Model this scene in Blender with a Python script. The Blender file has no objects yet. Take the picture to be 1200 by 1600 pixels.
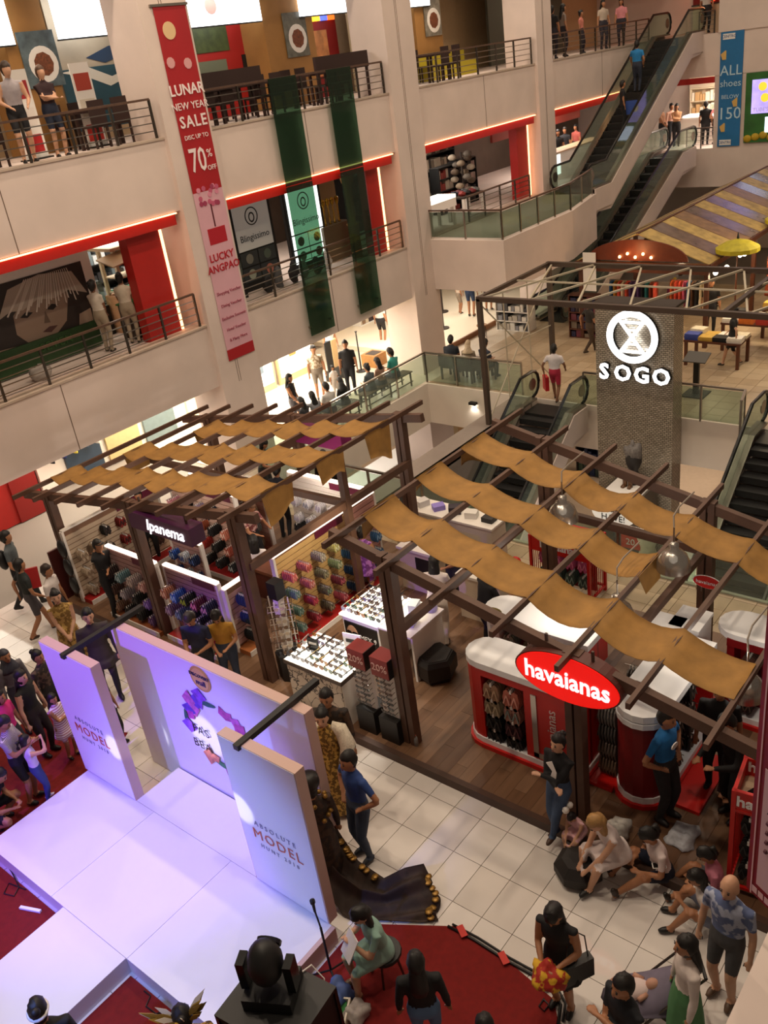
import bpy, math, random
import numpy as np
from mathutils import Vector, Matrix
random.seed(7)
PI = math.pi
SC = bpy.context.scene
COL = SC.collection

# ---------------------------------------------------------------- camera (third-floor balcony, phone tilted)
YAW, PITCH, ROLL, FPX, CAMZ = math.radians(42.4587), math.radians(26.9754), math.radians(-8.38945), 1402.876, 9.2
_fw = np.array([math.cos(YAW)*math.cos(PITCH), math.sin(YAW)*math.cos(PITCH), -math.sin(PITCH)])
_r0 = np.array([math.sin(YAW), -math.cos(YAW), 0.0]); _u0 = np.cross(_r0, _fw)
_rt = math.cos(ROLL)*_r0 + math.sin(ROLL)*_u0; _up = -math.sin(ROLL)*_r0 + math.cos(ROLL)*_u0
cam_d = bpy.data.cameras.new('camera'); cam = bpy.data.objects.new('camera', cam_d); COL.objects.link(cam)
cam_d.sensor_fit = 'HORIZONTAL'; cam_d.sensor_width = 36.0; cam_d.lens = FPX/1200*36.0
cam_d.clip_start = 0.05; cam_d.clip_end = 300
cam.matrix_world = Matrix(((_rt[0], _up[0], -_fw[0], 0), (_rt[1], _up[1], -_fw[1], 0), (_rt[2], _up[2], -_fw[2], CAMZ), (0, 0, 0, 1)))
SC.camera = cam

# ---------------------------------------------------------------- world, ceiling lamps, stage lights, exposure
SC.view_settings.view_transform = 'Standard'; SC.view_settings.look = 'None'
SC.view_settings.gamma = 1.0; SC.view_settings.use_curve_mapping = False
SC.view_settings.exposure = 0.06
SC.cycles.max_bounces = 6; SC.cycles.diffuse_bounces = 3; SC.cycles.glossy_bounces = 3; SC.cycles.transparent_max_bounces = 14
W = bpy.data.worlds.new('hall_glow'); SC.world = W; W.use_nodes = True
W.node_tree.nodes['Background'].inputs[0].default_value = (1.0, 0.80, 0.64, 1)
W.node_tree.nodes['Background'].inputs[1].default_value = 0.13

def light(kind, name, loc, power, color=(1, .85, .7), size=.3, target=None, **kw):
    d = bpy.data.lights.new(name, kind); d.energy = power; d.color = color
    if kind == 'AREA':
        d.shape = kw.get('shape', 'SQUARE'); d.size = size
        if 'size_y' in kw: d.shape = 'RECTANGLE'; d.size_y = kw['size_y']
    else:
        d.shadow_soft_size = size
    if kind == 'SPOT':
        d.spot_size = math.radians(kw.get('angle', 60)); d.spot_blend = kw.get('blend', .3)
    o = bpy.data.objects.new(name, d); COL.objects.link(o); o.location = loc
    if target is not None:
        o.rotation_euler = (Vector(target)-Vector(loc)).to_track_quat('-Z', 'Y').to_euler()
    return o

WARM = (1.0, .80, .60); SOFT = (1.0, .88, .76)
# atrium ceiling downlights, a regular grid high above the hall
for ix in range(5):
    for iy in range(4):
        light('AREA', 'atrium_downlight', (5.0+ix*7.0, 3.4+iy*4.1, 14.6), (240, 195, 118, 115, 105)[ix], WARM, .38, shape='DISK')
# stage wash from the lighting bar over the photographer's gallery side
light('SPOT', 'stage_wash_violet', (-2.5, 9.8, 6.5), 2700, (.26, .09, 1.0), .12, (4.3, 9.6, .9), angle=40, blend=.6)
light('SPOT', 'stage_wash_blue', (-2.0, 6.2, 6.8), 1600, (.17, .30, 1.0), .12, (3.9, 7.8, .3), angle=38, blend=.6)
light('SPOT', 'stage_wash_white', (-1.5, 8.0, 7.2), 190, (.75, .85, 1.0), .12, (3.4, 8.0, .3), angle=44, blend=.7)

# ---------------------------------------------------------------- helpers
def at(px, py, z=0.0):
    d = _rt*((px-600)/FPX) - _up*((py-800)/FPX) + _fw
    t = (z-CAMZ)/d[2]
    return Vector((t*d[0], t*d[1], z))
def at_x(px, py, X):
    d = _rt*((px-600)/FPX) - _up*((py-800)/FPX) + _fw
    t = X/d[0]; return Vector((X, t*d[1], CAMZ+t*d[2]))
def at_y(px, py, Y):
    d = _rt*((px-600)/FPX) - _up*((py-800)/FPX) + _fw
    t = Y/d[1]; return Vector((t*d[0], Y, CAMZ+t*d[2]))

def lin(c):
    if isinstance(c, str):
        c = c.lstrip('#'); c = [int(c[i:i+2], 16)/255 for i in (0, 2, 4)]
    return tuple(x/12.92 if x <= .04045 else ((x+.055)/1.055)**2.4 for x in c[:3])
_mats = {}
def mat(col, rough=.6, metal=0.0, emit=0.0, noise=0.0, scale=8.0, bump=0.0, alpha=1.0, trans=0.0, spec=.5, key=None, stretch=None):
    k = key or (col, rough, metal, emit, noise, scale, bump, alpha, trans, spec, stretch)
    if k in _mats: return _mats[k]
    m = bpy.data.materials.new('mat_%d' % len(_mats)); m.use_nodes = True
    nt = m.node_tree; b = nt.nodes['Principled BSDF']; c = lin(col)+(1,)
    b.inputs['Base Color'].default_value = c; b.inputs['Roughness'].default_value = rough
    b.inputs['Metallic'].default_value = metal; b.inputs['Specular IOR Level'].default_value = spec
    if emit:
        b.inputs['Emission Color'].default_value = c; b.inputs['Emission Strength'].default_value = emit
    if alpha < 1: b.inputs['Alpha'].default_value = alpha
    if trans: b.inputs['Transmission Weight'].default_value = trans
    if noise or bump:
        tc = nt.nodes.new('ShaderNodeNewGeometry'); mp = nt.nodes.new('ShaderNodeMapping'); n = nt.nodes.new('ShaderNodeTexNoise')
        n.inputs['Scale'].default_value = scale; n.inputs['Detail'].default_value = 5
        if stretch: mp.inputs['Scale'].default_value = stretch
        nt.links.new(tc.outputs['Position'], mp.inputs[0]); nt.links.new(mp.outputs[0], n.inputs['Vector'])
        if noise:
            r = nt.nodes.new('ShaderNodeValToRGB')
            r.color_ramp.elements[0].position = .3; r.color_ramp.elements[1].position = .7
            r.color_ramp.elements[0].color = tuple(x*(1-noise) for x in c[:3])+(1,)
            r.color_ramp.elements[1].color = tuple(min(1, x*(1+noise*.6)) for x in c[:3])+(1,)
            nt.links.new(n.outputs['Fac'], r.inputs[0]); nt.links.new(r.outputs[0], b.inputs['Base Color'])
            if emit: nt.links.new(r.outputs[0], b.inputs['Emission Color'])
        if bump:
            bp = nt.nodes.new('ShaderNodeBump'); bp.inputs['Strength'].default_value = bump; bp.inputs['Distance'].default_value = .02
            nt.links.new(n.outputs['Fac'], bp.inputs['Height']); nt.links.new(bp.outputs[0], b.inputs['Normal'])
    _mats[k] = m; return m
def mix_mat(key, build):
    """a material whose colour comes from a small node recipe"""
    if key in _mats: return _mats[key]
    m = bpy.data.materials.new('mat_'+key); m.use_nodes = True
    build(m.node_tree, m.node_tree.nodes['Principled BSDF']); _mats[key] = m; return m
def glass_mat(tint='#cfe0d4', op=.22, rough=.05):
    k = ('glass', tint, op)
    if k in _mats: return _mats[k]
    m = bpy.data.materials.new('glass'); m.use_nodes = True; nt = m.node_tree
    for n in list(nt.nodes):
        if n.type != 'OUTPUT_MATERIAL': nt.nodes.remove(n)
    out = nt.nodes[0]
    tr = nt.nodes.new('ShaderNodeBsdfTransparent'); tr.inputs[0].default_value = lin(tint)+(1,)
    gl = nt.nodes.new('ShaderNodeBsdfGlossy'); gl.inputs['Roughness'].default_value = rough
    df = nt.nodes.new('ShaderNodeBsdfDiffuse'); df.inputs[0].default_value = lin(tint)+(1,)
    m1 = nt.nodes.new('ShaderNodeMixShader'); m1.inputs[0].default_value = op
    m2 = nt.nodes.new('ShaderNodeMixShader')
    lw = nt.nodes.new('ShaderNodeLayerWeight'); lw.inputs[0].default_value = .5
    pw = nt.nodes.new('ShaderNodeMath'); pw.operation = 'POWER'; pw.inputs[1].default_value = 4.0; nt.links.new(lw.outputs['Facing'], pw.inputs[0])
    fr = nt.nodes.new('ShaderNodeMath'); fr.operation = 'MULTIPLY_ADD'; fr.inputs[1].default_value = .45; fr.inputs[2].default_value = .03; nt.links.new(pw.outputs[0], fr.inputs[0])
    nt.links.new(tr.outputs[0], m1.inputs[1]); nt.links.new(df.outputs[0], m1.inputs[2])
    nt.links.new(fr.outputs[0], m2.inputs[0]); nt.links.new(m1.outputs[0], m2.inputs[1]); nt.links.new(gl.outputs[0], m2.inputs[2])
    nt.links.new(m2.outputs[0], out.inputs['Surface']); _mats[k] = m; return m

def tag(o, label=None, cat=None, group=None, kind=None):
    if label: o['label'] = label
    if cat: o['category'] = cat
    if group: o['group'] = group
    if kind: o['kind'] = kind
    return o
def thing(name, label, cat, loc=(0, 0, 0), rz=0.0, group=None, kind=None):
    o = bpy.data.objects.new(name, None); COL.objects.link(o); o.empty_display_size = .1
    o.location = loc; o.rotation_euler = (0, 0, rz)
    return tag(o, label, cat, group, kind)
def put(name, me, parent=None, loc=(0, 0, 0), rot=(0, 0, 0), scale=(1, 1, 1)):
    o = bpy.data.objects.new(name, me); COL.objects.link(o)
    o.location = loc; o.rotation_euler = rot; o.scale = scale
    if parent is not None: o.parent = parent
    return o
_cubes = {}
def cube_mesh(m):
    if m.name not in _cubes:
        b = MB(); b.box((-.5, -.5, -.5), (.5, .5, .5)); _cubes[m.name] = b.mesh('block', m)
    return _cubes[m.name]
def block(name, m, parent, lo, hi, world=True, rot=(0, 0, 0)):
    """an axis-aligned piece between two corners, sharing one mesh per material"""
    lo = Vector(lo); hi = Vector(hi); c = (lo+hi)/2; s = hi-lo
    if world and parent is not None: c = c-parent.location
    return put(name, cube_mesh(m), parent, c, rot, tuple(abs(x) for x in s))
def bar(name, m, parent, a, b, w, h=None, world=True):
    """a straight square bar from a to b, its own object"""
    a = Vector(a); b = Vector(b); d = b-a; L = d.length
    q = d.to_track_quat('X', 'Z'); c = (a+b)/2
    if world and parent is not None: c = c-parent.location
    return put(name, cube_mesh(m), parent, c, q.to_euler(), (L, w, h or w))

class MB:
    def __init__(s): s.v = []; s.f = []; s.m = []; s.mi = 0; s.smooth = False; s.sm = []
    def _add(s, vs, fs):
        o = len(s.v); s.v += [tuple(p) for p in vs]
        for f in fs: s.f.append([i+o for i in f]); s.m.append(s.mi); s.sm.append(s.smooth)
        return s
    def box(s, a, b, rz=0, piv=None):
        x0, y0, z0 = a; x1, y1, z1 = b
        vs = [(x0, y0, z0), (x1, y0, z0), (x1, y1, z0), (x0, y1, z0), (x0, y0, z1), (x1, y0, z1), (x1, y1, z1), (x0, y1, z1)]
        if rz:
            px, py = piv or ((x0+x1)/2, (y0+y1)/2); c, sn = math.cos(rz), math.sin(rz)
            vs = [(px+(x-px)*c-(y-py)*sn, py+(x-px)*sn+(y-py)*c, z) for x, y, z in vs]
        return s._add(vs, [(0, 3, 2, 1), (4, 5, 6, 7), (0, 1, 5, 4), (1, 2, 6, 5), (2, 3, 7, 6), (3, 0, 4, 7)])
    def prism(s, poly, z0, z1):
        n = len(poly)
        vs = [(x, y, z0) for x, y in poly]+[(x, y, z1) for x, y in poly]
        return s._add(vs, [tuple(reversed(range(n))), tuple(range(n, 2*n))]+[(i, (i+1) % n, n+(i+1) % n, n+i) for i in range(n)])
    def slab(s, pts, off):
        """closed plate from a planar outline pts, thickened by vector off"""
        off = Vector(off); n = len(pts); vs = [Vector(p) for p in pts]; vs += [p+off for p in vs]
        return s._add(vs, [tuple(reversed(range(n))), tuple(range(n, 2*n))]+[(i, (i+1) % n, n+(i+1) % n, n+i) for i in range(n)])
    def rings(s, rings, cap=True):
        n = len(rings[0]); vs = [p for r in rings for p in r]; fs = []
        for k in range(len(rings)-1):
            for i in range(n):
                j = (i+1) % n; fs.append((k*n+i, k*n+j, (k+1)*n+j, (k+1)*n+i))
        if cap: fs.append(tuple(reversed(range(n)))); fs.append(tuple(range((len(rings)-1)*n, len(rings)*n)))
        return s._add(vs, fs)
    def tube(s, pts, r, n=6, cap=True):
        pts = [Vector(p) for p in pts]; rs = r if isinstance(r, (list, tuple)) else [r]*len(pts)
        out = []; ref = None
        for i, p in enumerate(pts):
            d = (pts[min(i+1, len(pts)-1)]-pts[max(i-1, 0)])
            if d.length < 1e-9: d = Vector((0, 0, 1))
            d.normalize()
            if ref is None:
                ref = Vector((0, 0, 1)) if abs(d.z) < .9 else Vector((1, 0, 0))
            u = d.cross(ref)
            if u.length < 1e-4: u = d.orthogonal()
            u.normalize(); w = d.cross(u).normalized(); ref = w.cross(d) if False else ref
            out.append([p+rs[i]*(math.cos(2*PI*k/n)*u+math.sin(2*PI*k/n)*w) for k in range(n)])
        return s.rings(out, cap)
    def lathe(s, prof, c=(0, 0, 0), n=12, cap=True):
        c = Vector(c)
        return s.rings([[c+Vector((r*math.cos(2*PI*k/n), r*math.sin(2*PI*k/n), z)) for k in range(n)] for r, z in prof], cap)
    def ball(s, c, r, n=8, k=6, fn=None):
        c = Vector(c); r = r if isinstance(r, (tuple, list)) else (r, r, r); rings = []
        for i in range(k+1):
            a = -PI/2+PI*i/k; ca = max(math.cos(a), .03)
            rings.append([c+Vector((r[0]*ca*math.cos(2*PI*j/n), r[1]*ca*math.sin(2*PI*j/n), r[2]*math.sin(a))) for j in range(n)])
        if fn: rings = [[fn(p) for p in q] for q in rings]
        return s.rings(rings)
    def quad(s, a, b, c, d): return s._add([a, b, c, d], [(0, 1, 2, 3)])
    def grid(s, fn, nu, nv, thick=None):
        """fn(u,v)->point on a sheet; thick: vector offset for a second skin"""
        P = [[Vector(fn(i/nu, j/nv)) for j in range(nv+1)] for i in range(nu+1)]
        w = nv+1; vs = [p for r in P for p in r]
        fs = [(i*w+j, i*w+j+1, (i+1)*w+j+1, (i+1)*w+j) for i in range(nu) for j in range(nv)]
        s._add(vs, fs)
        if thick is not None:
            t = Vector(thick); s._add([p+t for p in vs], [tuple(reversed(f)) for f in fs])
            n = len(vs); o = len(s.v)-2*n
            edge = [i*w for i in range(nu+1)]+[nu*w+j for j in range(1, nv+1)]+[i*w+nv for i in range(nu-1, -1, -1)]+[j for j in range(nv-1, 0, -1)]
            for a, b in zip(edge, edge[1:]+edge[:1]): s.f.append([o+b, o+a, o+n+a, o+n+b]); s.m.append(s.mi); s.sm.append(s.smooth)
        return s
    def mesh(s, name, mats):
        me = bpy.data.meshes.new(name); me.from_pydata(s.v, [], s.f)
        for m in (mats if isinstance(mats, (list, tuple)) else [mats]): me.materials.append(m)
        if any(s.m): me.polygons.foreach_set('material_index', s.m)
        if any(s.sm): me.polygons.foreach_set('use_smooth', s.sm)
        me.update(); return me
    def build(s, name, mats, parent=None, loc=(0, 0, 0), rot=(0, 0, 0), world=False):
        if world and parent is not None:
            l = parent.location; s.v = [(x-l.x, y-l.y, z-l.z) for x, y, z in s.v]
        return put(name, s.mesh(name, mats), parent, loc, rot)

def copy_tree(o, parent=None):
    c = o.copy(); COL.objects.link(c); c.parent = parent
    for ch in o.children: copy_tree(ch, c)
    return c

_texts = []
def text(name, s, size, origin, right, up, m, parent=None, ext=.004, align='CENTER', bold=0.0, shear=0.0, spacing=1.0, sx=1.0):
    """flat lettering standing on a surface; right/up give the surface directions (world or parent-local)"""
    cu = bpy.data.curves.new(name, 'FONT'); cu.body = s; cu.size = size; cu.extrude = ext; cu.align_x = align; cu.align_y = 'CENTER'
    cu.offset = bold; cu.shear = shear; cu.space_character = spacing; cu.resolution_u = 2; cu.space_line = .9
    o = bpy.data.objects.new(name+'_source', cu); COL.objects.link(o)
    r = Vector(right).normalized(); u = Vector(up); u = (u-r*u.dot(r)).normalized(); n = r.cross(u)
    mw = Matrix(((r.x*sx, u.x, n.x, origin[0]), (r.y*sx, u.y, n.y, origin[1]), (r.z*sx, u.z, n.z, origin[2]), (0, 0, 0, 1)))
    _texts.append((name, o, mw, m, parent))
def flush_texts():
    bpy.context.view_layer.update(); dg = bpy.context.evaluated_depsgraph_get()
    for name, o, mw, m, parent in _texts:
        me = bpy.data.meshes.new_from_object(o.evaluated_get(dg)); me.materials.clear(); me.materials.append(m)
        t = put(name, me, parent); t.matrix_local = mw
    for name, o, mw, m, parent in _texts:
        cu = o.data; bpy.data.objects.remove(o); bpy.data.curves.remove(cu)
    _texts.clear()

# ---------------------------------------------------------------- shared materials
M_WALL = mat('#dccbc1', .75, noise=.07, scale=1.1, bump=.12)
M_WALL2 = mat('#e3d8cb', .7, noise=.05, scale=1.5)
M_WHITE = mat('#ece8e2', .5)
M_SOFFIT = mat('#d9cfc2', .8)
M_STEEL = mat('#a8a096', .28, metal=1.0)
M_RAILWOOD = mat('#5a4336', .4, noise=.2, scale=12)
M_DARKSTEEL = mat('#5d5750', .35, metal=.9)
M_RED = mat('#b3201a', .45, noise=.05)
M_LED = mat('#ffb27a', .5, emit=4.2)
M_LEDW = mat('#fff1dc', .5, emit=5.0)
M_SIGNW = mat('#f7fbff', .4, emit=2.6)
M_BLACK = mat('#121212', .5)
M_BLACKG = mat('#0d0d0e', .2)
M_GLASS = glass_mat('#dfeae2', .07)
M_GLASSG = glass_mat('#b4c0b6', .05)
M_FLOORBASE = mat('#8d8378', .6)
M_TILE = mat('#e2dcd6', .05, noise=.06, scale=1.3, spec=.55)
M_TILE2 = mat('#d8d1ca', .06, noise=.07, scale=1.1, spec=.55)
M_BEIGE = mat('#b8a488', .35, noise=.08, scale=3)
M_BEIGE2 = mat('#ad987c', .35, noise=.08, scale=3)
M_GROUT = mat('#6f6353', .8)
M_GALLERY = mat('#d8cbb9', .22, noise=.04, scale=2)
M_DIM = mat('#3a2f28', .7)
M_SKIRT = mat('#6b5647', .6)

L2, L3, L4 = 3.95, 8.12, 12.3
YF = 17.0

def struct(name, bm, m, parent=None, label=None, **kw):
    o = bm.build(name, m, parent, **kw)
    if parent is None: o['kind'] = 'structure'
    if label: o['label'] = label
    return o

# ---------------------------------------------------------------- ground floor with the stairwell opening
fl = MB()
fl.box((-4, -6, -.3), (13.45, 27, -.02)); fl.box((13.45, 16.35, -.3), (46, 27, -.02)); fl.box((20.65, -8, -.3), (46, 16.35, -.02))
fl.box((13.45, 12.62, -.3), (20.65, 13.2, .02))
FLOOR = struct('floor', fl, M_FLOORBASE, label='ground floor of the hall around the stairwell opening')
FLOOR['category'] = 'floor'
def tile_field(x0, x1, y0, y1, tx, ty, mats, limit, name='tile', gap=.008, skip=None, z0=-.02, z1=0.0, order=None):
    cells = []
    nx = int(math.ceil((x1-x0)/tx)); ny = int(math.ceil((y1-y0)/ty))
    for i in range(nx):
        for j in range(ny):
            a, b = x0+i*tx, y0+j*ty; c, d = min(a+tx, x1), min(b+ty, y1)
            if skip and skip((a+c)/2, (b+d)/2): continue
            cells.append(((a+c)/2, (b+d)/2, c-a-gap, d-b-gap))
    cells.sort(key=lambda q: (q[0]**2+q[1]**2))
    big, rest = cells[:limit], cells[limit:]
    for k, (cx, cy, sx, sy) in enumerate(big):
        put(name, cube_mesh(mats[(k*7+k//3) % len(mats)]), FLOOR, (cx, cy, (z0+z1)/2), (0, 0, 0), (sx, sy, z1-z0))
    if rest:
        b = MB()
        for k, (cx, cy, sx, sy) in enumerate(rest):
            b.mi = (k*5) % len(mats); b.box((cx-sx/2, cy-sy/2, z0), (cx+sx/2, cy+sy/2, z1))
        o = b.build(name+'_field', mats, FLOOR); o['kind'] = 'stuff'
# polished white tiles in front of the stalls (only where the stage and carpets do not cover them)
def sk(x, y):
    if 2.9 < x < 4.2 and 6.2 < y < 10.6: return True
    if x > 7.35 and y < 15.9: return True
    p = Vector((x, y, -CAMZ)); 
    return x < 1.7
tile_field(.6, 13.45, 1.2, 17.0, .63, .42, (M_TILE, M_TILE2, M_TILE), 290, skip=sk)
tile_field(12.15, 13.45, -2, 15.9, .40, .40, (M_BEIGE, M_BEIGE2), 160, name='beige_tile', skip=lambda x, y: y > 15.6)
tile_field(20.65, 33, 2, 16.35, .45, .45, (M_BEIGE, M_BEIGE2), 140, name='beige_tile')
tile_field(13.45, 38, 16.35, 22.5, .6, .6, (M_GALLERY,), 60, name='gallery_tile', gap=.004)

# bulkheads round the opening and the lower floor
bw = MB(); bw.box((13.45, 16.28, -1.25), (20.65, 16.345, .03)); bw.box((20.58, -8, -1.25), (20.645, 16.28, .03)); bw.box((13.455, -8, -1.25), (13.52, 16.28, .03))
struct('wall_stairwell', bw, M_WALL2, label='white bulkhead below the glass balustrade of the stairwell')
bs = MB(); bs.box((8, -10, -4.4), (40, 27, -4.2))
LOWFLOOR = struct('floor_lower', bs, mat('#a58d74', .3, noise=.05), label='lower floor seen down the stairwell')
bb = MB(); bb.box((13, 23, -4.2), (40, 23.2, -.3)); bb.box((32, -10, -4.2), (32.2, 23, -.3)); bb.box((8, 23, -4.2), (13, 23.2, -.3))
struct('wall_lower', bb, mat('#cdb99c', .7, noise=.05), label='far walls of the lower floor')
light('AREA', 'lower_floor_lamp', (18, 19.4, -.5), 190, SOFT, 3.0, (18, 19.4, -4))
light('AREA', 'lower_floor_lamp', (24.5, 19.4, -.5), 170, SOFT, 3.0, (24.5, 19.4, -4))
light('AREA', 'lower_floor_lamp', (25, 9.5, -.5), 240, SOFT, 3.5, (25, 9.5, -4))
light('AREA', 'lower_floor_lamp', (16.2, 8, -.45), 110, SOFT, 1.6, (16.2, 8, -4))

# ---------------------------------------------------------------- far-left facade: slabs, fascias, columns
for z, nm in ((L2, 'second'), (L3, 'third')):
    s = MB()
    s.box((-4, YF, z-1.5), (46, YF+.28, z)); s.box((-4, YF+.28, z-.3), (46, 27, z))
    o = struct('wall_left', s, M_WALL, label='plain cream parapet band and slab of the %s floor' % nm)
    # thin joints between the plaster panels
    cap = MB(); cap.box((-4, YF-.03, z-.01), (46, YF+.3, z+.035)); cap.build('ledge', mat('#b9a797', .6, noise=.15, scale=3), o)
    for x in (9.25, 17.8, 26.0, 34.0):
        block('joint', M_SKIRT, o, (x, YF-.004, z-1.5), (x+.018, YF+.01, z))
sf = MB(); sf.box((-4, 17.28, 2.42), (46, 27, 2.46)); sf.box((-4, 17.28, 6.6), (46, 27, 6.64)); sf.box((-4, 17.28, 11.5), (46, 27, 11.6))
struct('ceiling', sf, M_SOFFIT, label='gallery ceilings behind the parapets')
for i, (x0, x1) in enumerate(((13.33, 14.62), (21.24, 22.5), (29.13, 30.15))):
    c = MB(); c.box((x0, YF-.12, -.02), (x1, YF+1.1, 12.4)); 
    c.box((x0+.02, YF-.12, -4.2), (x1-.02, YF+1.1, -.3))
    o = struct('column', c, M_WALL, label='square cream column, number %d along the parapet wall' % (i+1))
    for dx in (.42, .47):
        block('joint', M_SKIRT, o, (x0+(x1-x0)*dx, YF-.124, 2.4), (x0+(x1-x0)*dx+.012, YF-.118, 11.5))
# back walls of the galleries
bk = MB(); bk.box((-4, 23.0, 0), (46, 23.2, 2.45)); bk.box((-4, 21.5, L3), (46, 21.7, 11.6))
struct('wall_gallery_back', bk, mat('#c9ac85', .7, noise=.05), label='back walls of the ground and top galleries')
bk = MB(); bk.box((-4, 22.6, L2), (46, 22.8, 6.6)); struct('wall_shop_back', bk, mat('#54453a', .7, noise=.15, scale=2), label='dark back wall of the second-floor shops')
# far end wall (X = 38.6) with its bands
e = MB()
for z in (L2, L3): e.box((38.6, -10, z-1.5), (38.9, 17.0, z)); e.box((38.9, -10, z-.3), (46, 17.0, z))
e.box((38.62, 12.2, L2), (38.88, 14.5, L3-1.5)); e.box((38.55, 12.35, L3), (38.88, 14.4, 12.4)); e.box((38.6, -10, L3), (38.75, 12.0, 8.9))
e.box((38.6, -10, 0), (38.9, 13.0, 2.44)); e.box((42.6, -10, 0), (42.8, 23, 12.4))
WFAR = struct('wall_far', e, M_WALL, label='cream end wall of the hall behind the escalators')
es = MB(); es.box((38.9, -10, 6.6), (46, 17, 6.64)); es.box((38.9, -10, 11.5), (46, 17, 11.6)); es.box((38.9, -10, 2.42), (46, 17, 2.46))
struct('ceiling_far', es, M_SOFFIT, label='gallery ceilings behind the end wall')
# photographer-side parapet of the second floor, lower corner of the view
nr = MB(); nr.box((-3, -3, 2.45), (6.5, 1.02, L2))
struct('wall_near', nr, M_WALL, label='cream parapet top close below the photographer')

# red portals with light strips round the shop openings of the second floor
for i, (x0, x1, post) in enumerate(((-3, 13.2, (11.95, 12.85)), (14.7, 21.1, (20.2, 20.75)), (22.6, 29.0, (28.25, 28.95)), (30.2, 38.4, None))):
    t = thing('shop_portal', ('red shop portal with light strip beside the first column', 'red shop portal with light strip behind the green glass strips',
              'red shop portal with light strip above the sunglass shop', 'red shop portal with light strip behind the tall escalator')[i], 'portal', (x0, YF, L2))
    block('lintel', M_RED, t, (x0, YF+.05, 6.34), (x1, YF+.5, 6.575))
    block('light_strip', M_LED, t, (x0, YF-.03, 6.578), (x1, YF+.02, 6.605))
    if post:
        block('post', M_RED, t, (post[0], YF+.32, L2), (post[1], YF+.62, 6.57))
        block('light_strip', M_LED, t, (post[1]+.02, YF+.30, L2+.05), (post[1]+.07, YF+.34, 6.58))

# ---------------------------------------------------------------- railings
def railing(name, label, pts, z, h=.78, rails=4, glass=False, post_every=1.3, wood=True, ext=0.0):
    p0 = Vector((pts[0][0], pts[0][1], z))
    t = thing(name, label, 'railing', p0)
    for a, b in zip(pts, pts[1:]):
        a = Vector((a[0], a[1], z)); b = Vector((b[0], b[1], z)); L = (b-a).length; n = max(1, round(L/post_every))
        for k in range(n+1):
            p = a.lerp(b, k/n); bar('post', M_DARKSTEEL if not glass else M_STEEL, t, p, p+Vector((0, 0, h)), .045)
        bar('handrail', M_RAILWOOD if wood else M_STEEL, t, a+Vector((0, 0, h)), b+Vector((0, 0, h)), .06, .045)
        if glass:
            for k in range(n):
                p = a.lerp(b, (k+.03)/n); q = a.lerp(b, (k+.97)/n)
                bar('glass_pane', M_GLASS if not wood else M_GLASSG, t, p+Vector((0, 0, h*.5)), q+Vector((0, 0, h*.5)), .014, h*.88)
        else:
            for k in range(rails):
                zz = h*(k+1)/(rails+1); bar('rail', M_STEEL, t, a+Vector((0, 0, zz)), b+Vector((0, 0, zz)), .02)
    return t
railing('railing', 'steel railing with wooden handrail before the black and white hair poster', [(6.0, 17.06), (13.2, 17.06)], L2+.03, post_every=1.05)
railing('railing', 'steel railing with wooden handrail crossed by the green glass strips on the second floor', [(14.7, 17.06), (21.15, 17.06)], L2+.03, post_every=1.05)
railing('railing', 'steel railing with wooden handrail the two onlookers lean on', [(6.0, 17.06), (13.2, 17.06)], L3+.03, post_every=1.05)
railing('railing', 'steel railing with wooden handrail before the dark restaurant tables', [(14.7, 17.06), (21.15, 17.06)], L3+.03, post_every=1.05)
railing('railing', 'steel railing with wooden handrail between the second and third columns, top floor', [(22.6, 17.06), (29.05, 17.06)], L3+.03, post_every=1.05)
railing('railing', 'steel railing with wooden handrail before five standing people, top floor', [(30.2, 17.06), (38.2, 17.06)], L3+.03, post_every=1.1)
railing('railing', 'short steel railing at the head of the tall escalator', [(38.65, 14.6), (38.65, 15.2)], L3, post_every=.6)
railing('railing', 'short steel railing beside the blue hanging banner', [(38.65, 14.4), (38.65, 15.6)], L2, post_every=.6)
railing('railing', 'steel railing across the shop front behind the balcony', [(24.6, 17.0), (28.4, 17.0)], L2+.03, post_every=.95)
# second-floor balcony in front of the sunglass shop
bal = MB(); bal.box((22.3, 14.3, L2-1.5), (26.4, 17.0, L2)); bal.prism([(26.4, 14.3), (29.2, 14.9), (29.2, 17.0), (26.4, 17.0)], L2-1.5, L2)
struct('wall_balcony', bal, M_WALL, label='cream balcony front jutting out before the sunglass shop')
railing('railing', 'glass and steel balustrade on the jutting balcony', [(22.36, 16.9), (22.36, 14.36), (26.4, 14.36), (29.0, 14.95)], L2+.02, h=.82, glass=True, post_every=1.1)
# glass balustrades of the stairwell
railing('glass_balustrade', 'long glass balustrade behind the bench sitters', [(13.5, 16.4), (20.75, 16.4)], 0, h=.95, glass=True, post_every=1.45, wood=False)
railing('glass_balustrade', 'glass balustrade before the two chairs at the far side of the stairwell', [(20.75, 16.4), (20.75, 13.0)], 0, h=.95, glass=True, post_every=1.2, wood=False)
railing('glass_balustrade', 'glass balustrade behind the tall sign pillar', [(20.6, 11.0), (20.6, 6.75), (19.9, 6.6)], 0, h=.95, glass=True, post_every=1.2, wood=False)
railing('glass_balustrade', 'glass balustrade along the beige tiles behind the stalls', [(13.4, 15.6), (13.4, -1.0)], 0, h=.95, glass=True, post_every=1.45, wood=False)

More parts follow.
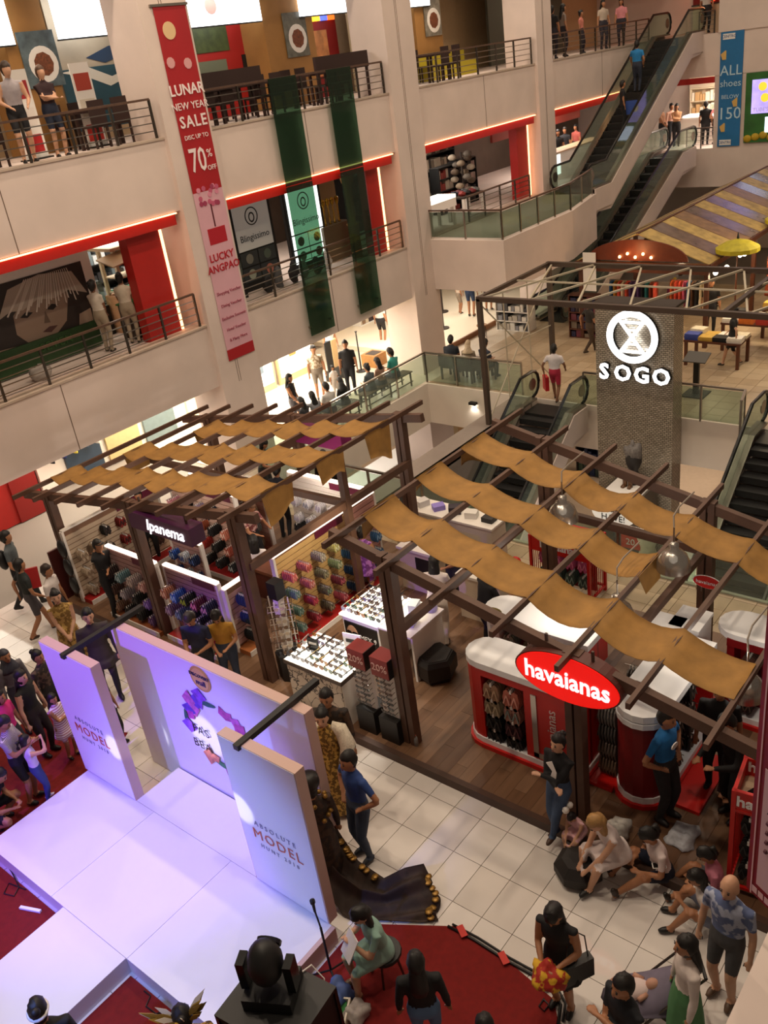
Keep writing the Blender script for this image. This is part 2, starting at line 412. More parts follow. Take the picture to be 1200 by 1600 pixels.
# ---------------------------------------------------------------- escalators
M_ESC = mat('#8d857b', .3, metal=.85); M_STEP = mat('#1c1b1b', .5, noise=.3, scale=30); M_HAND = mat('#111111', .3)
M_TREAD = mat('#2b2a29', .45, metal=.4)
def escalator(name, label, xb, xt, y0, y1, zb, zt, land=1.5, clad=M_WALL, side_glass=True):
    """incline from (xb, zb) rising to (xt, zt) along X, between y0 and y1"""
    t = thing(name, label, 'escalator', (xb, (y0+y1)/2, zb))
    n = max(6, int(abs(zt-zb)/.21)); sg = 1 if xt > xb else -1
    w0, w1 = y0+.28, y1-.28
    for k in range(n):
        a = xb+(xt-xb)*k/n; b = xb+(xt-xb)*(k+1)/n; z = zb+(zt-zb)*k/n
        block('step', M_STEP, t, (min(a, b), w0, z-.05), (max(a, b)+.02, w1, z+(zt-zb)/n))
    block('landing_plate', M_TREAD, t, (min(xb, xb-sg*land), w0, zb-.04), (max(xb, xb-sg*land), w1, zb+.015))
    block('landing_plate', M_TREAD, t, (min(xt, xt+sg*land), w0, zt-.04), (max(xt, xt+sg*land), w1, zt+.015))
    for y, yo in ((y0, 1), (y1, -1)):
        prof = [(xb-sg*land, zb), (xb, zb), (xt, zt), (xt+sg*land, zt)]
        low = [(x, z-.55) for x, z in prof]
        pts = [(x, y, z+.12) for x, z in prof]+[(x, y, z-.05) for x, z in reversed(low)]
        if sg < 0: pts = pts[::-1]
        c = MB(); c.slab(pts, (0, yo*.06, 0)); c.build('side_cladding', clad, t, world=True)
        d = MB(); d.slab([(x, y+yo*.03, z+.12) for x, z in prof]+[(x, y+yo*.03, z+.18) for x, z in reversed(prof)], (0, yo*.25, 0)); d.build('skirt_deck', M_ESC, t, world=True)
        # handrail loop with rounded newel ends
        yc = y+yo*.15; H = .92; R = .34; hr = []
        x0, x3 = xb-sg*land, xt+sg*land
        for q in range(7):
            an = -PI/2-PI*q/6; hr.append((x0+sg*(math.cos(an))*R, yc, zb+.18+(H-.18)/2+math.sin(an)*(H-.18)/2*1.0))
        hr.append((xb-sg*.1, yc, zb+H)); hr.append((xt-sg*.1, yc, zt+H))
        for q in range(7):
            an = PI/2-PI*q/6; hr.append((x3+sg*math.cos(an)*R, yc, zt+.18+(H-.18)/2+math.sin(an)*(H-.18)/2))
        h = MB(); h.tube(hr, .045, 6); h.build('handrail', M_HAND, t, world=True)
        g = MB(); g.slab([(p[0], yc, p[2]-(.03 if 6 <= i <= 8 else 0)) for i, p in enumerate(hr)]+[(xt, yc, zt+.18), (xb, yc, zb+.18)], (0, .012, 0)); go_ = g.build('glass_side', M_GLASS, t, world=True)
        for xx, zz in ((x0, zb), (x3, zt)):
            nd = MB(); nd.lathe([(.17, -.01), (.17, .01)], n=14); nd.build('newel_disc', M_ESC, go_, tuple(Vector((xx, yc, zz+.55))-t.location), (PI/2, 0, 0))
    u = MB(); pr = [(xb-sg*land, zb-.35), (xb, zb-.45), (xt, zt-.45), (xt+sg*land, zt-.35)]
    pts = [(x, y0+.05, z) for x, z in pr]+[(x, y0+.05, z-.3) for x, z in reversed(pr)]
    if sg < 0: pts = pts[::-1]
    u.slab(pts, (0, (y1-y0)-.1, 0)); u.build('truss_casing', clad, t, world=True)
    return t
escalator('escalator', 'tall escalator rising to the top floor carrying a man in blue', 30.6, 37.6, 15.0, 16.7, L2, L3, 1.2)
escalator('escalator', 'lower escalator rising from the ground floor behind the market roof', 28.6, 36.9, 15.0, 16.5, 0, L2, 1.3)
escalator('escalator', 'escalator going down beside the sign pillar, next to the shopper in red shorts', 19.6, 13.9, 10.75, 12.55, 0, -4.2, .7)
escalator('escalator', 'escalator going down at the edge by the long red banner', 19.8, 14.0, 4.55, 6.5, 0, -4.2, .9)
# the stone-coloured divider top next to the going-down escalator
dv = MB(); dv.box((13.5, 12.62, -1.6), (19.2, 13.2, .03)); struct('trim_1', dv, mat('#8c8078', .35, noise=.05), label='grey divider top beside the downward escalator')

# ---------------------------------------------------------------- the stage, carpets and backdrop panels
M_STAGE = mat('#e9e7ea', .38, noise=.02, scale=2)
M_STAGESIDE = mat('#d9d3d3', .5)
M_PANEL = mat('#efedf2', .5)
M_PANELEDGE = mat('#cbaaa0', .55)
M_CARPET = mat('#74100c', .95, noise=.15, scale=14, bump=.2)
ST = .25
t = thing('stage', 'low white T-shaped stage with a catwalk', 'stage', (3.6, 8.3, 0))
b = MB(); b.box((2.79, 5.85, 0), (4.45, 10.79, ST-.012)); b.box((4.45, 7.14, 0), (5.22, 9.6, ST-.012)); b.build('base', M_STAGESIDE, t, world=True)
b = MB(); b.box((-3, 7.62, 0), (2.79, 8.92, ST-.012)); b.build('catwalk_base', M_STAGESIDE, t, world=True)
for a in ((2.79, 5.85, 4.45, 7.6), (2.79, 7.606, 4.45, 9.2), (2.79, 9.206, 4.45, 10.79), (4.456, 7.14, 5.22, 9.6), (-.1, 7.62, 2.784, 8.92), (-3, 7.62, -.106, 8.92)):
    block('stage_board', M_STAGE, t, (a[0], a[1], ST-.012), (a[2], a[3], ST))
block('edge_trim', M_PANELEDGE, t, (2.79, 5.79, 0), (4.45, 5.85, ST))

def poster_panel(name, label, x, y0, y1, z0, z1, th=.14):
    t = thing(name, label, 'panel', (x, (y0+y1)/2, z0))
    b = MB(); b.box((x, y0, z0), (x+th, y1, z1)); b.build('board', M_PANELEDGE, t, world=True)
    block('front_sheet', M_PANEL, t, (x-.006, y0+.015, z0+.01), (x, y1-.015, z1-.01))
    return t
T_ORANGE = mat('#d4613f', .5); T_GREY = mat('#8a86a0', .5); T_BLACK = mat('#15131a', .5)
for nm, y0, y1, lab in (('event_panel', 9.6, 10.86, 'white event panel with orange lettering close to the standing crowd'), ('event_panel', 5.88, 7.12, 'white event panel with orange lettering beside the brown train costume')):
    t = poster_panel(nm, lab, 4.45, y0, y1, ST, 2.6)
    c = (y0+y1)/2; rt, up = (0, -1, 0), (0, 0, 1)
    text('lettering', 'ABSOLUTE', .105, (-.012, .0, 1.12), rt, up, T_GREY, t, spacing=1.5, ext=.001)
    text('lettering', 'MODEL', .22, (-.012, .0, .93), rt, up, T_ORANGE, t, spacing=1.2, ext=.001)
    text('lettering', 'HUNT 2018', .085, (-.012, .0, .76), rt, up, T_GREY, t, spacing=1.6, ext=.001)
t = poster_panel('backdrop_wall', 'wide white backdrop with flower wreath and round gold logo', 5.25, 6.5, 10.33, 0, 2.55)
L = t.location
def onback(px, py): return at_x(px, py, 5.238)-L
rt, up = (0, -1, 0), (0, 0, 1)
p = onback(313, 1061)
b = MB(); b.lathe([(.20, 0), (.20, .006)], n=28); b.build('logo_disc', mat('#c9a254', .5), t, p, (0, -PI/2, 0))
b = MB(); b.lathe([(.165, 0), (.165, .004)], n=24); b.build('logo_disc', mat('#e3bd6c', .5), t, p+Vector((-.006, 0, 0)), (0, -PI/2, 0))
text('lettering', 'DISCOVERY', .075, p+Vector((-.014, 0, .05)), rt, up, mat('#1d1b4e', .5), t)
text('lettering', 'mall', .12, p+Vector((-.014, 0, -.06)), rt, up, mat('#2a1d66', .5), t)
text('lettering', 'FAS', .20, onback(316, 1141)+Vector((-.026, 0, 0)), rt, up, T_BLACK, t, spacing=1.15, ext=.001)
text('lettering', 'BEA', .20, onback(319, 1163)+Vector((-.026, 0, 0)), rt, up, T_BLACK, t, spacing=1.15, ext=.001)
# the wreath: petals and leaves laid round a ring, each a small flat blossom print
wc = onback(342, 1150); rnd = random.Random(3)
cols = ['#b03ca8', '#6b3fc0', '#d06ab8', '#8f4fd0', '#c2509a', '#2c6b62', '#3f8f5a', '#e08a6a', '#6fb7c9']
angs = [2.0, 2.2, 2.45, 2.6, 2.85, 3.0, 3.2, 3.35, 3.6, 3.8, 1.45, 1.25, 1.1, .9, .75, .6, .45, .3, .1, -.1, 4.1, 4.35, 4.6, 4.85, 5.1, 5.3]
for k, a in enumerate(angs):
    leaf = k in (10, 18, 20, 23); R = .56+rnd.uniform(-.07, .08); col = cols[5+k % 2] if leaf else (cols[7] if k > 22 else cols[rnd.randrange(5)])
    cy, cz = wc.y+R*math.cos(a), wc.z+R*math.sin(a)*1.02; sz = rnd.uniform(.8, 1.35); ang = a+(PI/2 if leaf else rnd.uniform(0, 6)); pts = []
    n = 12
    for j in range(n):
        q = 2*PI*j/n; r = (.17*abs(math.cos(q))+.03 if leaf else .105*(1+.22*math.cos(4*q)))*sz
        u, v = r*math.cos(q), (.045*sz*math.sin(q) if leaf else r*math.sin(q)*.8)
        pts.append((wc.x-.002-.0007*k, cy+u*math.cos(ang)-v*math.sin(ang), cz+u*math.sin(ang)+v*math.cos(ang)))
    b = MB(); b.slab(pts, (-.002, 0, 0)); b.build('blossom_print' if not leaf else 'leaf_print', mat(col, .6, noise=.35, scale=14), t)
for i, (y, lab) in enumerate(((10.2, 'black brace bar between the crowd-side panel and the backdrop'), (6.75, 'black brace bar between the lettered panel and the backdrop near the costumes'))):
    b = MB(); b.box((4.4, y-.04, 2.56), (5.75, y+.04, 2.63)); b.box((4.46, y-.05, 2.54), (4.6, y+.05, 2.57))
    tag(b.build('brace_bar', M_BLACK), lab, 'bar')

def carpet(name, lab, poly, z=.008):
    b = MB(); b.prism([(p[0], p[1]) for p in poly], .001, z); return tag(b.build(name, M_CARPET), lab, 'carpet')
carpet('red_carpet', 'red carpet under the standing crowd left of the stage', [(-2, 10.85), (5.0, 10.85), (5.0, 11.0), (5.45, 11.25), (5.1, 12.1), (5.0, 13.1), (-2, 13.1)])
carpet('red_carpet', 'red carpet between the stage front and the catwalk, crowd side', [(-3, 8.95), (2.75, 8.95), (2.75, 10.8), (-3, 10.8)])
carpet('red_carpet', 'red carpet beside the catwalk near the golden headdress', [(-3, 5.75), (2.75, 5.75), (2.75, 7.58), (-3, 7.58)])
carpet('red_carpet', 'red carpet under the seated reader and the woman in black', [(-2, 5.7), (4.55, 5.75), (4.75, 5.78), (5.37, 4.75), (5.32, 4.0), (5.2, 3.35), (4.95, 3.15), (-2, 2.6)])
# black cable taped along the carpet edge
b = MB(); b.smooth = True
pts = [at(700, 1447, .02), at(740, 1468, .02), at(790, 1500, .02), at(830, 1522, .02), at(862, 1545, .02), at(876, 1570, .02), at(872, 1600, .02)]
b.tube(pts, .018, 6); b.tube([p+Vector((.05, -.03, 0)) for p in pts], .014, 6)
tag(b.build('cable', M_BLACK), 'black power cables along the edge of the red carpet', 'cable')
for k, (x, y) in enumerate(((722, 1455), (787, 1497), (850, 1536))):
    p = at(x, y, .04); b = MB(); b.box((-.08, -.04, 0), (.08, .04, .008)); o = b.build('tape_strip', mat('#c2281c', .6), None, p, (0, 0, 1.0))
    tag(o, ('red tape strip over the cable nearest the brown train', 'red tape strip over the middle of the cable', 'red tape strip over the cable near the handbag woman')[k], 'tape')
for k, pl in enumerate(([(5, 1345), (18, 1362), (30, 1385), (22, 1400), (6, 1396), (14, 1380), (40, 1390)], [(225, 1548), (235, 1556), (228, 1572), (244, 1584), (262, 1578)], [(700, 1480), (730, 1500)] if 0 else [(850, 1560), (842, 1572), (850, 1580), (858, 1570), (850, 1562)])):
    b = MB(); b.tube([at(x, y, .02) for x, y in pl], .008, 5)
    tag(b.build('cable', M_BLACK), ('tangled thin black cable on the red carpet left of the catwalk', 'thin black cable on the carpet by the golden headdress', 'small loop of black cable at the carpet corner')[k], 'cable')
b = MB(); b.box((-.16, -.02, 0), (.16, .02, .03)); tag(b.build('light_stick', mat('#eef4ff', .4), None, at(48, 1422, .01), (0, 0, 1.95)), 'small white stick lying on the red carpet by the catwalk', 'stick')

# flight case with moving-head lamp at the stage corner
t = thing('flight_case', 'tall black flight case at the front corner of the stage', 'case', (2.95, 4.98, 0), .12)
b = MB(); b.box((-.36, -.42, 0), (.36, .42, 1.4)); b.build('body', M_BLACK, t)
for sx in (-1, 1):
    for sy in (-1, 1): b = MB(); b.box((sx*.36-.02, sy*.42-.02, 0), (sx*.36+.02, sy*.42+.02, 1.42)); b.build('corner_rail', M_BLACKG, t)
b = MB(); b.box((-.38, -.44, 1.4), (.38, .44, 1.44)); b.build('lid', M_BLACK, t)
t = thing('moving_head_lamp', 'black moving-head stage lamp on the flight case', 'stage lamp', (3.0, 5.05, 1.44), .5)
b = MB(); b.box((-.2, -.24, 0), (.2, .24, .14)); b.build('base', M_BLACK, t)
for s in (-1, 1): b = MB(); b.box((-.08, s*.23-.04, .14), (.08, s*.23+.04, .48)); b.build('yoke_arm', M_BLACKG, t)
b = MB(); b.smooth = True; b.ball((0, 0, .44), (.19, .17, .25), 14, 9); hd_ = b.build('head', M_BLACK, t)
b = MB(); b.lathe([(.12, 0), (.12, .04)], n=14); b.build('lens', mat('#2a2a33', .1), hd_, (.15, 0, .5), (0, 1.2, 0))
b = MB(); b.tube([(.1, -.1, 1.05-1.04), (.3, -.3, .02), (.25, -.42, -.1), (.05, -.44, -.4), (.0, -.43, -.42)], .008, 5); b.build('cable', M_WHITE, t)
# microphone stand
t = thing('microphone_stand', 'black microphone stand at the edge of the stage', 'mic stand', at(520, 1528, .008))
b = MB(); b.tube([(0, 0, .1), (0, 0, .85)], .014); b.tube([(0, 0, .85), (-.01, .02, 1.12)], .01); pl_ = b.build('pole', M_BLACK, t)
for k in range(3):
    b = MB(); b.tube([(0, 0, .14), (.28*math.cos(k*2.1), .28*math.sin(k*2.1), 0.01)], .012); b.build('leg', M_BLACK, t)
b = MB(); b.lathe([(.014, 0), (.018, .12), (.03, .14), (.03, .18), (.01, .2)], (-.01, .02, 1.1), 8); b.build('microphone', M_BLACK, pl_)
# little crate and bags by the reader's feet
p = at(513, 1592, .01)
t = thing('crate', 'small white crate with green contents on the carpet', 'crate', p, .5)
b = MB(); b.box((-.16, -.24, 0), (.16, .24, .02))
for a in ((-.16, -.24, -.14, .24), (.14, -.24, .16, .24), (-.14, -.24, .14, -.22), (-.14, .22, .14, .24)): b.box((a[0], a[1], .02), (a[2], a[3], .16))
b.build('body', mat('#d8cdbb', .5), t)
b = MB(); b.box((-.13, -.2, .02), (.13, .05, .12)); b.build('green_cloth', mat('#2f7a3c', .8, noise=.3), t)
def lump(name, lab, cat, p, r, col, seed=1, flat=.7):
    rn = random.Random(seed); b = MB(); b.smooth = True
    ph = [rn.uniform(0, 6) for _ in range(6)]
    def fn(q):
        d = q.normalized() if q.length > 1e-6 else q
        k = 1+.16*math.sin(5*d.x+ph[0])+.14*math.sin(6*d.y+ph[1])+.12*math.sin(7*d.z+ph[2]*2+4*d.x)
        v = q*k; v.z = max(v.z, -r[2]*.75); return v
    b.ball((0, 0, 0), r, 16, 12, fn); o = b.build(name, mat(col, .7, noise=.2, scale=20), None, Vector(p)+Vector((0, 0, r[2]*.76)))
    return tag(o, lab, cat)
lump('cloth_bag', 'blue patterned cloth bag by the reader', 'bag', at(528, 1563, .01), (.2, .16, .13), '#4a5f96', 2)
lump('plastic_bag', 'crumpled clear plastic bag on the carpet', 'bag', at(558, 1592, .01), (.14, .13, .1), '#a9a09a', 5)

# three narrow white beams that catch the panels
for k, (px, py, X) in enumerate(((178, 1168, 4.44), (322, 1150, 5.24), (376, 1262, 4.44))):
    q = at_x(px, py, X); light('SPOT', 'beam_lamp', (-1.6, 8.3+.3*k, 4.6), 1500, (.95, .96, 1.0), .03, q, angle=(3.4, 5.5, 3.6)[k], blend=.5)

# ---------------------------------------------------------------- wooden deck and pergolas of the flip-flop stalls
M_PLANK = [mat(c, .42, noise=.16, scale=2.2, stretch=(1, 7, 1)) for c in ('#74553d', '#6a4c35', '#7d5e46', '#624530')]
M_WOOD = mat('#5b3f30', .55, noise=.22, scale=3, stretch=(1, 1, 1), bump=.1)
M_WOOD2 = mat('#4b3327', .55, noise=.2, scale=3)
DZ = .12
DECK = thing('wooden_deck', 'brown plank deck under the flip-flop stalls', 'deck', (7.2, 7, 0))
block('frame', M_WOOD2, DECK, (7.2, -2, .0), (12.15, 15.95, DZ-.02))
block('edge_trim', M_WOOD2, DECK, (7.17, -2, 0), (7.26, 15.95, DZ+.02))
rest = MB(); npl = 0; cells = []
for j in range(int(17.9/.19)):
    y = -1.98+j*.19; off = (j*37 % 5)*.24; x = 7.26-off
    while x < 12.15:
        a, c = max(x, 7.26), min(x+1.2, 12.15)
        if c-a > .05: cells.append((a, c, y))
        x += 1.2
cells.sort(key=lambda q: (abs(q[0]-8.5)+abs(q[2]-6.5)))
for k, (a, c, y) in enumerate(cells):
    if k < 296: put('plank', cube_mesh(M_PLANK[(k*13+k//5) % 4]), DECK, ((a+c)/2-7.2, y+.095-7, DZ-.01), (0, 0, 0), (c-a-.004, .187, .02))
    else: rest.mi = (k*13+k//5) % 4; rest.box((a-7.2, y-7, DZ-.02), (c-.004-7.2, y+.187-7, DZ))
o = rest.build('plank_field', M_PLANK, DECK); o['kind'] = 'stuff'

XF, XR = 7.55, 11.7
def zL(y): return 3.36-(y-9.7)*.147
def zR(y): return 3.46-(7.7-y)*.215
M_CLOTH = mat('#9c7236', .75, noise=.2, scale=5, bump=.25)
def pergola(label, side, ybeam, posts, rafters, cloths):
    zf = zL if side == 'L' else zR
    t = thing('pergola', label, 'pergola', (XF, (ybeam[0]+ybeam[1])/2, DZ))
    for X in (XF, XR):
        bar('beam', M_WOOD, t, (X, ybeam[0], zf(ybeam[0])-.08), (X, ybeam[1], zf(ybeam[1])-.08), .10, .15)
        for y in posts:
            block('post', M_WOOD, t, (X-.075, y-.11, DZ), (X+.075, y-.015, zf(y)+.02)); block('post', M_WOOD, t, (X-.075, y+.015, DZ), (X+.075, y+.11, zf(y)+.02))
    for y in rafters:
        bar('rafter', M_WOOD, t, (XF-.42, y, zf(y)+.045), (XR+.5, y, zf(y)+.045), .055, .085)
    return t
rl = [16.15-.79*k for k in range(9)]
rr = [7.7-.86*k for k in range(10)]
PL = pergola('brown timber pergola whose roof rises away from the red wall corner', 'L', (16.5, 9.45), (15.6, 12.8, 10.0), rl, 3)
PR = pergola('brown timber pergola above the red sandal kiosks', 'R', (7.95, 0), (7.0, 4.27, .9), rr, 3)
bar('tie_beam', M_WOOD, PL, (XF, 9.9, 2.35), (XR, 9.9, 2.35), .09, .13); bar('tie_beam', M_WOOD, PL, (XF, 12.8, 2.35), (XR, 12.8, 2.35), .09, .13)
bar('tie_beam', M_WOOD, PL, (9.9, 9.9, 2.35), (9.9, 15.6, 2.2), .09, .12); bar('tie_beam', M_WOOD, PR, (XF, 6.95, 2.15), (XR, 6.95, 2.15), .10, .13)
block('post', M_WOOD, PL, (9.84, 9.84, DZ), (9.96, 9.96, zL(9.9)))
bar('tie_beam', M_WOOD, PR, (XR, 6.95, 2.0), (XR, .5, 1.7), .09, .13); bar('tie_beam', M_WOOD, PR, (XF, 4.27, 1.95), (XR, 4.27, 1.95), .09, .12)
def cloth(label, zf, ys, x0, wd_, flap=.45, endflap=None):
    """a strip of fabric laid over the rafters, sagging between them, its end hanging free"""
    n = 6*(len(ys)-1); ys0 = ys; wd = wd_*1.28
    def f(u, v):
        s = u*(len(ys)-1); k = min(int(s), len(ys)-2); q = s-k
        y = ys[k]+(ys[k+1]-ys[k])*q
        sag = .17*(1-(2*q-1)**2)*(.7+.3*math.sin(k*1.7+x0))
        return (x0+(v-.5)*wd+.03*math.sin(s*1.3+x0), y, zf(y)+.10-sag+.01*math.sin(9*v+s))
    b = MB(); b.smooth = True; b.grid(f, n, 6, (0, 0, -.006))
    y0 = ys[0]; d = 1 if ys[0] > ys[1] else -1
    def g(u, v):
        w = wd*(1-.1*u); return (x0+(v-.5)*w+.05*u*math.sin(4*v), y0+d*(.015+.05*u+.03*math.sin(5*v)*u), zf(y0)+.10-flap*u*(1+.2*math.sin(3*v+x0)))
    b.grid(g, 5, 6, (0, d*.006, 0))
    if endflap:
        y1 = ys[-1]; b.grid(lambda u, v: (x0+(v-.5)*wd*(1-.3*u), y1-d*(.02+.06*u), zf(y1)+.10-endflap*u), 4, 5, (0, -d*.006, 0))
    return tag(b.build('cloth_strip', M_CLOTH), label, 'cloth')
rlr = rl[::-1]
cloth('ochre cloth strip nearest the purple sandal sign', zL, rlr, 8.35, .55, .5)
cloth('ochre cloth strip, the middle one on the lower-left pergola', zL, rlr[:-1], 9.6, .55, .45, .5)
cloth('ochre cloth strip over the far beam with a long hanging end', zL, rlr[:-2], 10.85, .55, .62, .4)
cloth('ochre cloth strip above the oval red sign', zR, rr[:7], 8.3, .55, .35)
cloth('ochre cloth strip ending short in a pointed flap beside the dome lamps', zR, rr[:5], 9.55, .5, .25, .3)
cloth('ochre cloth strip nearest the downward escalators', zR, rr, 10.75, .52, .42)

# dome lamps under the right pergola
def dome_lamp(label, p, r=.22):
    t = thing('dome_lamp', label, 'pendant lamp', p)
    b = MB(); b.smooth = True; b.lathe([(r*1.02, 0), (r, .03), (r*.97, .1), (r*.8, .2), (r*.5, .27), (r*.3, .3), (r*.3, .38), (r*.1, .4)], n=24, cap=False)
    b.lathe([(r*.99, .005), (r*.94, .1), (r*.77, .19), (r*.45, .26)], n=24, cap=False); sh_ = b.build('shade', mat('#b9b1a8', .25, metal=.85, alpha=.8), t)
    b = MB(); b.tube([(0, 0, .4), (0, 0, .62)], .012); b.build('stem', M_STEEL, t)
    b = MB(); b.smooth = True; b.ball((0, 0, .14), .06); b.build('bulb', mat('#fff2dd', .3, emit=3), sh_)
    b = MB(); b.tube([(0, 0, .6), (.1, .05, .72), (.4, .1, .7), (.8, .06, .74)], .012, 5); b.build('cable', mat('#8d8175', .5), t)
    return t
for lab, px, py, X in (('silver dome lamp above the red basket of pink sandals', 880, 812, 10.2), ('silver dome lamp beside the short cloth strip', 1052, 888, 9.8), ('silver dome lamp hidden under the nearest cloth strip', 965, 968, 9.0), ('silver dome lamp close to the long red banner', 1165, 1085, 8.7)):
    p = at_x(px, py, X); dome_lamp(lab, p)

# hanging signs
t = thing('oval_sign', 'lit red oval sign with white sandal brand lettering', 'sign', at_x(885, 1062, 7.42))
n = 40; ov = lambda s: [(0, s*.70*math.cos(2*PI*k/n), s*.34*math.sin(2*PI*k/n)) for k in range(n)]
b = MB(); b.slab(ov(1), (.2, 0, 0)); b.build('rim', mat('#5a2c24', .5), t)
b = MB(); b.slab(ov(.965), (-.01, 0, 0)); of_ = b.build('face', mat('#f0140c', .4, emit=.7), t)
text('lettering', 'havaianas', .35, (-.016, 0, -.01), (0, -1, 0), (0, 0, 1), mat('#ffffff', .4, emit=1.0), of_, bold=.006, sx=.86)
bar('bracket', M_WOOD2, t, (.1, .3, .28), (.1, .3, .5), .03, world=False); bar('bracket', M_WOOD2, t, (.1, -.3, .28), (.1, -.3, .45), .03, world=False)
t = thing('purple_sign', 'purple box sign with white script lettering', 'sign', at_x(248, 826, 7.42))
b = MB(); b.box((0, -.82, -.16), (.3, .82, .16)); b.build('box', mat('#4d1747', .45), t)
text('lettering', 'Ipanema', .30, (-.008, -.15, 0), (0, -1, 0), (0, 0, 1), mat('#ffffff', .4, emit=1.5), t, shear=.25, bold=.004)
bar('bracket', M_WOOD2, t, (.15, .6, .16), (.15, .6, .4), .03, world=False); bar('bracket', M_WOOD2, t, (.15, -.6, .16), (.15, -.6, .5), .03, world=False)
t = thing('magenta_sign', 'magenta box sign with its blank back toward the far stairwell', 'sign', at_x(487, 684, 11.6))
b = MB(); b.box((0, -.8, -.17), (.3, .8, .17)); b.build('box', mat('#7c1a5a', .35), t)
bar('bracket', M_WOOD2, t, (.15, .6, .16), (.15, .6, .4), .03, world=False); bar('bracket', M_WOOD2, t, (.15, -.6, .16), (.15, -.6, .5), .03, world=False)

# ---------------------------------------------------------------- flip-flops
def sole_outline(n=12, L=.26, w=.048):
    pts = []
    for k in range(n):
        a = 2*PI*k/n; y = L/2*math.cos(a); r = w*(1+.16*math.cos(a)-.1*math.cos(2*a)); pts.append((r*math.sin(a), y))
    return pts
_ff = {}
def ff_mesh(col, strap, edge='#d8cfc4'):
    """a pair of flip-flops held together, soles in the local XZ plane, hanging from the origin, facing -Y"""
    k = (col, strap)
    if k in _ff: return _ff[k]
    b = MB()
    for s in (-1, 1):
        pts = [(x+s*.046, 0, -.15+y) for x, y in sole_outline(9)]
        b.mi = 0; b.slab(pts, (0, .022, 0))
        b.mi = 1
        b.slab([(s*.046-.006, -.004, -.08), (s*.046-.042, -.014, -.19), (s*.046-.030, -.014, -.2), (s*.046+.004, -.004, -.1)], (0, -.012, 0))
        b.slab([(s*.046+.006, -.004, -.08), (s*.046+.042, -.014, -.19), (s*.046+.030, -.014, -.2), (s*.046-.004, -.004, -.1)], (0, -.012, 0))
    b.mi = 2; b.slab([(-.012, -.003, .0), (.012, -.003, 0), (.012, -.003, -.06), (-.012, -.003, -.06)], (0, .01, 0))
    me = b.mesh('flip_flop_pair', [mat(col, .75, noise=.12, scale=60), mat(strap, .5), M_WHITE]); _ff[k] = me; return me
_ffrest = {}
_ffcount = [0]
def ff_hook(rack, base, out, col, strap, n, label, step=.043, individual=True, hook=True, sc=1.0):
    """hook bar with n pairs along it; out = horizontal unit direction away from the wall"""
    out = Vector(out); base = Vector(base); rz = math.atan2(out.y, out.x)+PI/2
    if hook: bar('hook', M_STEEL, rack, base, base+out*(n*step+.04), .008)
    me = ff_mesh(col, strap)
    for k in range(n):
        p = base+out*(.03+k*step)
        if individual and _ffcount[0] < 298:
            o = put('flip_flop_pair', me, None, p, (0, 0, rz), (sc, 1, sc)); tag(o, label, 'flip-flops', label[:60]); _ffcount[0] += 1
        else:
            _ffrest.setdefault((col, strap), []).append((p, rz, sc))
def flush_ff():
    """the pairs past the first three hundred: one joined object"""
    vs = []; fs = []; ms = []; mats = []
    for k, lst in _ffrest.items():
        me = _ff[k]; co = [v.co.copy() for v in me.vertices]; mo = len(mats); mats += list(me.materials)
        polys = [(tuple(p.vertices), p.material_index) for p in me.polygons]
        for p, rz, sc in lst:
            m = Matrix.Translation(p) @ Matrix.Rotation(rz, 4, 'Z') @ Matrix.Diagonal((sc, 1, sc, 1)); o = len(vs)
            vs += [tuple(m @ c) for c in co]
            for f, mi in polys: fs.append([i+o for i in f]); ms.append(mi+mo)
    me = bpy.data.meshes.new('flip_flop_stock'); me.from_pydata(vs, [], fs)
    for m in mats: me.materials.append(m)
    me.polygons.foreach_set('material_index', ms); me.update()
    o = put('flip_flop_stock', me); tag(o, 'the many further flip-flops hanging on the stall racks', 'flip-flops', kind='stuff')

M_SLAT = mat('#c9a46c', .5, noise=.08, scale=6); M_SLATW = mat('#d9cfc6', .5); M_SLATP = mat('#b08a86', .5)
M_MAROON = mat('#5c1430', .5); M_PLINTH = mat('#a11a1a', .5); M_FRAMEW = mat('#e6dfd6', .5)
def slatwall(label, p, rz, length, h, slatm=M_SLAT, plinth=M_PLINTH, lit=True, both=False, depth=.32, header=True, side=1):
    """stands at p, its length along local +X, goods on the -Y side (and +Y when both)"""
    t = thing('slatwall_rack', label, 'display rack', p, rz)
    block('back_panel', M_SLATW if slatm is M_SLATW else mat('#7a5a44', .6), t, (0, -.02, .1), (length, .02, h), world=False)
    n = int((h-.15)/.105)
    for s in ((-1, 1) if both else (-1,)):
        for k in range(n):
            z = .14+k*.105; block('slat', slatm, t, (.02, s*.02, z), (length-.02, s*.036, z+.088), world=False)
        block('plinth', plinth, t, (0, s*.02, 0), (length, s*depth, .09), world=False)
        block('plinth_edge', M_FRAMEW, t, (0, s*depth, 0), (length, s*(depth+.02), .1), world=False)
    for x in (0, length): block('upright', M_FRAMEW, t, (x-.025, -.045, 0), (x+.025, .045, h), world=False)
    block('top_rail', M_FRAMEW if not lit else mat('#ffe9d8', .5, emit=1.6), t, (0, -.045, h), (length, .045, h+.035), world=False)
    if header:
        block('brand_plate', M_MAROON, t, (length*.55, -.052, h-.15), (length*.95, -.044, h-.01), world=False)
    return t
def local(t, v):
    c, s = math.cos(t.rotation_euler[2]), math.sin(t.rotation_euler[2]); v = Vector(v)
    return t.location+Vector((v.x*c-v.y*s, v.x*s+v.y*c, v.z))
def wdir(t, v):
    c, s = math.cos(t.rotation_euler[2]), math.sin(t.rotation_euler[2]); return Vector((v[0]*c-v[1]*s, v[0]*s+v[1]*c, 0))
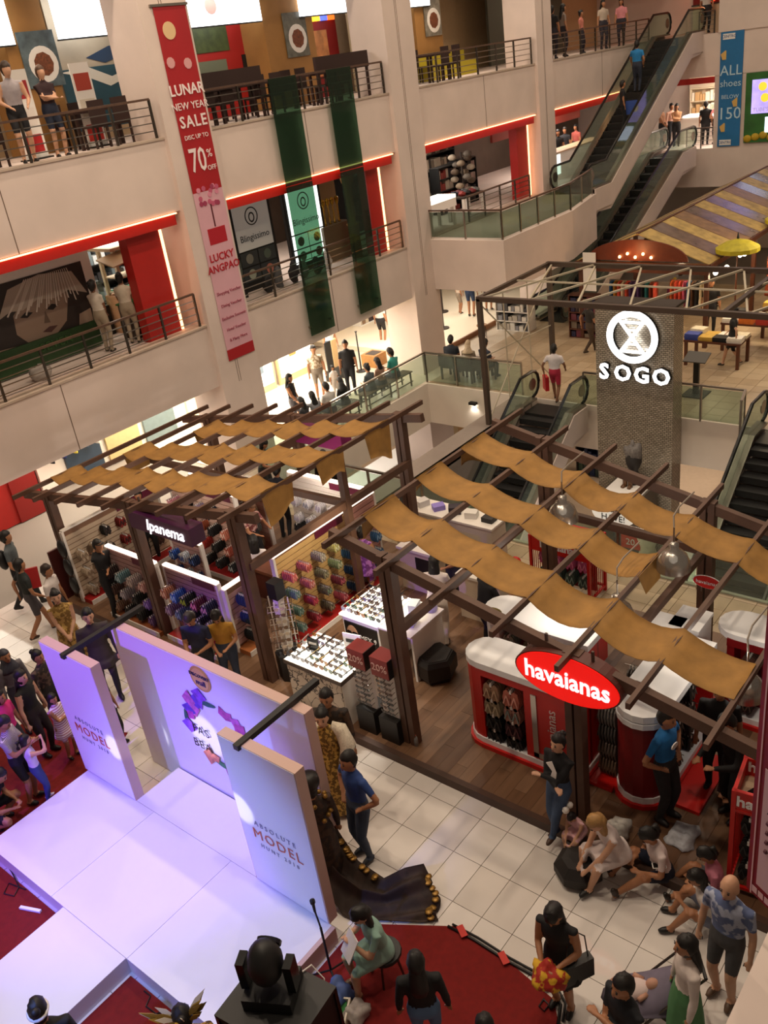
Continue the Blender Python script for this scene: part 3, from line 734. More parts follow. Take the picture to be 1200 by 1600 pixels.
def stock(t, place, cols, rows, x0, dx, z0, dz, colours, n=6, side=-1, individual=True, sc=.84):
    """hooks in a grid on a slatwall"""
    ordw = ('top', 'second', 'third', 'fourth', 'lowest'); nth = ('first', 'second', 'third', 'fourth', 'fifth', 'sixth', 'seventh')
    for j in range(rows):
        for i in range(cols):
            cname, col, strap = colours[(j*cols+i) % len(colours)] if not callable(colours) else colours(i, j)
            b = local(t, (x0+i*dx, side*.04, z0-j*dz)); o = wdir(t, (0, side, 0))
            ff_bar = MB()
            lab = '%s flip-flops, %s row, %s hook, %s' % (cname, ordw[j], nth[i], place)
            a = Vector((x0+i*dx, side*.04, z0-j*dz)); e = a+Vector((0, side*(n*.043+.05), 0))
            bar('hook', M_STEEL, t, a, e, .008, world=False)
            ff_hook(t, b, o, col, strap, n, lab, hook=False, individual=individual, sc=sc)

# big pale slatwall facing the sunglass tables (runs along X, goods toward -Y)
zb = DZ
tR5 = slatwall('tall pale slatwall of flip-flops beside the sunglass table', (8.47, 10.45, zb), 0, 1.85, 1.75, M_SLAT)
pal5 = [('coral pink', '#d8706a', '#e8a090'), ('coral', '#d9857a', '#c05a50'), ('silver grey', '#9a938a', '#c8beb0'), ('lemon', '#b7b06a', '#d8d7b8'), ('red', '#cf3f3f', '#f08070'),
        ('sea green', '#6f8f86', '#a8b8b0'), ('salmon', '#c9736a', '#e7b0a8'), ('olive grey', '#7e7a66', '#b0a888'), ('sage', '#7f8f6a', '#c8c8a8'), ('blue', '#3f6f9a', '#7fb0d0'),
        ('teal green', '#5f8278', '#98b0a8'), ('crimson', '#a83a4a', '#e06070'), ('pewter', '#6f6a62', '#98b09a'), ('berry', '#7a3040', '#d07080'), ('navy blue', '#244a78', '#5f90c0'),
        ('grey green', '#62807a', '#98a8a0'), ('wine red', '#8a2838', '#d05868'), ('bronze', '#5f5648', '#a09078'), ('rose', '#a84a58', '#e09098'), ('deep blue', '#1f4068', '#5080b0')]
stock(tR5, 'tall pale slatwall', 5, 4, .16, .37, 1.45, .345, pal5, n=6, sc=.68)
# short second panel at its far end with grey soles on its edge
tR5b = slatwall('narrow slatwall with grey flip-flops at the corner of the beige tiles', (10.42, 10.45, zb), 0, .75, 1.75, mat('#c08a80', .5), header=False)
stock(tR5b, 'narrow corner slatwall', 2, 4, .18, .36, 1.42, .36, [('grey', '#a39c92', '#7a746c'), ('blue', '#3d6690', '#88a8c8')], n=4, individual=False)
# front racks of the left stall
M_SLATV = mat('#8f6a86', .5)
tR2 = slatwall('low purple-tinted slatwall rack by the staff member in a cap', (7.72, 14.3, zb), -PI/2, 1.5, 1.42, M_SLATP, mat('#8a4a24', .6), both=False)
tR3 = slatwall('low purple-tinted slatwall rack behind the couple', (7.78, 12.62, zb), -PI/2, 1.45, 1.42, M_SLATP, M_PLINTH, both=True)
pal2 = [('dark brown', '#3a2a28', '#1c1616'), ('grey blue', '#5f7f86', '#9ab0b8'), ('pale grey', '#9a8a88', '#c0b0a8'), ('dusty pink', '#b0827a', '#d8b0a8'),
        ('brown', '#5a4038', '#2a1c1a'), ('silver', '#8a8088', '#b0a8b0'), ('black', '#1a1818', '#333030'), ('violet', '#6a4a9a', '#9a80d0'),
        ('tan', '#8a6a58', '#b09078'), ('black', '#161414', '#2a2828'), ('charcoal', '#2a2828', '#101010'), ('plum', '#4a2a4a', '#7a5a7a')]
stock(tR2, 'rack by the staff member in a cap', 4, 3, .2, .36, 1.12, .37, pal2, n=6)
pal3 = [('apricot', '#b8785a', '#e0b898'), ('cobalt blue', '#3a62b0', '#9ac0e8'), ('black and lime', '#141812', '#9ab030'), ('wine and pink', '#5a1a34', '#e080a8'), ('navy and pink', '#1c1c38', '#c88ab0'),
        ('mauve', '#7a6070', '#a890a0'), ('slate', '#4a5a68', '#7a90a0'), ('black', '#171616', '#343030'), ('black and white', '#151418', '#a8a8b0'), ('grey', '#6a6468', '#a09a9c')]
stock(tR3, 'rack behind the couple', 5, 2, .17, .28, 1.12, .37, pal3, n=6)
stock(tR3, 'rack behind the couple, far side', 2, 3, .9, .32, 1.1, .36, [('navy blue striped', '#33506e', '#d0c8c0')], n=5, side=1, individual=False)
# end of rack 3 facing the aisle: striped navy bunches
tE = slatwall('slim end rack of navy striped flip-flops beside the woman in yellow', (7.82, 11.1, zb), 0, .5, 1.3, M_SLATP, mat('#b06a3a', .5), lit=True, header=False)
stock(tE, 'slim end rack', 1, 3, .25, .3, 1.12, .36, [('navy striped', '#2f4a68', '#d8d0c8'), ('blue striped', '#27405e', '#c8c8c8'), ('black striped', '#1c222a', '#d0d0c8')], n=6)
# back-left wall along X
tR1 = slatwall('brown slatwall at the corner of the stall with black bags and shoes', (7.45, 15.35, zb), 0, 2.3, 1.6, mat('#b9a48c', .5), M_PLINTH, lit=False)
stock(tR1, 'corner slatwall', 2, 3, .2, .3, 1.15, .4, [('cream', '#b8a48c', '#8a7460')], n=5, individual=False)
stock(tR1, 'corner slatwall', 4, 3, .85, .38, 1.38, .4, [('black', '#1a1716', '#3a2a28'), ('red and black', '#7a1c18', '#1a1414'), ('black', '#141212', '#2a2a2a'), ('brown', '#3a2620', '#5a3a30')], n=4, individual=False)
for k in range(3):
    b = MB(); b.smooth = True; b.ball((0, 0, 0), (.06, .14, .2), 10, 8)
    o = b.build('cap_bag', M_BLACK, None, (7.36, 15.35+.0*k, .55+k*.42)); tag(o, ('black bag hung lowest at the end of the corner slatwall', 'black bag hung halfway up the end of the corner slatwall', 'black bag hung highest at the end of the corner slatwall')[k], 'bag')
b = MB(); b.box((0, 0, 0), (.9, .05, 1.25)); o = b.build('menu_board', mat('#4a1410', .6), None, (7.25, 15.75, 0)); tag(o, 'dark red display board leaning outside the stall corner', 'board')
# rear rack facing the crowd
tR4 = slatwall('rear slatwall of red and orange flip-flops behind the purple sign', (9.75, 14.75, zb), -PI/2, 2.0, 1.85, mat('#c9a898', .5), M_PLINTH)
pal4 = [('pink', '#b87a86', '#d8a8a0'), ('black', '#1a181c', '#3a3a40'), ('lilac', '#8a7a98', '#b8a8c0'), ('navy', '#20283c', '#48587a'), ('coral striped', '#c8705a', '#e8c8b8'),
        ('orange', '#b86a3a', '#d89a60'), ('brown', '#5a3228', '#8a5a48'), ('rust', '#a8583a', '#c88058'), ('black', '#161416', '#2a2a2c'), ('peach striped', '#c87a62', '#f0d0c0'),
        ('dark red', '#7a221c', '#b04838'), ('amber', '#b87a30', '#d8a860'), ('red', '#a02a20', '#d06850'), ('black', '#181616', '#303030'), ('red striped', '#a8503f', '#e0b8a8'),
        ('rust', '#8a3a20', '#b86a48'), ('brown', '#4a2a20', '#7a5040'), ('dark', '#1c1818', '#343030'), ('charcoal', '#28282a', '#484848'), ('black and white', '#202428', '#b8c0c0')]
stock(tR4, 'rear slatwall behind the purple sign', 5, 4, .22, .38, 1.55, .38, pal4, n=6, individual=True)
# rear white panels with pale goods
tR6 = slatwall('white rear slatwall with pale flip-flops near the stairwell glass', (11.2, 12.7, zb), -PI/2, 2.1, 1.75, M_SLATW, mat('#8a3a3a', .5), lit=True)
stock(tR6, 'white rear slatwall', 6, 2, .2, .34, 1.3, .38, [('white', '#d8d4da', '#b0a8c0'), ('white', '#e0dce0', '#8a8aa0')], n=4, individual=False)
stock(tR6, 'white rear slatwall', 6, 2, .2, .34, .72, .34, [('black', '#17171a', '#2f2f34'), ('black', '#1c1a20', '#d8d8d8'), ('navy', '#1c2c5a', '#e0e0e0')], n=5, individual=False)
tR7 = slatwall('rear rack of mixed shoes under the middle cloth strip', (10.6, 15.2, zb), -PI/2, 2.3, 1.5, mat('#b88a80', .5), M_PLINTH)
stock(tR7, 'rear rack', 6, 3, .2, .36, 1.2, .38, [('brown', '#6a4a3a', '#9a8070'), ('tan', '#a08468', '#c8b098'), ('black', '#1e1a1a', '#3a3434'), ('grey', '#7a7672', '#a8a4a0')], n=4, individual=False)
tR8 = slatwall('blue-stocked middle rack beside the cashier', (8.9, 13.9, zb), -PI/2, .9, 1.15, M_SLATP, M_PLINTH, header=False)
stock(tR8, 'middle rack', 3, 2, .15, .3, .95, .38, [('blue', '#1f4a9a', '#88a8d8'), ('white and blue', '#c8d0d8', '#2a50a0'), ('navy', '#1a2a50', '#5070b0')], n=4, individual=False)

# cashier counter
t = thing('cash_counter', 'dark red wooden cash counter behind the floral-shirt woman', 'counter', (9.55, 11.2, zb))
block('body', mat('#5a2a20', .45, noise=.2, scale=4), t, (9.3, 10.75, zb), (9.85, 12.2, zb+.62)); block('top', mat('#7a4a34', .35, noise=.2, scale=4), t, (9.25, 10.72, zb+.62), (9.9, 12.25, zb+.68))
block('lamp_strip', mat('#ffd9b0', .5, emit=3), t, (9.35, 10.78, zb+.69), (9.4, 11.3, zb+.72))
b = MB(); b.box((9.45, 11.3, zb+.68), (9.85, 11.75, zb+.72)); b.box((9.7, 11.32, zb+.72), (9.74, 11.72, zb+1.0)); tag(b.build('cash_register', M_BLACK), 'small black till on the dark red counter', 'till')

# ---------------------------------------------------------------- sunglass tables
_sg = {}
def sunglass_mesh(lens, frame):
    if (lens, frame) in _sg: return _sg[(lens, frame)]
    b = MB()
    for s in (-1, 1):
        n = 7; pts = [(0, s*.036+.030*math.cos(2*PI*k/n+.3), .028+.025*math.sin(2*PI*k/n+.3)) for k in range(n)]
        b.mi = 0; b.slab(pts, (-.006, 0, 0))
        b.mi = 1; b.box((0, s*.066-.003, .036), (.13, s*.066+.003, .042))
    b.box((-.004, -.012, .036), (.004, .012, .042))
    me = b.mesh('sunglasses', [mat(lens, .15), mat(frame, .35)]); _sg[(lens, frame)] = me; return me
SGC = [('black', '#141416', '#0c0c0c'), ('smoke grey', '#4a4a50', '#1a1a1a'), ('brown', '#4a2c1c', '#3a2014'), ('green mirrored', '#3a5a44', '#c8b070'), ('violet mirrored', '#5a4a80', '#222222'), ('silver mirrored', '#a8aab0', '#888888'), ('amber', '#8a5a28', '#5a3a20')]
def sunglass_grid(place, fn, nu, nv, rz, colours=SGC, scale=1.6, skip=None):
    k = 0
    for i in range(nu):
        for j in range(nv):
            if skip and skip(i, j): continue
            cn, l, f = colours[(i*5+j*3+(i*j) % 4) % len(colours)]
            o = put('sunglasses', sunglass_mesh(l, f), None, fn(i/(max(nu-1, 1)), j/(max(nv-1, 1))), (0, 0, rz+random.uniform(-.15, .15)), (scale,)*3)
            tag(o, '%s sunglasses %s' % (cn, place), 'sunglasses', 'sunglasses '+place); k += 1
M_TABLEW = mat('#efe9df', .4); M_GLOW = mat('#fff8ea', .3, emit=1.1)
def print_mat():
    def f(nt, b):
        tc = nt.nodes.new('ShaderNodeNewGeometry'); v = nt.nodes.new('ShaderNodeTexVoronoi'); v.feature = 'DISTANCE_TO_EDGE'; v.inputs['Scale'].default_value = 5.5
        w = nt.nodes.new('ShaderNodeTexNoise'); w.inputs['Scale'].default_value = 6
        r = nt.nodes.new('ShaderNodeValToRGB'); r.color_ramp.elements[0].position = .02; r.color_ramp.elements[1].position = .05
        r.color_ramp.elements[0].color = lin('#3a352f')+(1,); r.color_ramp.elements[1].color = lin('#c4baa8')+(1,)
        mx = nt.nodes.new('ShaderNodeMixRGB'); mx.inputs[0].default_value = .25
        nt.links.new(tc.outputs['Position'], mx.inputs[1]); nt.links.new(tc.outputs['Position'], w.inputs['Vector']); nt.links.new(w.outputs['Color'], mx.inputs[2]); nt.links.new(mx.outputs[0], v.inputs['Vector'])
        nt.links.new(v.outputs['Distance'], r.inputs[0]); nt.links.new(r.outputs[0], b.inputs['Base Color'])
    return mix_mat('face_print', f)
# table 1
t = thing('sunglass_table', 'lit white sunglass table with line-drawn faces on its front', 'display table', (7.65, 8.6, DZ))
block('body', M_TABLEW, t, (7.3, 8.05, DZ), (8.05, 9.18, DZ+.86)); block('printed_front', print_mat(), t, (7.285, 8.05, DZ), (7.3, 9.18, DZ+.84)); block('printed_side', M_TABLEW, t, (7.3, 8.035, DZ), (8.05, 8.05, DZ+.84))
block('top', M_GLOW, t, (7.27, 8.02, DZ+.86), (8.08, 9.21, DZ+.89)); block('edge', mat('#4a3a30', .5), t, (7.26, 8.01, DZ+.82), (7.275, 9.22, DZ+.89)); block('edge', mat('#4a3a30', .5), t, (7.26, 8.005, DZ+.82), (8.08, 8.02, DZ+.89))
sunglass_grid('laid in rows on the face-printed table', lambda u, v: (7.36+.6*u, 8.14+.98*v, DZ+.892), 6, 6, 0, skip=lambda i, j: (i*j) % 5 == 4)
for k, (x, y, w) in enumerate(((7.7, 8.95, .1), (7.98, 8.35, .16))):
    t = thing('price_card', ('small black price card standing on the face-printed table', 'tall white and black advert card on the face-printed table')[k], 'card', (x, y, DZ+.89), .2)
    block('card', M_BLACK if k == 0 else M_WHITE, t, (-.01, -w, 0), (.01, w, w*2), world=False); block('print', M_WHITE if k == 0 else M_BLACK, t, (-.014, -w*.7, w*1.0), (-.01, w*.7, w*1.4), world=False)
    block('foot', M_BLACK, t, (-.04, -w, 0), (.04, w, .008), world=False)
# table 2 with the advert front
t = thing('sunglass_table', 'white sunglass desk with a black face advert on its front', 'display table', (9.1, 8.5, DZ))
block('body', M_TABLEW, t, (8.66, 8.42, DZ), (9.5, 9.2, DZ+.9)); block('leg_panel', M_TABLEW, t, (8.7, 7.76, DZ), (9.5, 7.8, DZ+.9)); block('top', M_GLOW, t, (8.62, 8.4, DZ+.9), (9.54, 9.23, DZ+.93)); block('top', M_TABLEW, t, (8.62, 7.73, DZ+.9), (9.54, 8.4, DZ+.93))
block('advert', mat('#16130f', .4), t, (8.64, 8.46, DZ+.3), (8.66, 9.16, DZ+.8))
b = MB(); b.smooth = True; b.ball((0, 0, 0), (.012, .13, .19), 14, 10); b.build('advert_face', mat('#b98a6c', .6), t, Vector((8.64, 9.0, DZ+.56))-t.location)
b = MB(); b.ball((0, -.06, 0), (.012, .07, .04), 12, 8); b.ball((0, .06, 0), (.012, .06, .04), 12, 8); b.build('advert_lenses', M_BLACKG, t, Vector((8.632, 9.0, DZ+.6))-t.location)
text('lettering', 'MEX 9', .13, Vector((8.634, 8.66, DZ+.56))-t.location, (0, -1, 0), (0, 0, 1), M_WHITE, t)
sunglass_grid('on the tilted racks of the advert desk', lambda u, v: (8.72+.72*u, 8.5+.64*v, DZ+.93+.03*u), 7, 5, 0, skip=lambda i, j: (i+j*2) % 7 == 5)
for k, (x, y, c, lab) in enumerate(((8.95, 7.95, '#b9aee0', 'small lilac box on the advert desk'), (9.3, 8.15, '#c8d0cc', 'pale grey display box on the advert desk'), (9.42, 7.9, '#b0a8d8', 'round lilac case at the back of the advert desk'))):
    b = MB(); b.box((-.11, -.07, 0), (.11, .07, .14)) if k < 2 else b.lathe([(.1, 0), (.11, .05), (.08, .12)], n=14); o = b.build('display_box', mat(c, .4), None, (x, y, DZ+.93), (0, 0, .3)); tag(o, lab, 'box')
# two discount towers
for k, (x, y) in enumerate(((7.5, 7.72), (7.5, 7.28))):
    t = thing('sunglass_tower', ('slim sunglass tower with a twenty percent sign, nearer the printed table', 'slim sunglass tower with a twenty percent sign, against the timber post')[k], 'display stand', (x, y, DZ))
    block('base', M_BLACK, t, (-.13, -.17, 0), (.22, .17, .42), world=False); block('board', M_WHITE, t, (-.02, -.15, .42), (.03, .15, 1.2), world=False)
    block('sign', mat('#8a1c16', .45), t, (-.13, -.16, 1.2), (.14, .16, 1.52), world=False); block('sign_side', M_BLACK, t, (-.12, -.17, 1.2), (.14, -.16, 1.52), world=False)
    text('lettering', '20%', .17, (-.134, 0, 1.36), (0, -1, 0), (0, 0, 1), mat('#e8c0b8', .5), t)
    sunglass_grid('pegged down the %s discount tower' % ('first', 'second')[k], lambda u, v, x=x, y=y: (x-.09, y+.07-.14*v, DZ+.5+.64*u), 8, 2, 0, SGC[:3], 1.0)
# round sunglass spinner
t = thing('sunglass_spinner', 'white spinner of spectacles behind the timber post', 'display stand', (7.85, 9.75, DZ))
b = MB(); b.lathe([(.24, 0), (.24, .5), (.2, .52)], n=8); b.build('base', M_BLACK, t)
b = MB(); b.box((-.06, -.06, .5), (.06, .06, 1.55)); b.build('column', M_TABLEW, t); block('topper', M_BLACK, t, (-.1, -.1, 1.55), (.1, .1, 1.85), world=False)
for k in range(4): b = MB(); a = k*PI/2+.4; b.tube([(.17*math.cos(a), .17*math.sin(a), .5), (.17*math.cos(a), .17*math.sin(a), 1.55)], .012); b.build('rod', M_TABLEW, t)
for a in range(4):
    an = a*PI/2+.8
    for j in range(8):
        o = put('sunglasses', sunglass_mesh('#b8a890', '#d8cfc0') if (a+j) % 2 else sunglass_mesh('#6a5038', '#3a2a20'), None, (7.85+.2*math.cos(an), 9.75+.2*math.sin(an), DZ+.56+j*.12), (0, 0, an+PI), (1.3,)*3)
        tag(o, 'pale spectacles on the white spinner' if (a+j) % 2 else 'brown spectacles on the white spinner', 'sunglasses', 'spectacles on the spinner')
# black hexagonal pouf
t = thing('pouf', 'black faceted hexagonal pouf on the deck', 'stool', (9.02, 7.62, DZ), .3)
b = MB(); b.lathe([(.30, 0), (.36, .1), (.36, .34), (.31, .42)], n=6); b.build('body', mat('#161414', .45, noise=.2), t)
b = MB(); b.lathe([(.30, .42), (.28, .435)], n=6); b.build('seat', mat('#211e1e', .4, noise=.3, scale=14), t)
# rear serving counters of the right stall
for k, (a, c, lab) in enumerate((((10.9, 8.95), (11.5, 9.75), 'white serving counter behind the sunglass desk'), ((10.6, 7.35), (11.1, 8.2), 'cream counter beside the woman in white'))):
    t = thing('serving_counter', lab, 'counter', (a[0], a[1], DZ))
    block('body', mat('#d8c8b0', .5), t, (a[0], a[1], DZ), (c[0], c[1], DZ+.85)); block('top', M_TABLEW, t, (a[0]-.03, a[1]-.03, DZ+.85), (c[0]+.03, c[1]+.03, DZ+.9)); block('inner_shelf', M_BLACK, t, (a[0]-.01, a[1]+.1, DZ+.2), (a[0], a[1]+.42, DZ+.75))
t = thing('serving_counter', 'long low counter with stock by the stairwell glass', 'counter', (12.2, 9.0, 0))
block('body', mat('#cfc4b4', .5), t, (12.3, 8.6, 0), (12.8, 11.0, .9)); block('top', M_TABLEW, t, (12.27, 8.57, .9), (12.83, 11.03, .94))
for k in range(6):
    b = MB(); b.box((-.1, -.12, 0), (.1, .12, .1+.03*(k % 3))); o = b.build('stock_box', mat(('#1a1818', '#e0dcd4', '#2a2230', '#8a7ac8', '#d8d4d0', '#161616')[k], .5), None, (12.55, 8.8+k*.4, .94), (0, 0, .3*k)); tag(o, ('black', 'white', 'dark purple', 'lilac', 'off-white', 'matt black')[k]+' stock box on the long low counter', 'box')
# plastic bottle standing on the deck edge
t = thing('water_bottle', 'small clear water bottle on the deck beside the post', 'bottle', at(651, 1165, DZ)); b = MB(); b.smooth = True; b.lathe([(.03, 0), (.033, .08), (.03, .15), (.012, .19)], n=10); b.build('body', glass_mat('#e8eef0', .25), t); b = MB(); b.lathe([(.014, .19), (.014, .21)], n=8); b.build('cap', mat('#d86a5a', .5), t)
# lamps of the stall
for x, y in ((8.6, 11.6), (8.6, 13.9), (10.6, 11.6)): light('POINT', 'stall_lamp', (x, y, 2.1), 26, SOFT, .08)
for x, y in ((7.7, 8.6), (9.1, 8.8)): light('SPOT', 'table_lamp', (x, y, 2.6), 120, (1, .93, .82), .08, (x, y, 0), angle=75, blend=.6)
light('SPOT', 'slatwall_lamp', (9.3, 8.9, 2.7), 90, (1, .86, .62), .06, (9.4, 10.45, 1.3), angle=80, blend=.6)

# ---------------------------------------------------------------- red sandal kiosks of the right stall
M_HRED = mat('#c4160f', .4); M_HDARK = mat('#7a0f14', .45); M_HWHITE = mat('#eef0f2', .35); M_MIRROR = mat('#b8b4b0', .15, metal=.7)
def round_end(x0, x1, y0, y1, end, n=8):
    """plan outline of a counter, one end half round; end in '+y','-x'"""
    if end == '+y':
        c = (x0+x1)/2; r = (x1-x0)/2
        return [(x0, y0), (x1, y0)]+[(c+r*math.cos(a), y1-r+r*math.sin(a)) for a in [PI*k/n for k in range(n+1)]]
    c = (y0+y1)/2; r = (y1-y0)/2
    return [(x1, y0), (x1, y1)]+[(x0+r+r*math.cos(a), c+r*math.sin(a)) for a in [PI/2+PI*k/n for k in range(n+1)]]
def rail_thing(label, x0, x1, y0, y1, h, end, cat='display stand'):
    t = thing('sandal_kiosk', label, cat, ((x0+x1)/2, (y0+y1)/2, DZ))
    o = round_end(x0, x1, y0, y1, end)
    b = MB(); b.prism(round_end(x0-.06, x1+.06, y0-.06, y1+.06, end), DZ, DZ+.07); b.build('plinth', M_HRED, t, world=True)
    b = MB(); b.prism(round_end(x0-.02, x1+.02, y0-.02, y1+.02, end), DZ+.07, DZ+.16); b.build('kick_band', M_HWHITE, t, world=True)
    b = MB(); b.prism(round_end(x0-.015, x1+.015, y0-.015, y1+.015, end), DZ+h-.1, DZ+h); b.build('top', M_HWHITE, t, world=True)
    return t, o
# K1: long gondola, rounded toward the sunglass side
t, o = rail_thing('red sandal gondola with a rounded white end near the pouf', 8.02, 8.62, 4.5, 6.35, 1.5, '+y')
b = MB(); b.prism(round_end(8.02, 8.62, 6.0, 6.35, '+y'), DZ+.16, DZ+1.4); b.build('end_body', M_HRED, t, world=True)
block('core', M_HDARK, t, (8.3, 4.5, DZ+.16), (8.36, 6.0, DZ+1.4))
for y in (5.25, 4.5): block('upright', M_HRED, t, (8.02, y, DZ+.16), (8.62, y+.07, DZ+1.4))
block('header', M_HRED, t, (8.015, 4.5, DZ+1.28), (8.03, 6.05, DZ+1.42)); block('side_panel', M_HRED, t, (8.02, 4.57, DZ+.16), (8.06, 5.25, DZ+1.28)); block('panel_frame', M_MIRROR, t, (8.0, 5.12, DZ+.2), (8.02, 5.2, DZ+1.28)); block('panel_frame', M_MIRROR, t, (8.0, 4.62, DZ+.2), (8.02, 5.2, DZ+.28))
text('lettering', 'havaianas', .2, Vector((8.012, 4.9, DZ+.75))-t.location, (0, 0, 1), (0, 1, 0), mat('#e0c8c4', .5), t)
K1 = t
pk = [('tan brown', '#a07c62', '#c8a888'), ('coral', '#b86a58', '#e0a090'), ('beige', '#9a8a70', '#c8b898'), ('rose and grey', '#a87a6c', '#7f8f8a'), ('black', '#151416', '#2a2a2c'), ('dark wine', '#3a1c24', '#5a3038'), ('black', '#121214', '#262628'), ('charcoal', '#1e1e20', '#3a3a3c')]
ordw = ('top', 'second', 'third', 'lowest')
for j in range(4):
    for i in range(2):
        cn, c1, c2 = pk[j*2+i]; y = 5.86-i*.32; z = DZ+1.2-j*.27
        bar('hook', M_STEEL, K1, (8.3, y, z), (7.98, y, z), .01)
        ff_hook(K1, (8.28, y, z), (-1, 0, 0), c1, c2, 6, '%s flip-flops, %s row of the gondola near the pouf' % (cn, ordw[j]), hook=False, sc=1.35)
t = thing('gold_bowl', 'gold bowl of trinkets on the white kiosk top', 'bowl', at(767, 967, DZ+1.5)); b = MB(); b.smooth = True; b.lathe([(.05, 0), (.12, .03), (.17, .09), (.16, .085), (.1, .035)], n=18); b.build('bowl', mat('#8a7a44', .4, metal=.5), t)
b = MB(); b.smooth = True; b.ball((0, 0, .06), (.1, .1, .035), 8, 5); b.build('trinkets', mat('#8a5a34', .6, noise=.5, scale=50), t)
# K1b: second gondola behind, white top, grey-green sandals
t, o = rail_thing('white-topped sandal gondola behind the rounded one', 9.05, 9.65, 4.9, 6.7, 1.5, '+y')
b = MB(); b.prism(round_end(9.05, 9.65, 6.35, 6.7, '+y'), DZ+.16, DZ+1.4); b.build('end_body', M_HWHITE, t, world=True)
block('core', M_HDARK, t, (9.33, 4.9, DZ+.16), (9.38, 6.4, DZ+1.4)); block('upright', M_HRED, t, (9.05, 4.9, DZ+.16), (9.65, 4.97, DZ+1.4)); block('header', M_HRED, t, (9.04, 4.9, DZ+1.34), (9.06, 6.4, DZ+1.42))
for j in range(3):
    for i in range(4):
        cn, c1, c2 = (('grey green', '#7f8a7c', '#a8b0a0'), ('olive', '#6a6a52', '#9a9a80'), ('dark camouflage', '#2f3a28', '#4a5a3a'), ('black and yellow', '#1c1c1c', '#b8b048'))[(i+j) % 4]; y = 6.2-i*.34; z = DZ+1.24-j*.36
        bar('hook', M_STEEL, t, (9.33, y, z), (8.98, y, z), .01); ff_hook(t, (9.31, y, z), (-1, 0, 0), c1, c2, 6, 'x', hook=False, individual=False)
# K2: gondola running away from the aisle, round red end
t, o = rail_thing('round-ended red sandal gondola beside the man in the blue shirt', 8.05, 9.9, 3.45, 4.1, 1.5, '-x')
b = MB(); b.smooth = False; b.prism(round_end(8.05, 8.45, 3.45, 4.1, '-x'), DZ+.16, DZ+1.3); b.build('end_body', M_HDARK, t, world=True)
b = MB(); b.prism(round_end(8.03, 8.5, 3.43, 4.12, '-x'), DZ+1.3, DZ+1.38); b.build('end_tray', M_HWHITE, t, world=True)
block('core', M_HDARK, t, (8.45, 3.75, DZ+.16), (9.9, 3.8, DZ+1.4)); block('upright', M_HRED, t, (8.45, 3.45, DZ+.16), (8.52, 4.1, DZ+1.4)); block('upright', M_HRED, t, (9.83, 3.45, DZ+.16), (9.9, 4.1, DZ+1.4))
block('foot_plate', M_HRED, t, (8.1, 4.1, DZ), (9.2, 4.5, DZ+.05)); block('foot_plate', M_HRED, t, (8.3, 3.0, DZ), (9.4, 3.45, DZ+.05))
for j in range(4):
    for i in range(3):
        cn, c1, c2 = (('grey', '#6f6c68', '#4a4a48'), ('dark grey', '#4a4744', '#2e2c2a'), ('taupe', '#5f5248', '#7a6a5c'), ('brown', '#6a5644', '#8a7460'))[j]; x = 8.4+i*.42; z = DZ+1.24-j*.28
        bar('hook', M_STEEL, t, (x, 3.8, z), (x, 4.44, z), .01); ff_hook(t, (x, 4.12, z), (0, 1, 0), c1, c2, 6, '%s flip-flops, %s row, %s hook of the round-ended gondola' % (cn, ordw[j], ('front', 'middle', 'rear')[i]), hook=False, individual=(i == 0), sc=1.25)
        bar('hook', M_STEEL, t, (x, 3.75, z), (x, 3.42, z), .01); ff_hook(t, (x, 3.73, z), (0, -1, 0), ('#2a2624', '#3a302a', '#1c1a1a', '#141414')[j], '#5a5048', 6, 'x', hook=False, individual=False)
def disc_sign(label, p, rz=0.0, parent=None):
    t = thing('disc_sign', label, 'sign', p, rz)
    n = 28; ov = lambda s: [(0, s*.2*math.cos(2*PI*k/n), .18+s*.1*math.sin(2*PI*k/n)) for k in range(n)]
    b = MB(); b.slab(ov(1.06), (.012, 0, 0)); b.build('rim', M_HWHITE, t); b = MB(); b.slab(ov(1), (-.006, 0, 0)); fc = b.build('face', M_HRED, t)
    text('lettering', 'havaianas', .085, (-.009, 0, .175), (0, -1, 0), (0, 0, 1), M_HWHITE, fc)
    b = MB(); b.tube([(.006, .08, 0), (.006, .08, .1)], .004); b.build('stem', M_STEEL, t); b = MB(); b.tube([(.006, -.08, 0), (.006, -.08, .1)], .004); b.build('stem', M_STEEL, t)
    return t
disc_sign('small red oval sign on the round-ended gondola', (8.35, 3.85, DZ+1.5)); disc_sign('small red oval sign by the beige tiles', (11.0, 4.0, DZ+1.5))
# K3 / K4 rear gondolas
t, o = rail_thing('rear red gondola with striped brown sandals near the long red banner', 10.2, 10.8, 1.2, 3.6, 1.5, '+y')
block('core', M_HDARK, t, (10.48, 1.2, DZ+.16), (10.53, 3.4, DZ+1.4)); block('end_body', M_HDARK, t, (10.2, 3.3, DZ+.16), (10.8, 3.4, DZ+1.4)); block('upright', M_HRED, t, (10.2, 1.2, DZ+.16), (10.8, 1.27, DZ+1.4)); block('header', M_HDARK, t, (10.18, 1.2, DZ+1.3), (10.2, 3.4, DZ+1.42))
for j in range(3):
    for i in range(4):
        y = 3.1-i*.36; z = DZ+1.22-j*.36; c1, c2 = (('#4a2c22', '#d8c0b0'), ('#6a3a34', '#c8988c'), ('#241c1a', '#5a4a40'))[(i+j) % 3]
        bar('hook', M_STEEL, t, (10.48, y, z), (10.12, y, z), .01); ff_hook(t, (10.46, y, z), (-1, 0, 0), c1, c2, 7, 'x', hook=False, individual=False)
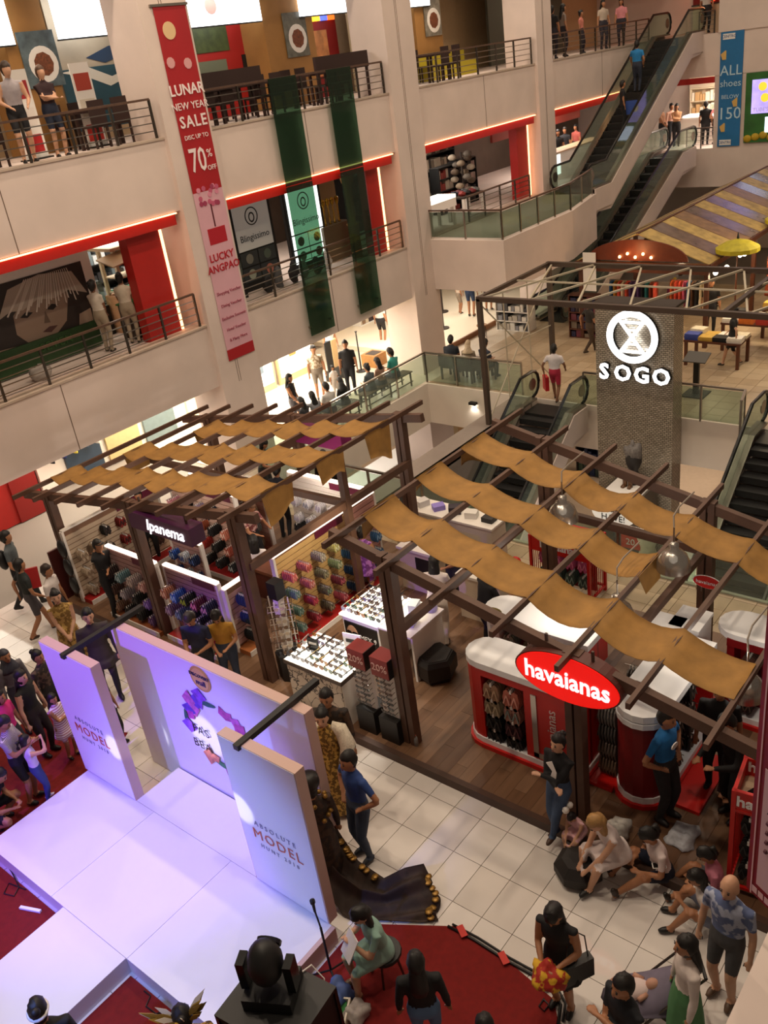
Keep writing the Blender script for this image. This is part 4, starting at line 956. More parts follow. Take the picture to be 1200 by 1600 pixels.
for k, (x, y) in enumerate(((10.0, 4.2), (10.3, 3.95))):
    b = MB(); b.box((-.25, -.2, 0), (.25, .2, 1.45)); b.box((-.27, -.22, 1.45), (.27, .22, 1.5)); o = b.build('white_stand', M_HWHITE, None, (x, y, DZ)); tag(o, ('tall white stand beside the rear red gondola', 'second tall white stand against the rear red gondola')[k], 'stand')
# red mesh bins
def red_bin(label, p, rz, w, d, h, txt):
    t = thing('sandal_bin', label, 'bin', p, rz)
    for sx in (-1, 1):
        for sy in (-1, 1): block('post', M_HRED, t, (sx*d/2-.025, sy*w/2-.025, 0), (sx*d/2+.025, sy*w/2+.025, h), world=False)
    for z in (h-.02, h-.28, .1):
        for sx in (-1, 1): block('rail', M_HRED, t, (sx*d/2-.02, -w/2, z-.02), (sx*d/2+.02, w/2, z+.02), world=False)
        for sy in (-1, 1): block('rail', M_HRED, t, (-d/2, sy*w/2-.02, z-.02), (d/2, sy*w/2+.02, z+.02), world=False)
    block('front_board', M_HRED, t, (-d/2-.012, -w/2, h-.28), (-d/2, w/2, h), world=False); block('back_board', M_HRED, t, (d/2, -w/2, h-.28), (d/2+.012, w/2, h), world=False)
    for sy in (-1, 1): block('side_board', M_HRED, t, (-d/2, sy*w/2-.006, h-.28), (d/2, sy*w/2+.006, h), world=False)
    block('tray', mat('#d8c0a0', .6), t, (-d/2, -w/2, h-.3), (d/2, w/2, h-.26), world=False); block('core', M_HDARK, t, (.05, -w/2+.05, .1), (.08, w/2-.05, h-.3), world=False)
    for sy in (-1, 1):
        for k in range(9): block('mesh_wire', M_HRED, t, (-d/2+(k+.5)*d/9-.006, sy*w/2-.006, .1), (-d/2+(k+.5)*d/9+.006, sy*w/2+.006, h-.28), world=False)
    text('lettering', txt, .2, (-d/2-.016, 0, h-.145), (0, -1, 0), (0, 0, 1), M_HWHITE, t, bold=.005); text('lettering', txt, .2, (d/2-.012, 0, h-.13), (0, -1, 0), (0, 0, 1), M_HWHITE, t, bold=.005)
    return t
t = red_bin('red mesh basket stand of pink sandals on the beige tiles', (12.35, 7.02, 0), .0, 1.15, .6, 1.2, 'havaianas')
for j in range(2):
    for i in range(4): ff_hook(t, (12.35, 7.4-i*.26, .86-j*.34), (-1, 0, 0), ('#c85a86', '#4a5a50')[j], ('#e890b0', '#8aa090')[j], 5, '%s flip-flops on the %s hook of the red basket stand' % (('pink', 'grey green')[j], ('first', 'second', 'third', 'fourth')[i]), hook=True, individual=(j == 0))
t = red_bin('red mesh basket stand of black sandals beside the long red banner', (7.75, 1.95, DZ), .12, .8, .55, 1.55, 'havaianas')
for j in range(3):
    for i in range(2): ff_hook(t, (7.74, 2.15-i*.3, DZ+1.15-j*.36), (-1, 0, 0), '#161616', '#2e2e30', 6, 'black flip-flops, %s row of the red stand by the banner' % ordw[j], hook=True)
for k in range(5):
    me = ff_mesh('#151414', '#333')if 0 else ff_mesh('#161616', '#2e2e30'); o = put('flip_flop_pair', me, None, (7.72+.04*(k % 2), 1.7+k*.09, DZ+1.42), (.9, 0, .4)); tag(o, 'black flip-flops lying in the top of the red stand by the banner', 'flip-flops', 'loose black flip-flops in the red stand')
light('POINT', 'kiosk_lamp', (9.4, 5.4, 2.3), 26, SOFT, .06); light('POINT', 'kiosk_lamp', (9.2, 3.0, 2.1), 14, SOFT, .06)
# small red hearts and a box on the rear counter
b = MB(); b.smooth = True; b.ball((0, 0, .12), (.1, .12, .12), 10, 8); tag(b.build('red_pouch', M_HRED, None, (12.6, 8.3, .94-.94)), 'small red pouch on the beige tiles by the counter', 'pouch')

# ---------------------------------------------------------------- tall sign pillar with the lit hourglass ring
def pillar_mat():
    def f(nt, b):
        tc = nt.nodes.new('ShaderNodeNewGeometry'); sp = nt.nodes.new('ShaderNodeSeparateXYZ'); cb = nt.nodes.new('ShaderNodeCombineXYZ'); ad = nt.nodes.new('ShaderNodeMath'); ad.operation = 'ADD'
        nt.links.new(tc.outputs['Position'], sp.inputs[0]); nt.links.new(sp.outputs['X'], ad.inputs[0]); nt.links.new(sp.outputs['Y'], ad.inputs[1]); nt.links.new(ad.outputs[0], cb.inputs['X']); nt.links.new(sp.outputs['Z'], cb.inputs['Y'])
        br = nt.nodes.new('ShaderNodeTexBrick'); br.inputs['Scale'].default_value = 5; br.inputs['Row Height'].default_value = .25; br.inputs['Brick Width'].default_value = .5; br.inputs['Mortar Size'].default_value = .03
        br.inputs['Color1'].default_value = lin('#c4b9a6')+(1,); br.inputs['Color2'].default_value = lin('#a89c8a')+(1,); br.inputs['Mortar'].default_value = lin('#2c2722')+(1,)
        nt.links.new(cb.outputs[0], br.inputs['Vector']); nt.links.new(br.outputs['Color'], b.inputs['Base Color'])
        b.inputs['Metallic'].default_value = .25; b.inputs['Roughness'].default_value = .3
    return mix_mat('pillar', f)
PX = 19.98
t = thing('sign_pillar', 'tall metal-mosaic pillar carrying a lit ring logo', 'pillar sign', (PX+.3, 9.28, -4.2))
block('shaft', pillar_mat(), t, (PX, 8.27, -4.2), (PX+.55, 10.3, 3.0)); block('cap', M_DIM, t, (PX-.03, 8.24, 3.0), (PX+.58, 10.33, 3.06))
c = Vector((PX-.14, 9.27, 2.28))-t.location; SGW = mat('#ffffff', .4, emit=3.0)
def ringmesh(ro, ri, d0, d1, n=48):
    b = MB(); R = []
    for r, x in ((ro, d0), (ro, d1), (ri, d1), (ri, d0), (ro, d0)): R.append([(x, r*math.cos(2*PI*k/n), r*math.sin(2*PI*k/n)) for k in range(n)])
    return b.rings(R, cap=False)
ringmesh(.66, .50, 0, .02).build('ring', SGW, t, c); ringmesh(.66, .50, .02, .12).build('ring_side', M_BLACK, t, c)
def tri(pts, dd): b = MB(); b.slab([(0, y, z) for y, z in pts], (dd, 0, 0)); return b
w = .36
for s in (1, -1):
    for pts in ([(-w, .4*s), (w, .4*s), (w*.8, .33*s), (-w*.8, .33*s)], [(-w, .4*s), (-w*.74, .4*s), (.05, 0), (-.05, 0)], [(w, .4*s), (w*.74, .4*s), (-.05, 0), (.05, 0)], [(-.14, .2*s), (.14, .2*s), (.11, .15*s), (-.11, .15*s)]):
        tri(pts if s > 0 else pts[::-1], .02).build('hourglass_bar', SGW, t, c)
for k, ch in enumerate('SOGO'):
    p = Vector((PX-.13, 10.02-.50*k, 1.32))-t.location
    text('letter', ch, .56, p, (0, -1, 0), (0, 0, 1), SGW, t, ext=.012, bold=.014)
    text('letter_return', ch, .56, p+Vector((.07, 0, 0)), (0, -1, 0), (0, 0, 1), M_BLACK, t, ext=.05, bold=.02)
# plinth with styled bust and boots, lower floor
t = thing('display_plinth', 'tall dark plinth with a white plate in front of the sign pillar', 'plinth', (19.0, 9.0, -4.2))
block('body', mat('#4a423a', .3), t, (18.6, 8.5, -4.2), (19.6, 9.6, -1.42)); block('plate', M_WHITE, t, (18.65, 8.55, -1.42), (19.55, 9.5, -1.38))
t = thing('boots', 'pair of brown patterned boots on the white plate', 'boots', (19.1, 9.05, -1.38))
for s in (-1, 1):
    b = MB(); b.smooth = True; b.tube([(0, s*.07, .0), (0, s*.07, .12), (.02, s*.08, .34), (.03, s*.08, .42)], [.06, .06, .07, .08], 8); b.tube([(0, s*.07, .04), (-.14, s*.09, .03)], [.06, .045], 8); b.build('boot', mat('#5a3a20', .5, noise=.5, scale=30), t)
t = thing('mannequin_bust', 'dressed dark mannequin bust with a ruffled grey top', 'mannequin', (19.35, 9.0, -1.38))
b = MB(); b.smooth = True; b.lathe([(.15, .0), (.16, .25), (.1, .32), (.12, .4), (.19, .55), (.21, .7), (.17, .85), (.1, .95), (.06, 1.0)], n=12); b.build('body', mat('#2a2624', .6), t)
b = MB(); b.smooth = True; b.ball((0, 0, .85), (.2, .24, .22), 12, 8, lambda q: q*(1+.08*math.sin(q.x*40)+.08*math.sin(q.y*37))); b.build('ruffle', mat('#7a7470', .7, noise=.4, scale=20), t)
# lower-floor shop fittings
def shelf(label, x, y, z, w, d, h, rows, frame, goods, rz=0.0, seed=0, gname='goods', cat='shelf'):
    """open shelf unit, front toward local -Y, with goods standing on it"""
    t = thing('shelf_unit', label, cat, (x, y, z), rz)
    block('back_board', frame, t, (0, d-.03, 0), (w, d, h), world=False)
    for xx in (0, w-.03): block('side_board', frame, t, (xx, 0, 0), (xx+.03, d, h), world=False)
    rn = random.Random(seed); b = MB()
    for k in range(rows+1): block('shelf_board', frame, t, (0, 0, h*k/rows-.015), (w, d, h*k/rows+.015), world=False)
    for k in range(rows):
        xx = .06
        while xx < w-.1:
            ww = rn.uniform(.08, .2); b.mi = rn.randrange(len(goods)); hh = rn.uniform(.4, .8)*h/rows
            b.box((xx, .05, h*k/rows+.016), (min(xx+ww, w-.05), d-.06, h*k/rows+.016+hh)); xx += ww+.03
    o = b.build(gname, [mat(c, .5) for c in goods], None, (x, y, z), (0, 0, rz)); tag(o, 'small mixed goods packed on the '+' '.join(label.split()[:9]), 'goods', kind='stuff')
    return t
shelf('bright lower-floor shelf of red and pink goods', 18.6, 17.9, -4.2, 4.6, .9, 1.2, 3, M_WHITE, ['#c84a48', '#e0a8a0', '#f0e8e0', '#b83a3a', '#8a8078'], seed=1)
shelf('lower-floor shelf of dark bottles behind the pink goods', 22.9, 19.4, -4.2, 1.7, .5, 2.6, 5, mat('#b09068', .6), ['#2a2220', '#5a4438', '#c8b8a8', '#8a6a58'], seed=2)
shelf('lower-floor wooden shelf of jars at the far corner', 25.2, 18.4, -4.2, 2.6, .5, 2.6, 5, mat('#c0a078', .6), ['#3a3a3a', '#c85a50', '#d8d0c0', '#6a7a6a', '#e0b0a0'], seed=3)
shelf('lower-floor shelf of red boxes right of the pillar', 25.2, 8.6, -4.2, 2.2, .5, 1.6, 4, M_WHITE, ['#c81e24', '#d83a38', '#a81820', '#e8d0c8'], rz=-PI/2, seed=4)
shelf('lower-floor rack of green and blue bags left of the pillar', 24.4, 13.4, -4.2, 1.6, .5, 1.6, 3, M_DIM, ['#2a3a34', '#1e2a4a', '#3a4a3a', '#101010'], rz=-PI/2, seed=5)
for k in range(3):
    shelf(('black lower-floor shoe rack nearest the divider', 'black lower-floor shoe rack in the middle', 'white lower-floor counter of shoes under the glass')[k], 14.6+k*.9, 14.3+.3*k, -4.2, 1.8, .6, .9, 2, (M_BLACK, M_BLACK, M_WHITE)[k], ['#1a1a1c', '#2a2a2e', '#c8c4c0', '#8a8ac0'], rz=-.2, seed=6+k)
for k in range(2):
    shelf(('black rack of printed bags below the speech-bubble sign', 'black rack of bags right of the speech-bubble sign')[k], 16.4, 8.2+k*1.7, -4.2, 1.4, .5, 1.7, 4, M_BLACK, ['#1a1a1a', '#3a3a3a', '#c8c0b8', '#d8a030', '#7a7a80'], rz=-PI/2, seed=10+k)
t = thing('speech_bubble_sign', 'white speech-bubble sign reading must have', 'sign', at_x(958, 803, 15.6))
b = MB(); n = 24; b.slab([(0, .5*math.cos(2*PI*k/n), .3*math.sin(2*PI*k/n)) for k in range(n)], (.03, 0, 0)); bb_ = b.build('board', mat('#f4efe2', .5, emit=.35), t)
b = MB(); b.slab([(0, .1, -.25), (0, -.12, -.42), (0, -.05, -.26)], (.03, 0, 0)); b.build('pointer', mat('#f4efe2', .5, emit=.35), t)
text('lettering', 'MUST', .2, (-.01, 0, .1), (0, -1, 0), (0, 0, 1), T_BLACK, bb_); text('lettering', 'HAVE!', .2, (-.01, 0, -.1), (0, -1, 0), (0, 0, 1), T_BLACK, bb_)
b = MB(); b.tube([(.03, 0, -.4), (.03, 0, -1.6)], .02); b.build('pole', M_BLACK, t)
t = thing('discount_sign', 'small orange-red card reading twenty off on the lower floor', 'sign', at_x(985, 847, 14.6)); block('card', mat('#d8452a', .5), t, (0, -.2, -.15), (.02, .2, .15), world=False); text('lettering', '20', .2, (-.008, 0, 0), (0, -1, 0), (0, 0, 1), M_WHITE, t)
b = MB(); b.smooth = True; b.lathe([(.18, -.5), (.2, -.2), (.14, .0), (.22, .25), (.12, .42), (.05, .46)], n=12); o = b.build('dress_form', mat('#e8e0c8', .7, noise=.15, scale=12), None, at_x(1012, 855, 14.7)); tag(o, 'cream dress form on the lower floor beside the orange card', 'mannequin')
b = MB(); b.box((23.6, 18.2, -4.2), (24.5, 19.1, -.3)); struct('pillar_lower', b, mat('#c8ac84', .6, noise=.08), label='tan pillar on the lower floor between the shelves')
# wall lamp over the stairwell
t = thing('wall_lamp', 'small black wall lamp shining on the white bulkhead', 'lamp', (20.6, 14.6, -.4)); block('body', M_BLACK, t, (20.45, 14.48, -.42), (20.65, 14.72, -.34)); block('lens', mat('#fff4e0', .4, emit=8), t, (20.48, 14.5, -.435), (20.62, 14.7, -.42))
light('SPOT', 'wall_lamp_beam', (20.52, 14.6, -.45), 14, SOFT, .05, (20.62, 14.6, -1.4), angle=120, blend=.7)
# lectern
t = thing('lectern', 'black reading stand behind the glass by the pillar', 'stand', (22.3, 8.6, 0)); block('base', M_BLACK, t, (-.3, -.3, 0), (.3, .3, .03), world=False); block('pole', M_BLACK, t, (-.05, -.07, .03), (.05, .07, 1.0), world=False); b = MB(); b.box((-.22, -.3, 0), (.22, .3, .03)); b.build('top', mat('#4a453f', .4), t, (0, 0, 1.02), (0, -.35, 0))

# ---------------------------------------------------------------- lattice frame over the stairwell
M_CAGE = mat('#4e4036', .45, metal=.3); M_LAT = mat('#b9ae98', .5)
t = thing('lattice_canopy', 'steel lattice canopy frame on posts above the downward escalators', 'canopy frame', (18.5, 9, 0))
zc = 3.42
for X in (18.5, 22.0): bar('chord', M_CAGE, t, (X, 12.75, zc), (X, .5, zc), .12, .12)
for y in (12.7, 6.6, .7): bar('chord', M_CAGE, t, (18.5, y, zc), (22.0, y, zc), .10, .10)
for x, y in ((18.5, 12.7), (22.0, 12.7), (18.5, .7), (22, .7)): bar('post', M_CAGE, t, (x, y, -.9 if x < 20 else 0), (x, y, zc), .12)
for k in range(9):
    y = 12.6-k*1.3; bar('brace', M_LAT, t, (18.5, y, zc+.02), (22.0, y-1.3, zc+.02), .045); bar('brace', M_LAT, t, (22.0, y, zc-.02), (18.5, y-1.3, zc-.02), .045)
bar('brace', M_LAT, t, (20.25, 12.7, zc), (20.25, .6, zc), .04)
for a, c in (((18.5, 12.7, 3.3), (22, 12.7, .1)), ((18.5, 12.7, .1), (22, 12.7, 3.3)), ((18.5, 12.7, 1.9), (22, 12.7, 1.7)), ((19.6, 12.7, 3.3), (19.6, 12.7, 0)), ((20.8, 12.7, 3.3), (20.8, 12.7, 0))): bar('brace', M_LAT, t, a, c, .025)

# ---------------------------------------------------------------- batik market stall
M_MWOOD = mat('#5a2f1a', .5, noise=.2, scale=3)
M_BATIK = mat('#b4985a', .6, noise=.35, scale=4); M_FILM = mat('#6a5648', .25, noise=.4, scale=3); M_FILM2 = mat('#8a6a48', .5, noise=.3, scale=4)
t = thing('market_stall', 'batik market stall with a patterned yellow gable roof', 'market stall', (26, 11.9, 0))
YE0, YE1, YR, ZE, ZR = 13.95, 9.7, 11.9, 2.5, 3.35
k = 0; x = 25.9
while x < 37.4:
    wds = .85; m = (M_BATIK, M_FILM, M_BATIK, M_FILM2, M_FILM)[k % 5]
    for ye in (YE0, YE1):
        b = MB(); b.slab([(x, ye, ZE), (x+wds-.04, ye, ZE), (x+wds-.04, YR, ZR), (x, YR, ZR)], (0, 0, .03)); b.build('roof_panel', m, t, world=True)
        bar('purlin', M_MWOOD, t, (x+wds-.02, ye, ZE), (x+wds-.02, YR, ZR), .05)
    x += wds; k += 1
bar('ridge', M_MWOOD, t, (25.9, YR, ZR), (37.4, YR, ZR), .08)
for ye in (YE0, YE1): bar('eave', M_MWOOD, t, (25.9, ye, ZE-.06), (37.4, ye, ZE-.06), .10, .14)
for x in (26, 30, 34, 37.2):
    for ye in (YE0-.1, YE1+.1): bar('post', M_MWOOD, t, (x, ye, 0), (x, ye, ZE), .12)
bar('front_beam', M_MWOOD, t, (25.9, YE0, ZE-.12), (25.9, YE1, ZE-.12), .14, .3)
n = 20; b = MB(); b.slab([(25.8, YR+1.6*math.cos(PI*q/n), ZE+.1+.62*math.sin(PI*q/n)) for q in range(n+1)], (.06, 0, 0)); sgn_ = b.build('arched_signboard', mat('#6a2c12', .5, noise=.15), t, world=True)
for q in range(5):
    b = MB(); b.smooth = True; b.ball((0, 0, 0), .045, 8, 6); b.build('sign_bulb', mat('#ffc27a', .4, emit=9), sgn_, Vector((25.74, YR-.5+.25*q, ZE+.22+.1*(q % 2)))-t.location)
light('POINT', 'signboard_glow', (25.3, YR, ZE+.35), 16, (1, .5, .2), .08)
for k, (x, y) in enumerate(((27.0, 9.3), (31.0, 9.2), (28.0, 6.6), (35.0, 9.0))):
    u = thing('yellow_parasol', ('yellow fringed parasol at the front of the market stall', 'yellow fringed parasol further along the market roof', 'yellow fringed parasol above the cloth tables', 'yellow fringed parasol at the far end of the market stall')[k], 'parasol', (x, y, 0))
    b = MB(); b.tube([(0, 0, 0), (0, 0, 3.0)], .025); b.build('pole', M_MWOOD, u)
    b = MB(); b.smooth = False; n = 14
    b.rings([[(r*math.cos(2*PI*q/n), r*math.sin(2*PI*q/n), z) for q in range(n)] for r, z in ((.03, 3.02), (.35, 2.93), (.62, 2.78), (.62, 2.66), (.60, 2.66), (.60, 2.76), (.34, 2.9), (.02, 2.98))]); cn_ = b.build('canopy', mat('#b5a822', .6, noise=.2, scale=6), u)
    b = MB(); b.lathe([(.03, 3.0), (.04, 3.05), (.01, 3.2)], n=8); b.build('finial', M_BLACK, cn_)
for k, (x, y, z) in enumerate(((26.4, 9.7, 2.16), (28.4, 9.7, 2.2), (28.8, 9.7, 2.14), (31.4, 9.7, 2.18), (27.3, 9.7, 2.1), (26.6, 10.8, 2.66), (33.0, 9.7, 2.16))):
    u = thing('bare_bulb', ('bare bulb by the front post of the market stall', 'bare bulb left of the touching pair beside a parasol', 'bare bulb right of the touching pair beside a parasol', 'bare bulb near the middle of the market eave', 'low bare bulb just behind the stall front', 'bare bulb inside the front gable', 'bare bulb farthest along the market eave')[k], 'bulb', (x, y, z)); b = MB(); b.smooth = True; b.ball((0, 0, 0), .07, 10, 8); b.build('glass', mat('#fff0d0', .3, emit=12), u); b = MB(); b.tube([(0, 0, .06), (0, 0, .3 if k == 5 else 2.4-z)], .012); b.build('flex', M_BLACK, u)
    light('POINT', 'bulb_glow', (x, y, z-.12), 17, (1, .72, .42), .07)
# garments, individually hung on rails inside and beside the stall
GC = [('orange', '#d0622a'), ('coral', '#d8503a'), ('blue', '#2a5a8a'), ('rust', '#8a3a1e'), ('cream', '#d8c8a8'), ('pink', '#d05a7a'), ('teal', '#2a7a7a'), ('purple', '#5a3a6a'), ('red', '#b02a20'), ('ochre', '#b8842a'), ('black', '#1c1a1c'), ('brown', '#5a3a24')]
def garment_mesh(col, h=1.0):
    k = ('garment', col, h)
    if k in _ff: return _ff[k]
    b = MB(); b.smooth = True
    b.rings([[(.04*math.cos(a)*s+.012*math.sin(5*a), w*math.sin(a), -z*h) for a in [2*PI*q/10 for q in range(10)]] for w, s, z in ((.05, .6, 0), (.20, .9, .06), (.2, 1, .3), (.19, 1.1, .6), (.23, 1.3, .95), (.22, 1.2, 1.0))])
    me = b.mesh('garment', mat(col, .8, noise=.3, scale=9)); _ff[k] = me; return me
def garment_rail(label, x0, y0, x1, y1, z, n, h, seed, place):
    t = thing('garment_rail', label, 'clothes rail', (x0, y0, 0)); bar('bar', M_STEEL, t, (x0, y0, z), (x1, y1, z), .025)
    for x, y in ((x0, y0), (x1, y1)): bar('upright', M_STEEL, t, (x, y, 0.0), (x, y, z), .03)
    rn = random.Random(seed); rz = math.atan2(y1-y0, x1-x0)
    for k in range(n):
        nm, c = GC[rn.randrange(len(GC))]; u = (k+.5)/n
        o = put('garment', garment_mesh(c, h), None, (x0+(x1-x0)*u, y0+(y1-y0)*u, z-.02), (0, 0, rz)); tag(o, '%s garment hanging on the rail %s' % (nm, place), 'garment', 'garments '+place)
    return t
garment_rail('clothes rail just inside the market stall front', 26.7, 13.2, 26.7, 11.6, 1.75, 12, .8, 1, 'just inside the stall front')
garment_rail('clothes rail across the middle of the stall front', 27.2, 11.4, 27.2, 10.2, 1.7, 9, .8, 2, 'behind the stall front post')
garment_rail('tall clothes rail beside the orange dresses', 29.0, 8.9, 31.6, 8.9, 2.1, 14, 1.3, 3, 'under the yellow parasols')
garment_rail('tall clothes rail of long batik wraps', 32.0, 8.4, 35.0, 8.4, 2.3, 16, 1.7, 4, 'of long batik wraps')
garment_rail('clothes rail at the open side of the stall', 28.2, 5.6, 31.0, 5.6, 2.0, 12, 1.2, 5, 'at the open side of the market')
# tables with folded cloth
def cloth_table(label, x, y, w, d, h, seed, place, n=(4, 2)):
    t = thing('cloth_table', label, 'table', (x, y, 0)); block('top', M_MWOOD, t, (x-d/2, y-w/2, h-.05), (x+d/2, y+w/2, h))
    for sx in (-1, 1):
        for sy in (-1, 1): block('leg', M_MWOOD, t, (x+sx*(d/2-.06)-.04, y+sy*(w/2-.06)-.04, 0), (x+sx*(d/2-.06)+.04, y+sy*(w/2-.06)+.04, h-.05))
    rn = random.Random(seed); cc = [('cream', '#e8dcc0'), ('white', '#efe8dc'), ('orange', '#d8742a'), ('black', '#1a181a'), ('red', '#b83a2a'), ('blue', '#3a4a9a'), ('yellow', '#d0a848')]
    for i in range(n[0]):
        for j in range(n[1]):
            nm, c = cc[rn.randrange(len(cc))]; hh = rn.uniform(.06, .2); b = MB()
            for q in range(3): b.box((-.16-.01*(q % 2), -.2, hh*q/3), (.16, .2+.01*(q % 2), hh*(q+1)/3-.004))
            o = b.build('folded_cloth', mat(c, .8, noise=.15), None, (x-d/2+d*(j+.5)/n[1], y-w/2+w*(i+.5)/n[0], h+.001), (0, 0, rn.uniform(-.1, .1))); tag(o, '%s folded cloth pile on the %s' % (nm, place), 'cloth', 'folded cloth on the '+place)
cloth_table('dark wooden table of folded cloth nearest the glass', 24.8, 9.0, 1.6, .9, .75, 1, 'table nearest the glass'); cloth_table('wide wooden table of pale cloth under the bulbs', 26.4, 8.1, 2.4, 1.1, .85, 2, 'wide table under the bulbs', (5, 3)); cloth_table('second wide wooden table of pale cloth', 27.8, 7.4, 2.4, 1.1, .9, 3, 'second wide table', (5, 3)); cloth_table('low table of cloth inside the stall front', 26.4, 12.2, 2.2, .7, .8, 4, 'low table inside the stall front', (5, 1))
light('AREA', 'market_lamp', (28, 7.5, 3.6), 130, (1, .78, .5), 1.2, (28, 7.5, 0))
# orange dresses on forms
for k, (x, y) in enumerate(((28.6, 8.2), (29.2, 7.2))):
    u = thing('dress_form', ('orange dress on a form under the parasols', 'coral dress on a form beside the wide cloth tables')[k], 'dress form', (x, y, 0)); b = MB(); b.smooth = True
    b.lathe([(.42, .35), (.3, .8), (.17, 1.1), (.22, 1.35), (.2, 1.5), (.08, 1.56), (.06, 1.66)], n=14); b.build('dress', mat(('#d8661e', '#d8503a')[k], .7, noise=.3, scale=8), u); b = MB(); b.tube([(0, 0, 0), (0, 0, .5)], .03); b.lathe([(.2, 0), (.2, .03)], n=12); b.build('stand', M_MWOOD, u)
shelf('dark book and postcard rack at the corner of the market stall', 25.9, 14.3, 0, 1.0, .35, 1.4, 5, M_MWOOD, ['#3a2a2a', '#6a2a3a', '#2a2a4a', '#7a6a5a'], rz=-PI/2, seed=30)
t = thing('notice_sheet', 'white notice hung on the corner post of the market stall', 'notice', at_x(921, 425, 25.7)); block('sheet', M_WHITE, t, (0, -.22, -.6), (.01, .22, .6), world=False); text('lettering', 'MARKET', .1, (-.006, 0, .15), (0, -1, 0), (0, 0, 1), T_ORANGE, t) if 0 else None

# ---------------------------------------------------------------- hanging banners on the far wall
def flat_board(name, label, cat, lo, hi, m):
    t = thing(name, label, cat, lo); block('sheet', m, t, lo, hi); return t
BY = YF-.145
t = thing('long_banner', 'long red and pink sale banner hanging on the first column', 'banner', (13.7, BY, 2.95))
block('upper_sheet', mat('#a8161f', .55, noise=.08, scale=2), t, (13.68, BY, 6.9), (14.55, BY+.012, 10.6)); block('lower_sheet', mat('#d9a8b4', .6, noise=.06, scale=2), t, (13.68, BY, 3.25), (14.55, BY+.012, 6.9)); block('bottom_band', mat('#a8161f', .55), t, (13.68, BY-.001, 2.98), (14.55, BY+.013, 3.25))
block('top_batten', M_STEEL, t, (13.6, BY-.02, 10.6), (14.62, BY+.02, 10.65))
def bt(s, x, z, size, m, **kw): text('lettering', s, size, Vector((x, BY-.008, z))-t.location, (1, 0, 0), (0, 0, 1), m, t, **kw)
WH = mat('#f2e4e2', .5); BR = mat('#b01a2a', .5); PK = mat('#a04a5c', .6)
bt('LUNAR', 14.12, 9.0, .30, WH, bold=.006); bt('NEW YEAR', 14.12, 8.68, .21, WH); bt('SALE', 14.12, 8.36, .33, WH, bold=.006, spacing=1.15); bt('DISC UP TO', 14.12, 8.05, .13, WH); bt('70', 14.02, 7.55, .70, WH, bold=.006, sx=.7); bt('%', 14.38, 7.66, .24, WH); bt('OFF', 14.38, 7.36, .15, WH)
bt('LUCKY', 14.12, 5.42, .24, BR, bold=.004); bt('ANGPAO', 14.12, 5.17, .24, BR, bold=.004)
for k, (s, z) in enumerate((('Shopping Voucher', 4.6), ('Dining Voucher', 4.3), ('Exclusive Souvenir', 4.0), ('Hotel Voucher', 3.72), ('& Many More', 3.46))): bt(s, 14.12, z, .105, PK)
b = MB(); b.lathe([(.17, 0), (.17, .008)], n=20); b.build('logo_disc', mat('#e0c090', .5), t, Vector((13.98, BY-.002, 10.15))-t.location, (PI/2, 0, 0))
for k, (x, z) in enumerate(((13.84, 9.55), (14.3, 9.5))): b = MB(); b.lathe([(.11, 0), (.11, .008)], n=10); b.build('lantern_print', mat('#d8a0a0', .5), t, Vector((x, BY-.002, z))-t.location, (PI/2, 0, 0))
rn = random.Random(5)
for k in range(16):
    b = MB(); b.lathe([(.06, 0), (.06, .004+.0005*k)], n=7); b.build('blossom_print', mat(('#c05a78', '#d88aa0', '#a03a5a')[k % 3], .6), t, Vector((14.12+rn.uniform(-.28, .28), BY-.002, 6.75+rn.uniform(-.2, .25)))-t.location, (PI/2, 0, 0))
block('tree_trunk_print', mat('#5a1a24', .6), t, (14.1, BY-.004, 6.1), (14.14, BY, 6.65)); block('tree_pot_print', BR, t, (13.86, BY-.004, 5.72), (14.4, BY, 6.08))
for k, x in enumerate((16.62, 18.68)):
    t = thing('green_glass_strip', ('tall green glass strip nearest the sale banner', 'tall green glass strip nearest the second column')[k], 'glass strip', (x, 16.9, 2.7))
    for z0, z1 in ((2.7, 4.4), (4.42, 6.5), (6.52, 8.95)): block('pane', glass_mat('#86a894', .04), t, (x, 16.86, z0), (x+.95, 16.875, z1))
    for z in (2.9, 4.3, 6.4, 8.2):
        for xx in (x+.06, x+.86): block('bracket', M_STEEL, t, (xx, 16.875, z), (xx+.04, 17.0, z+.04))
t = thing('blue_banner', 'blue hanging shoe-sale banner on the end wall', 'banner', (38.5, 13.85, 4.0))
block('sheet', mat('#1f6fa8', .5, noise=.06), t, (38.56, 13.42, 4.0), (38.58, 14.3, 8.15))
for s, z, sz in (('ALL', 6.75, .52), ('shoes', 6.3, .36), ('BELOW', 5.82, .2), ('150', 5.2, .62)): text('lettering', s, sz, Vector((38.552, 13.86, z))-t.location, (0, -1, 0), (0, 0, 1), mat('#b8d8e8', .5), t)
for s, z in (('CENTRO', 7.95), ('CENTRO', 4.15)): block('label_plate', M_WHITE, t, (38.55, 13.75, z-.1), (38.56, 14.22, z+.1)); text('lettering', s, .14, Vector((38.545, 13.98, z))-t.location, (0, -1, 0), (0, 0, 1), mat('#1f5a98', .5), t)
for y, z in ((14.1, 7.3), (14.05, 4.7), (13.6, 5.6)): b = MB(); b.lathe([(.18, 0), (.18, .008)], n=5); b.build('shape_print', mat('#d8b060', .5), t, Vector((38.555, y, z))-t.location, (0, -PI/2, .4))
t = thing('advert_screen', 'green-framed advert board with a lit violet screen', 'advert', (38.5, 12.5, 4.1))
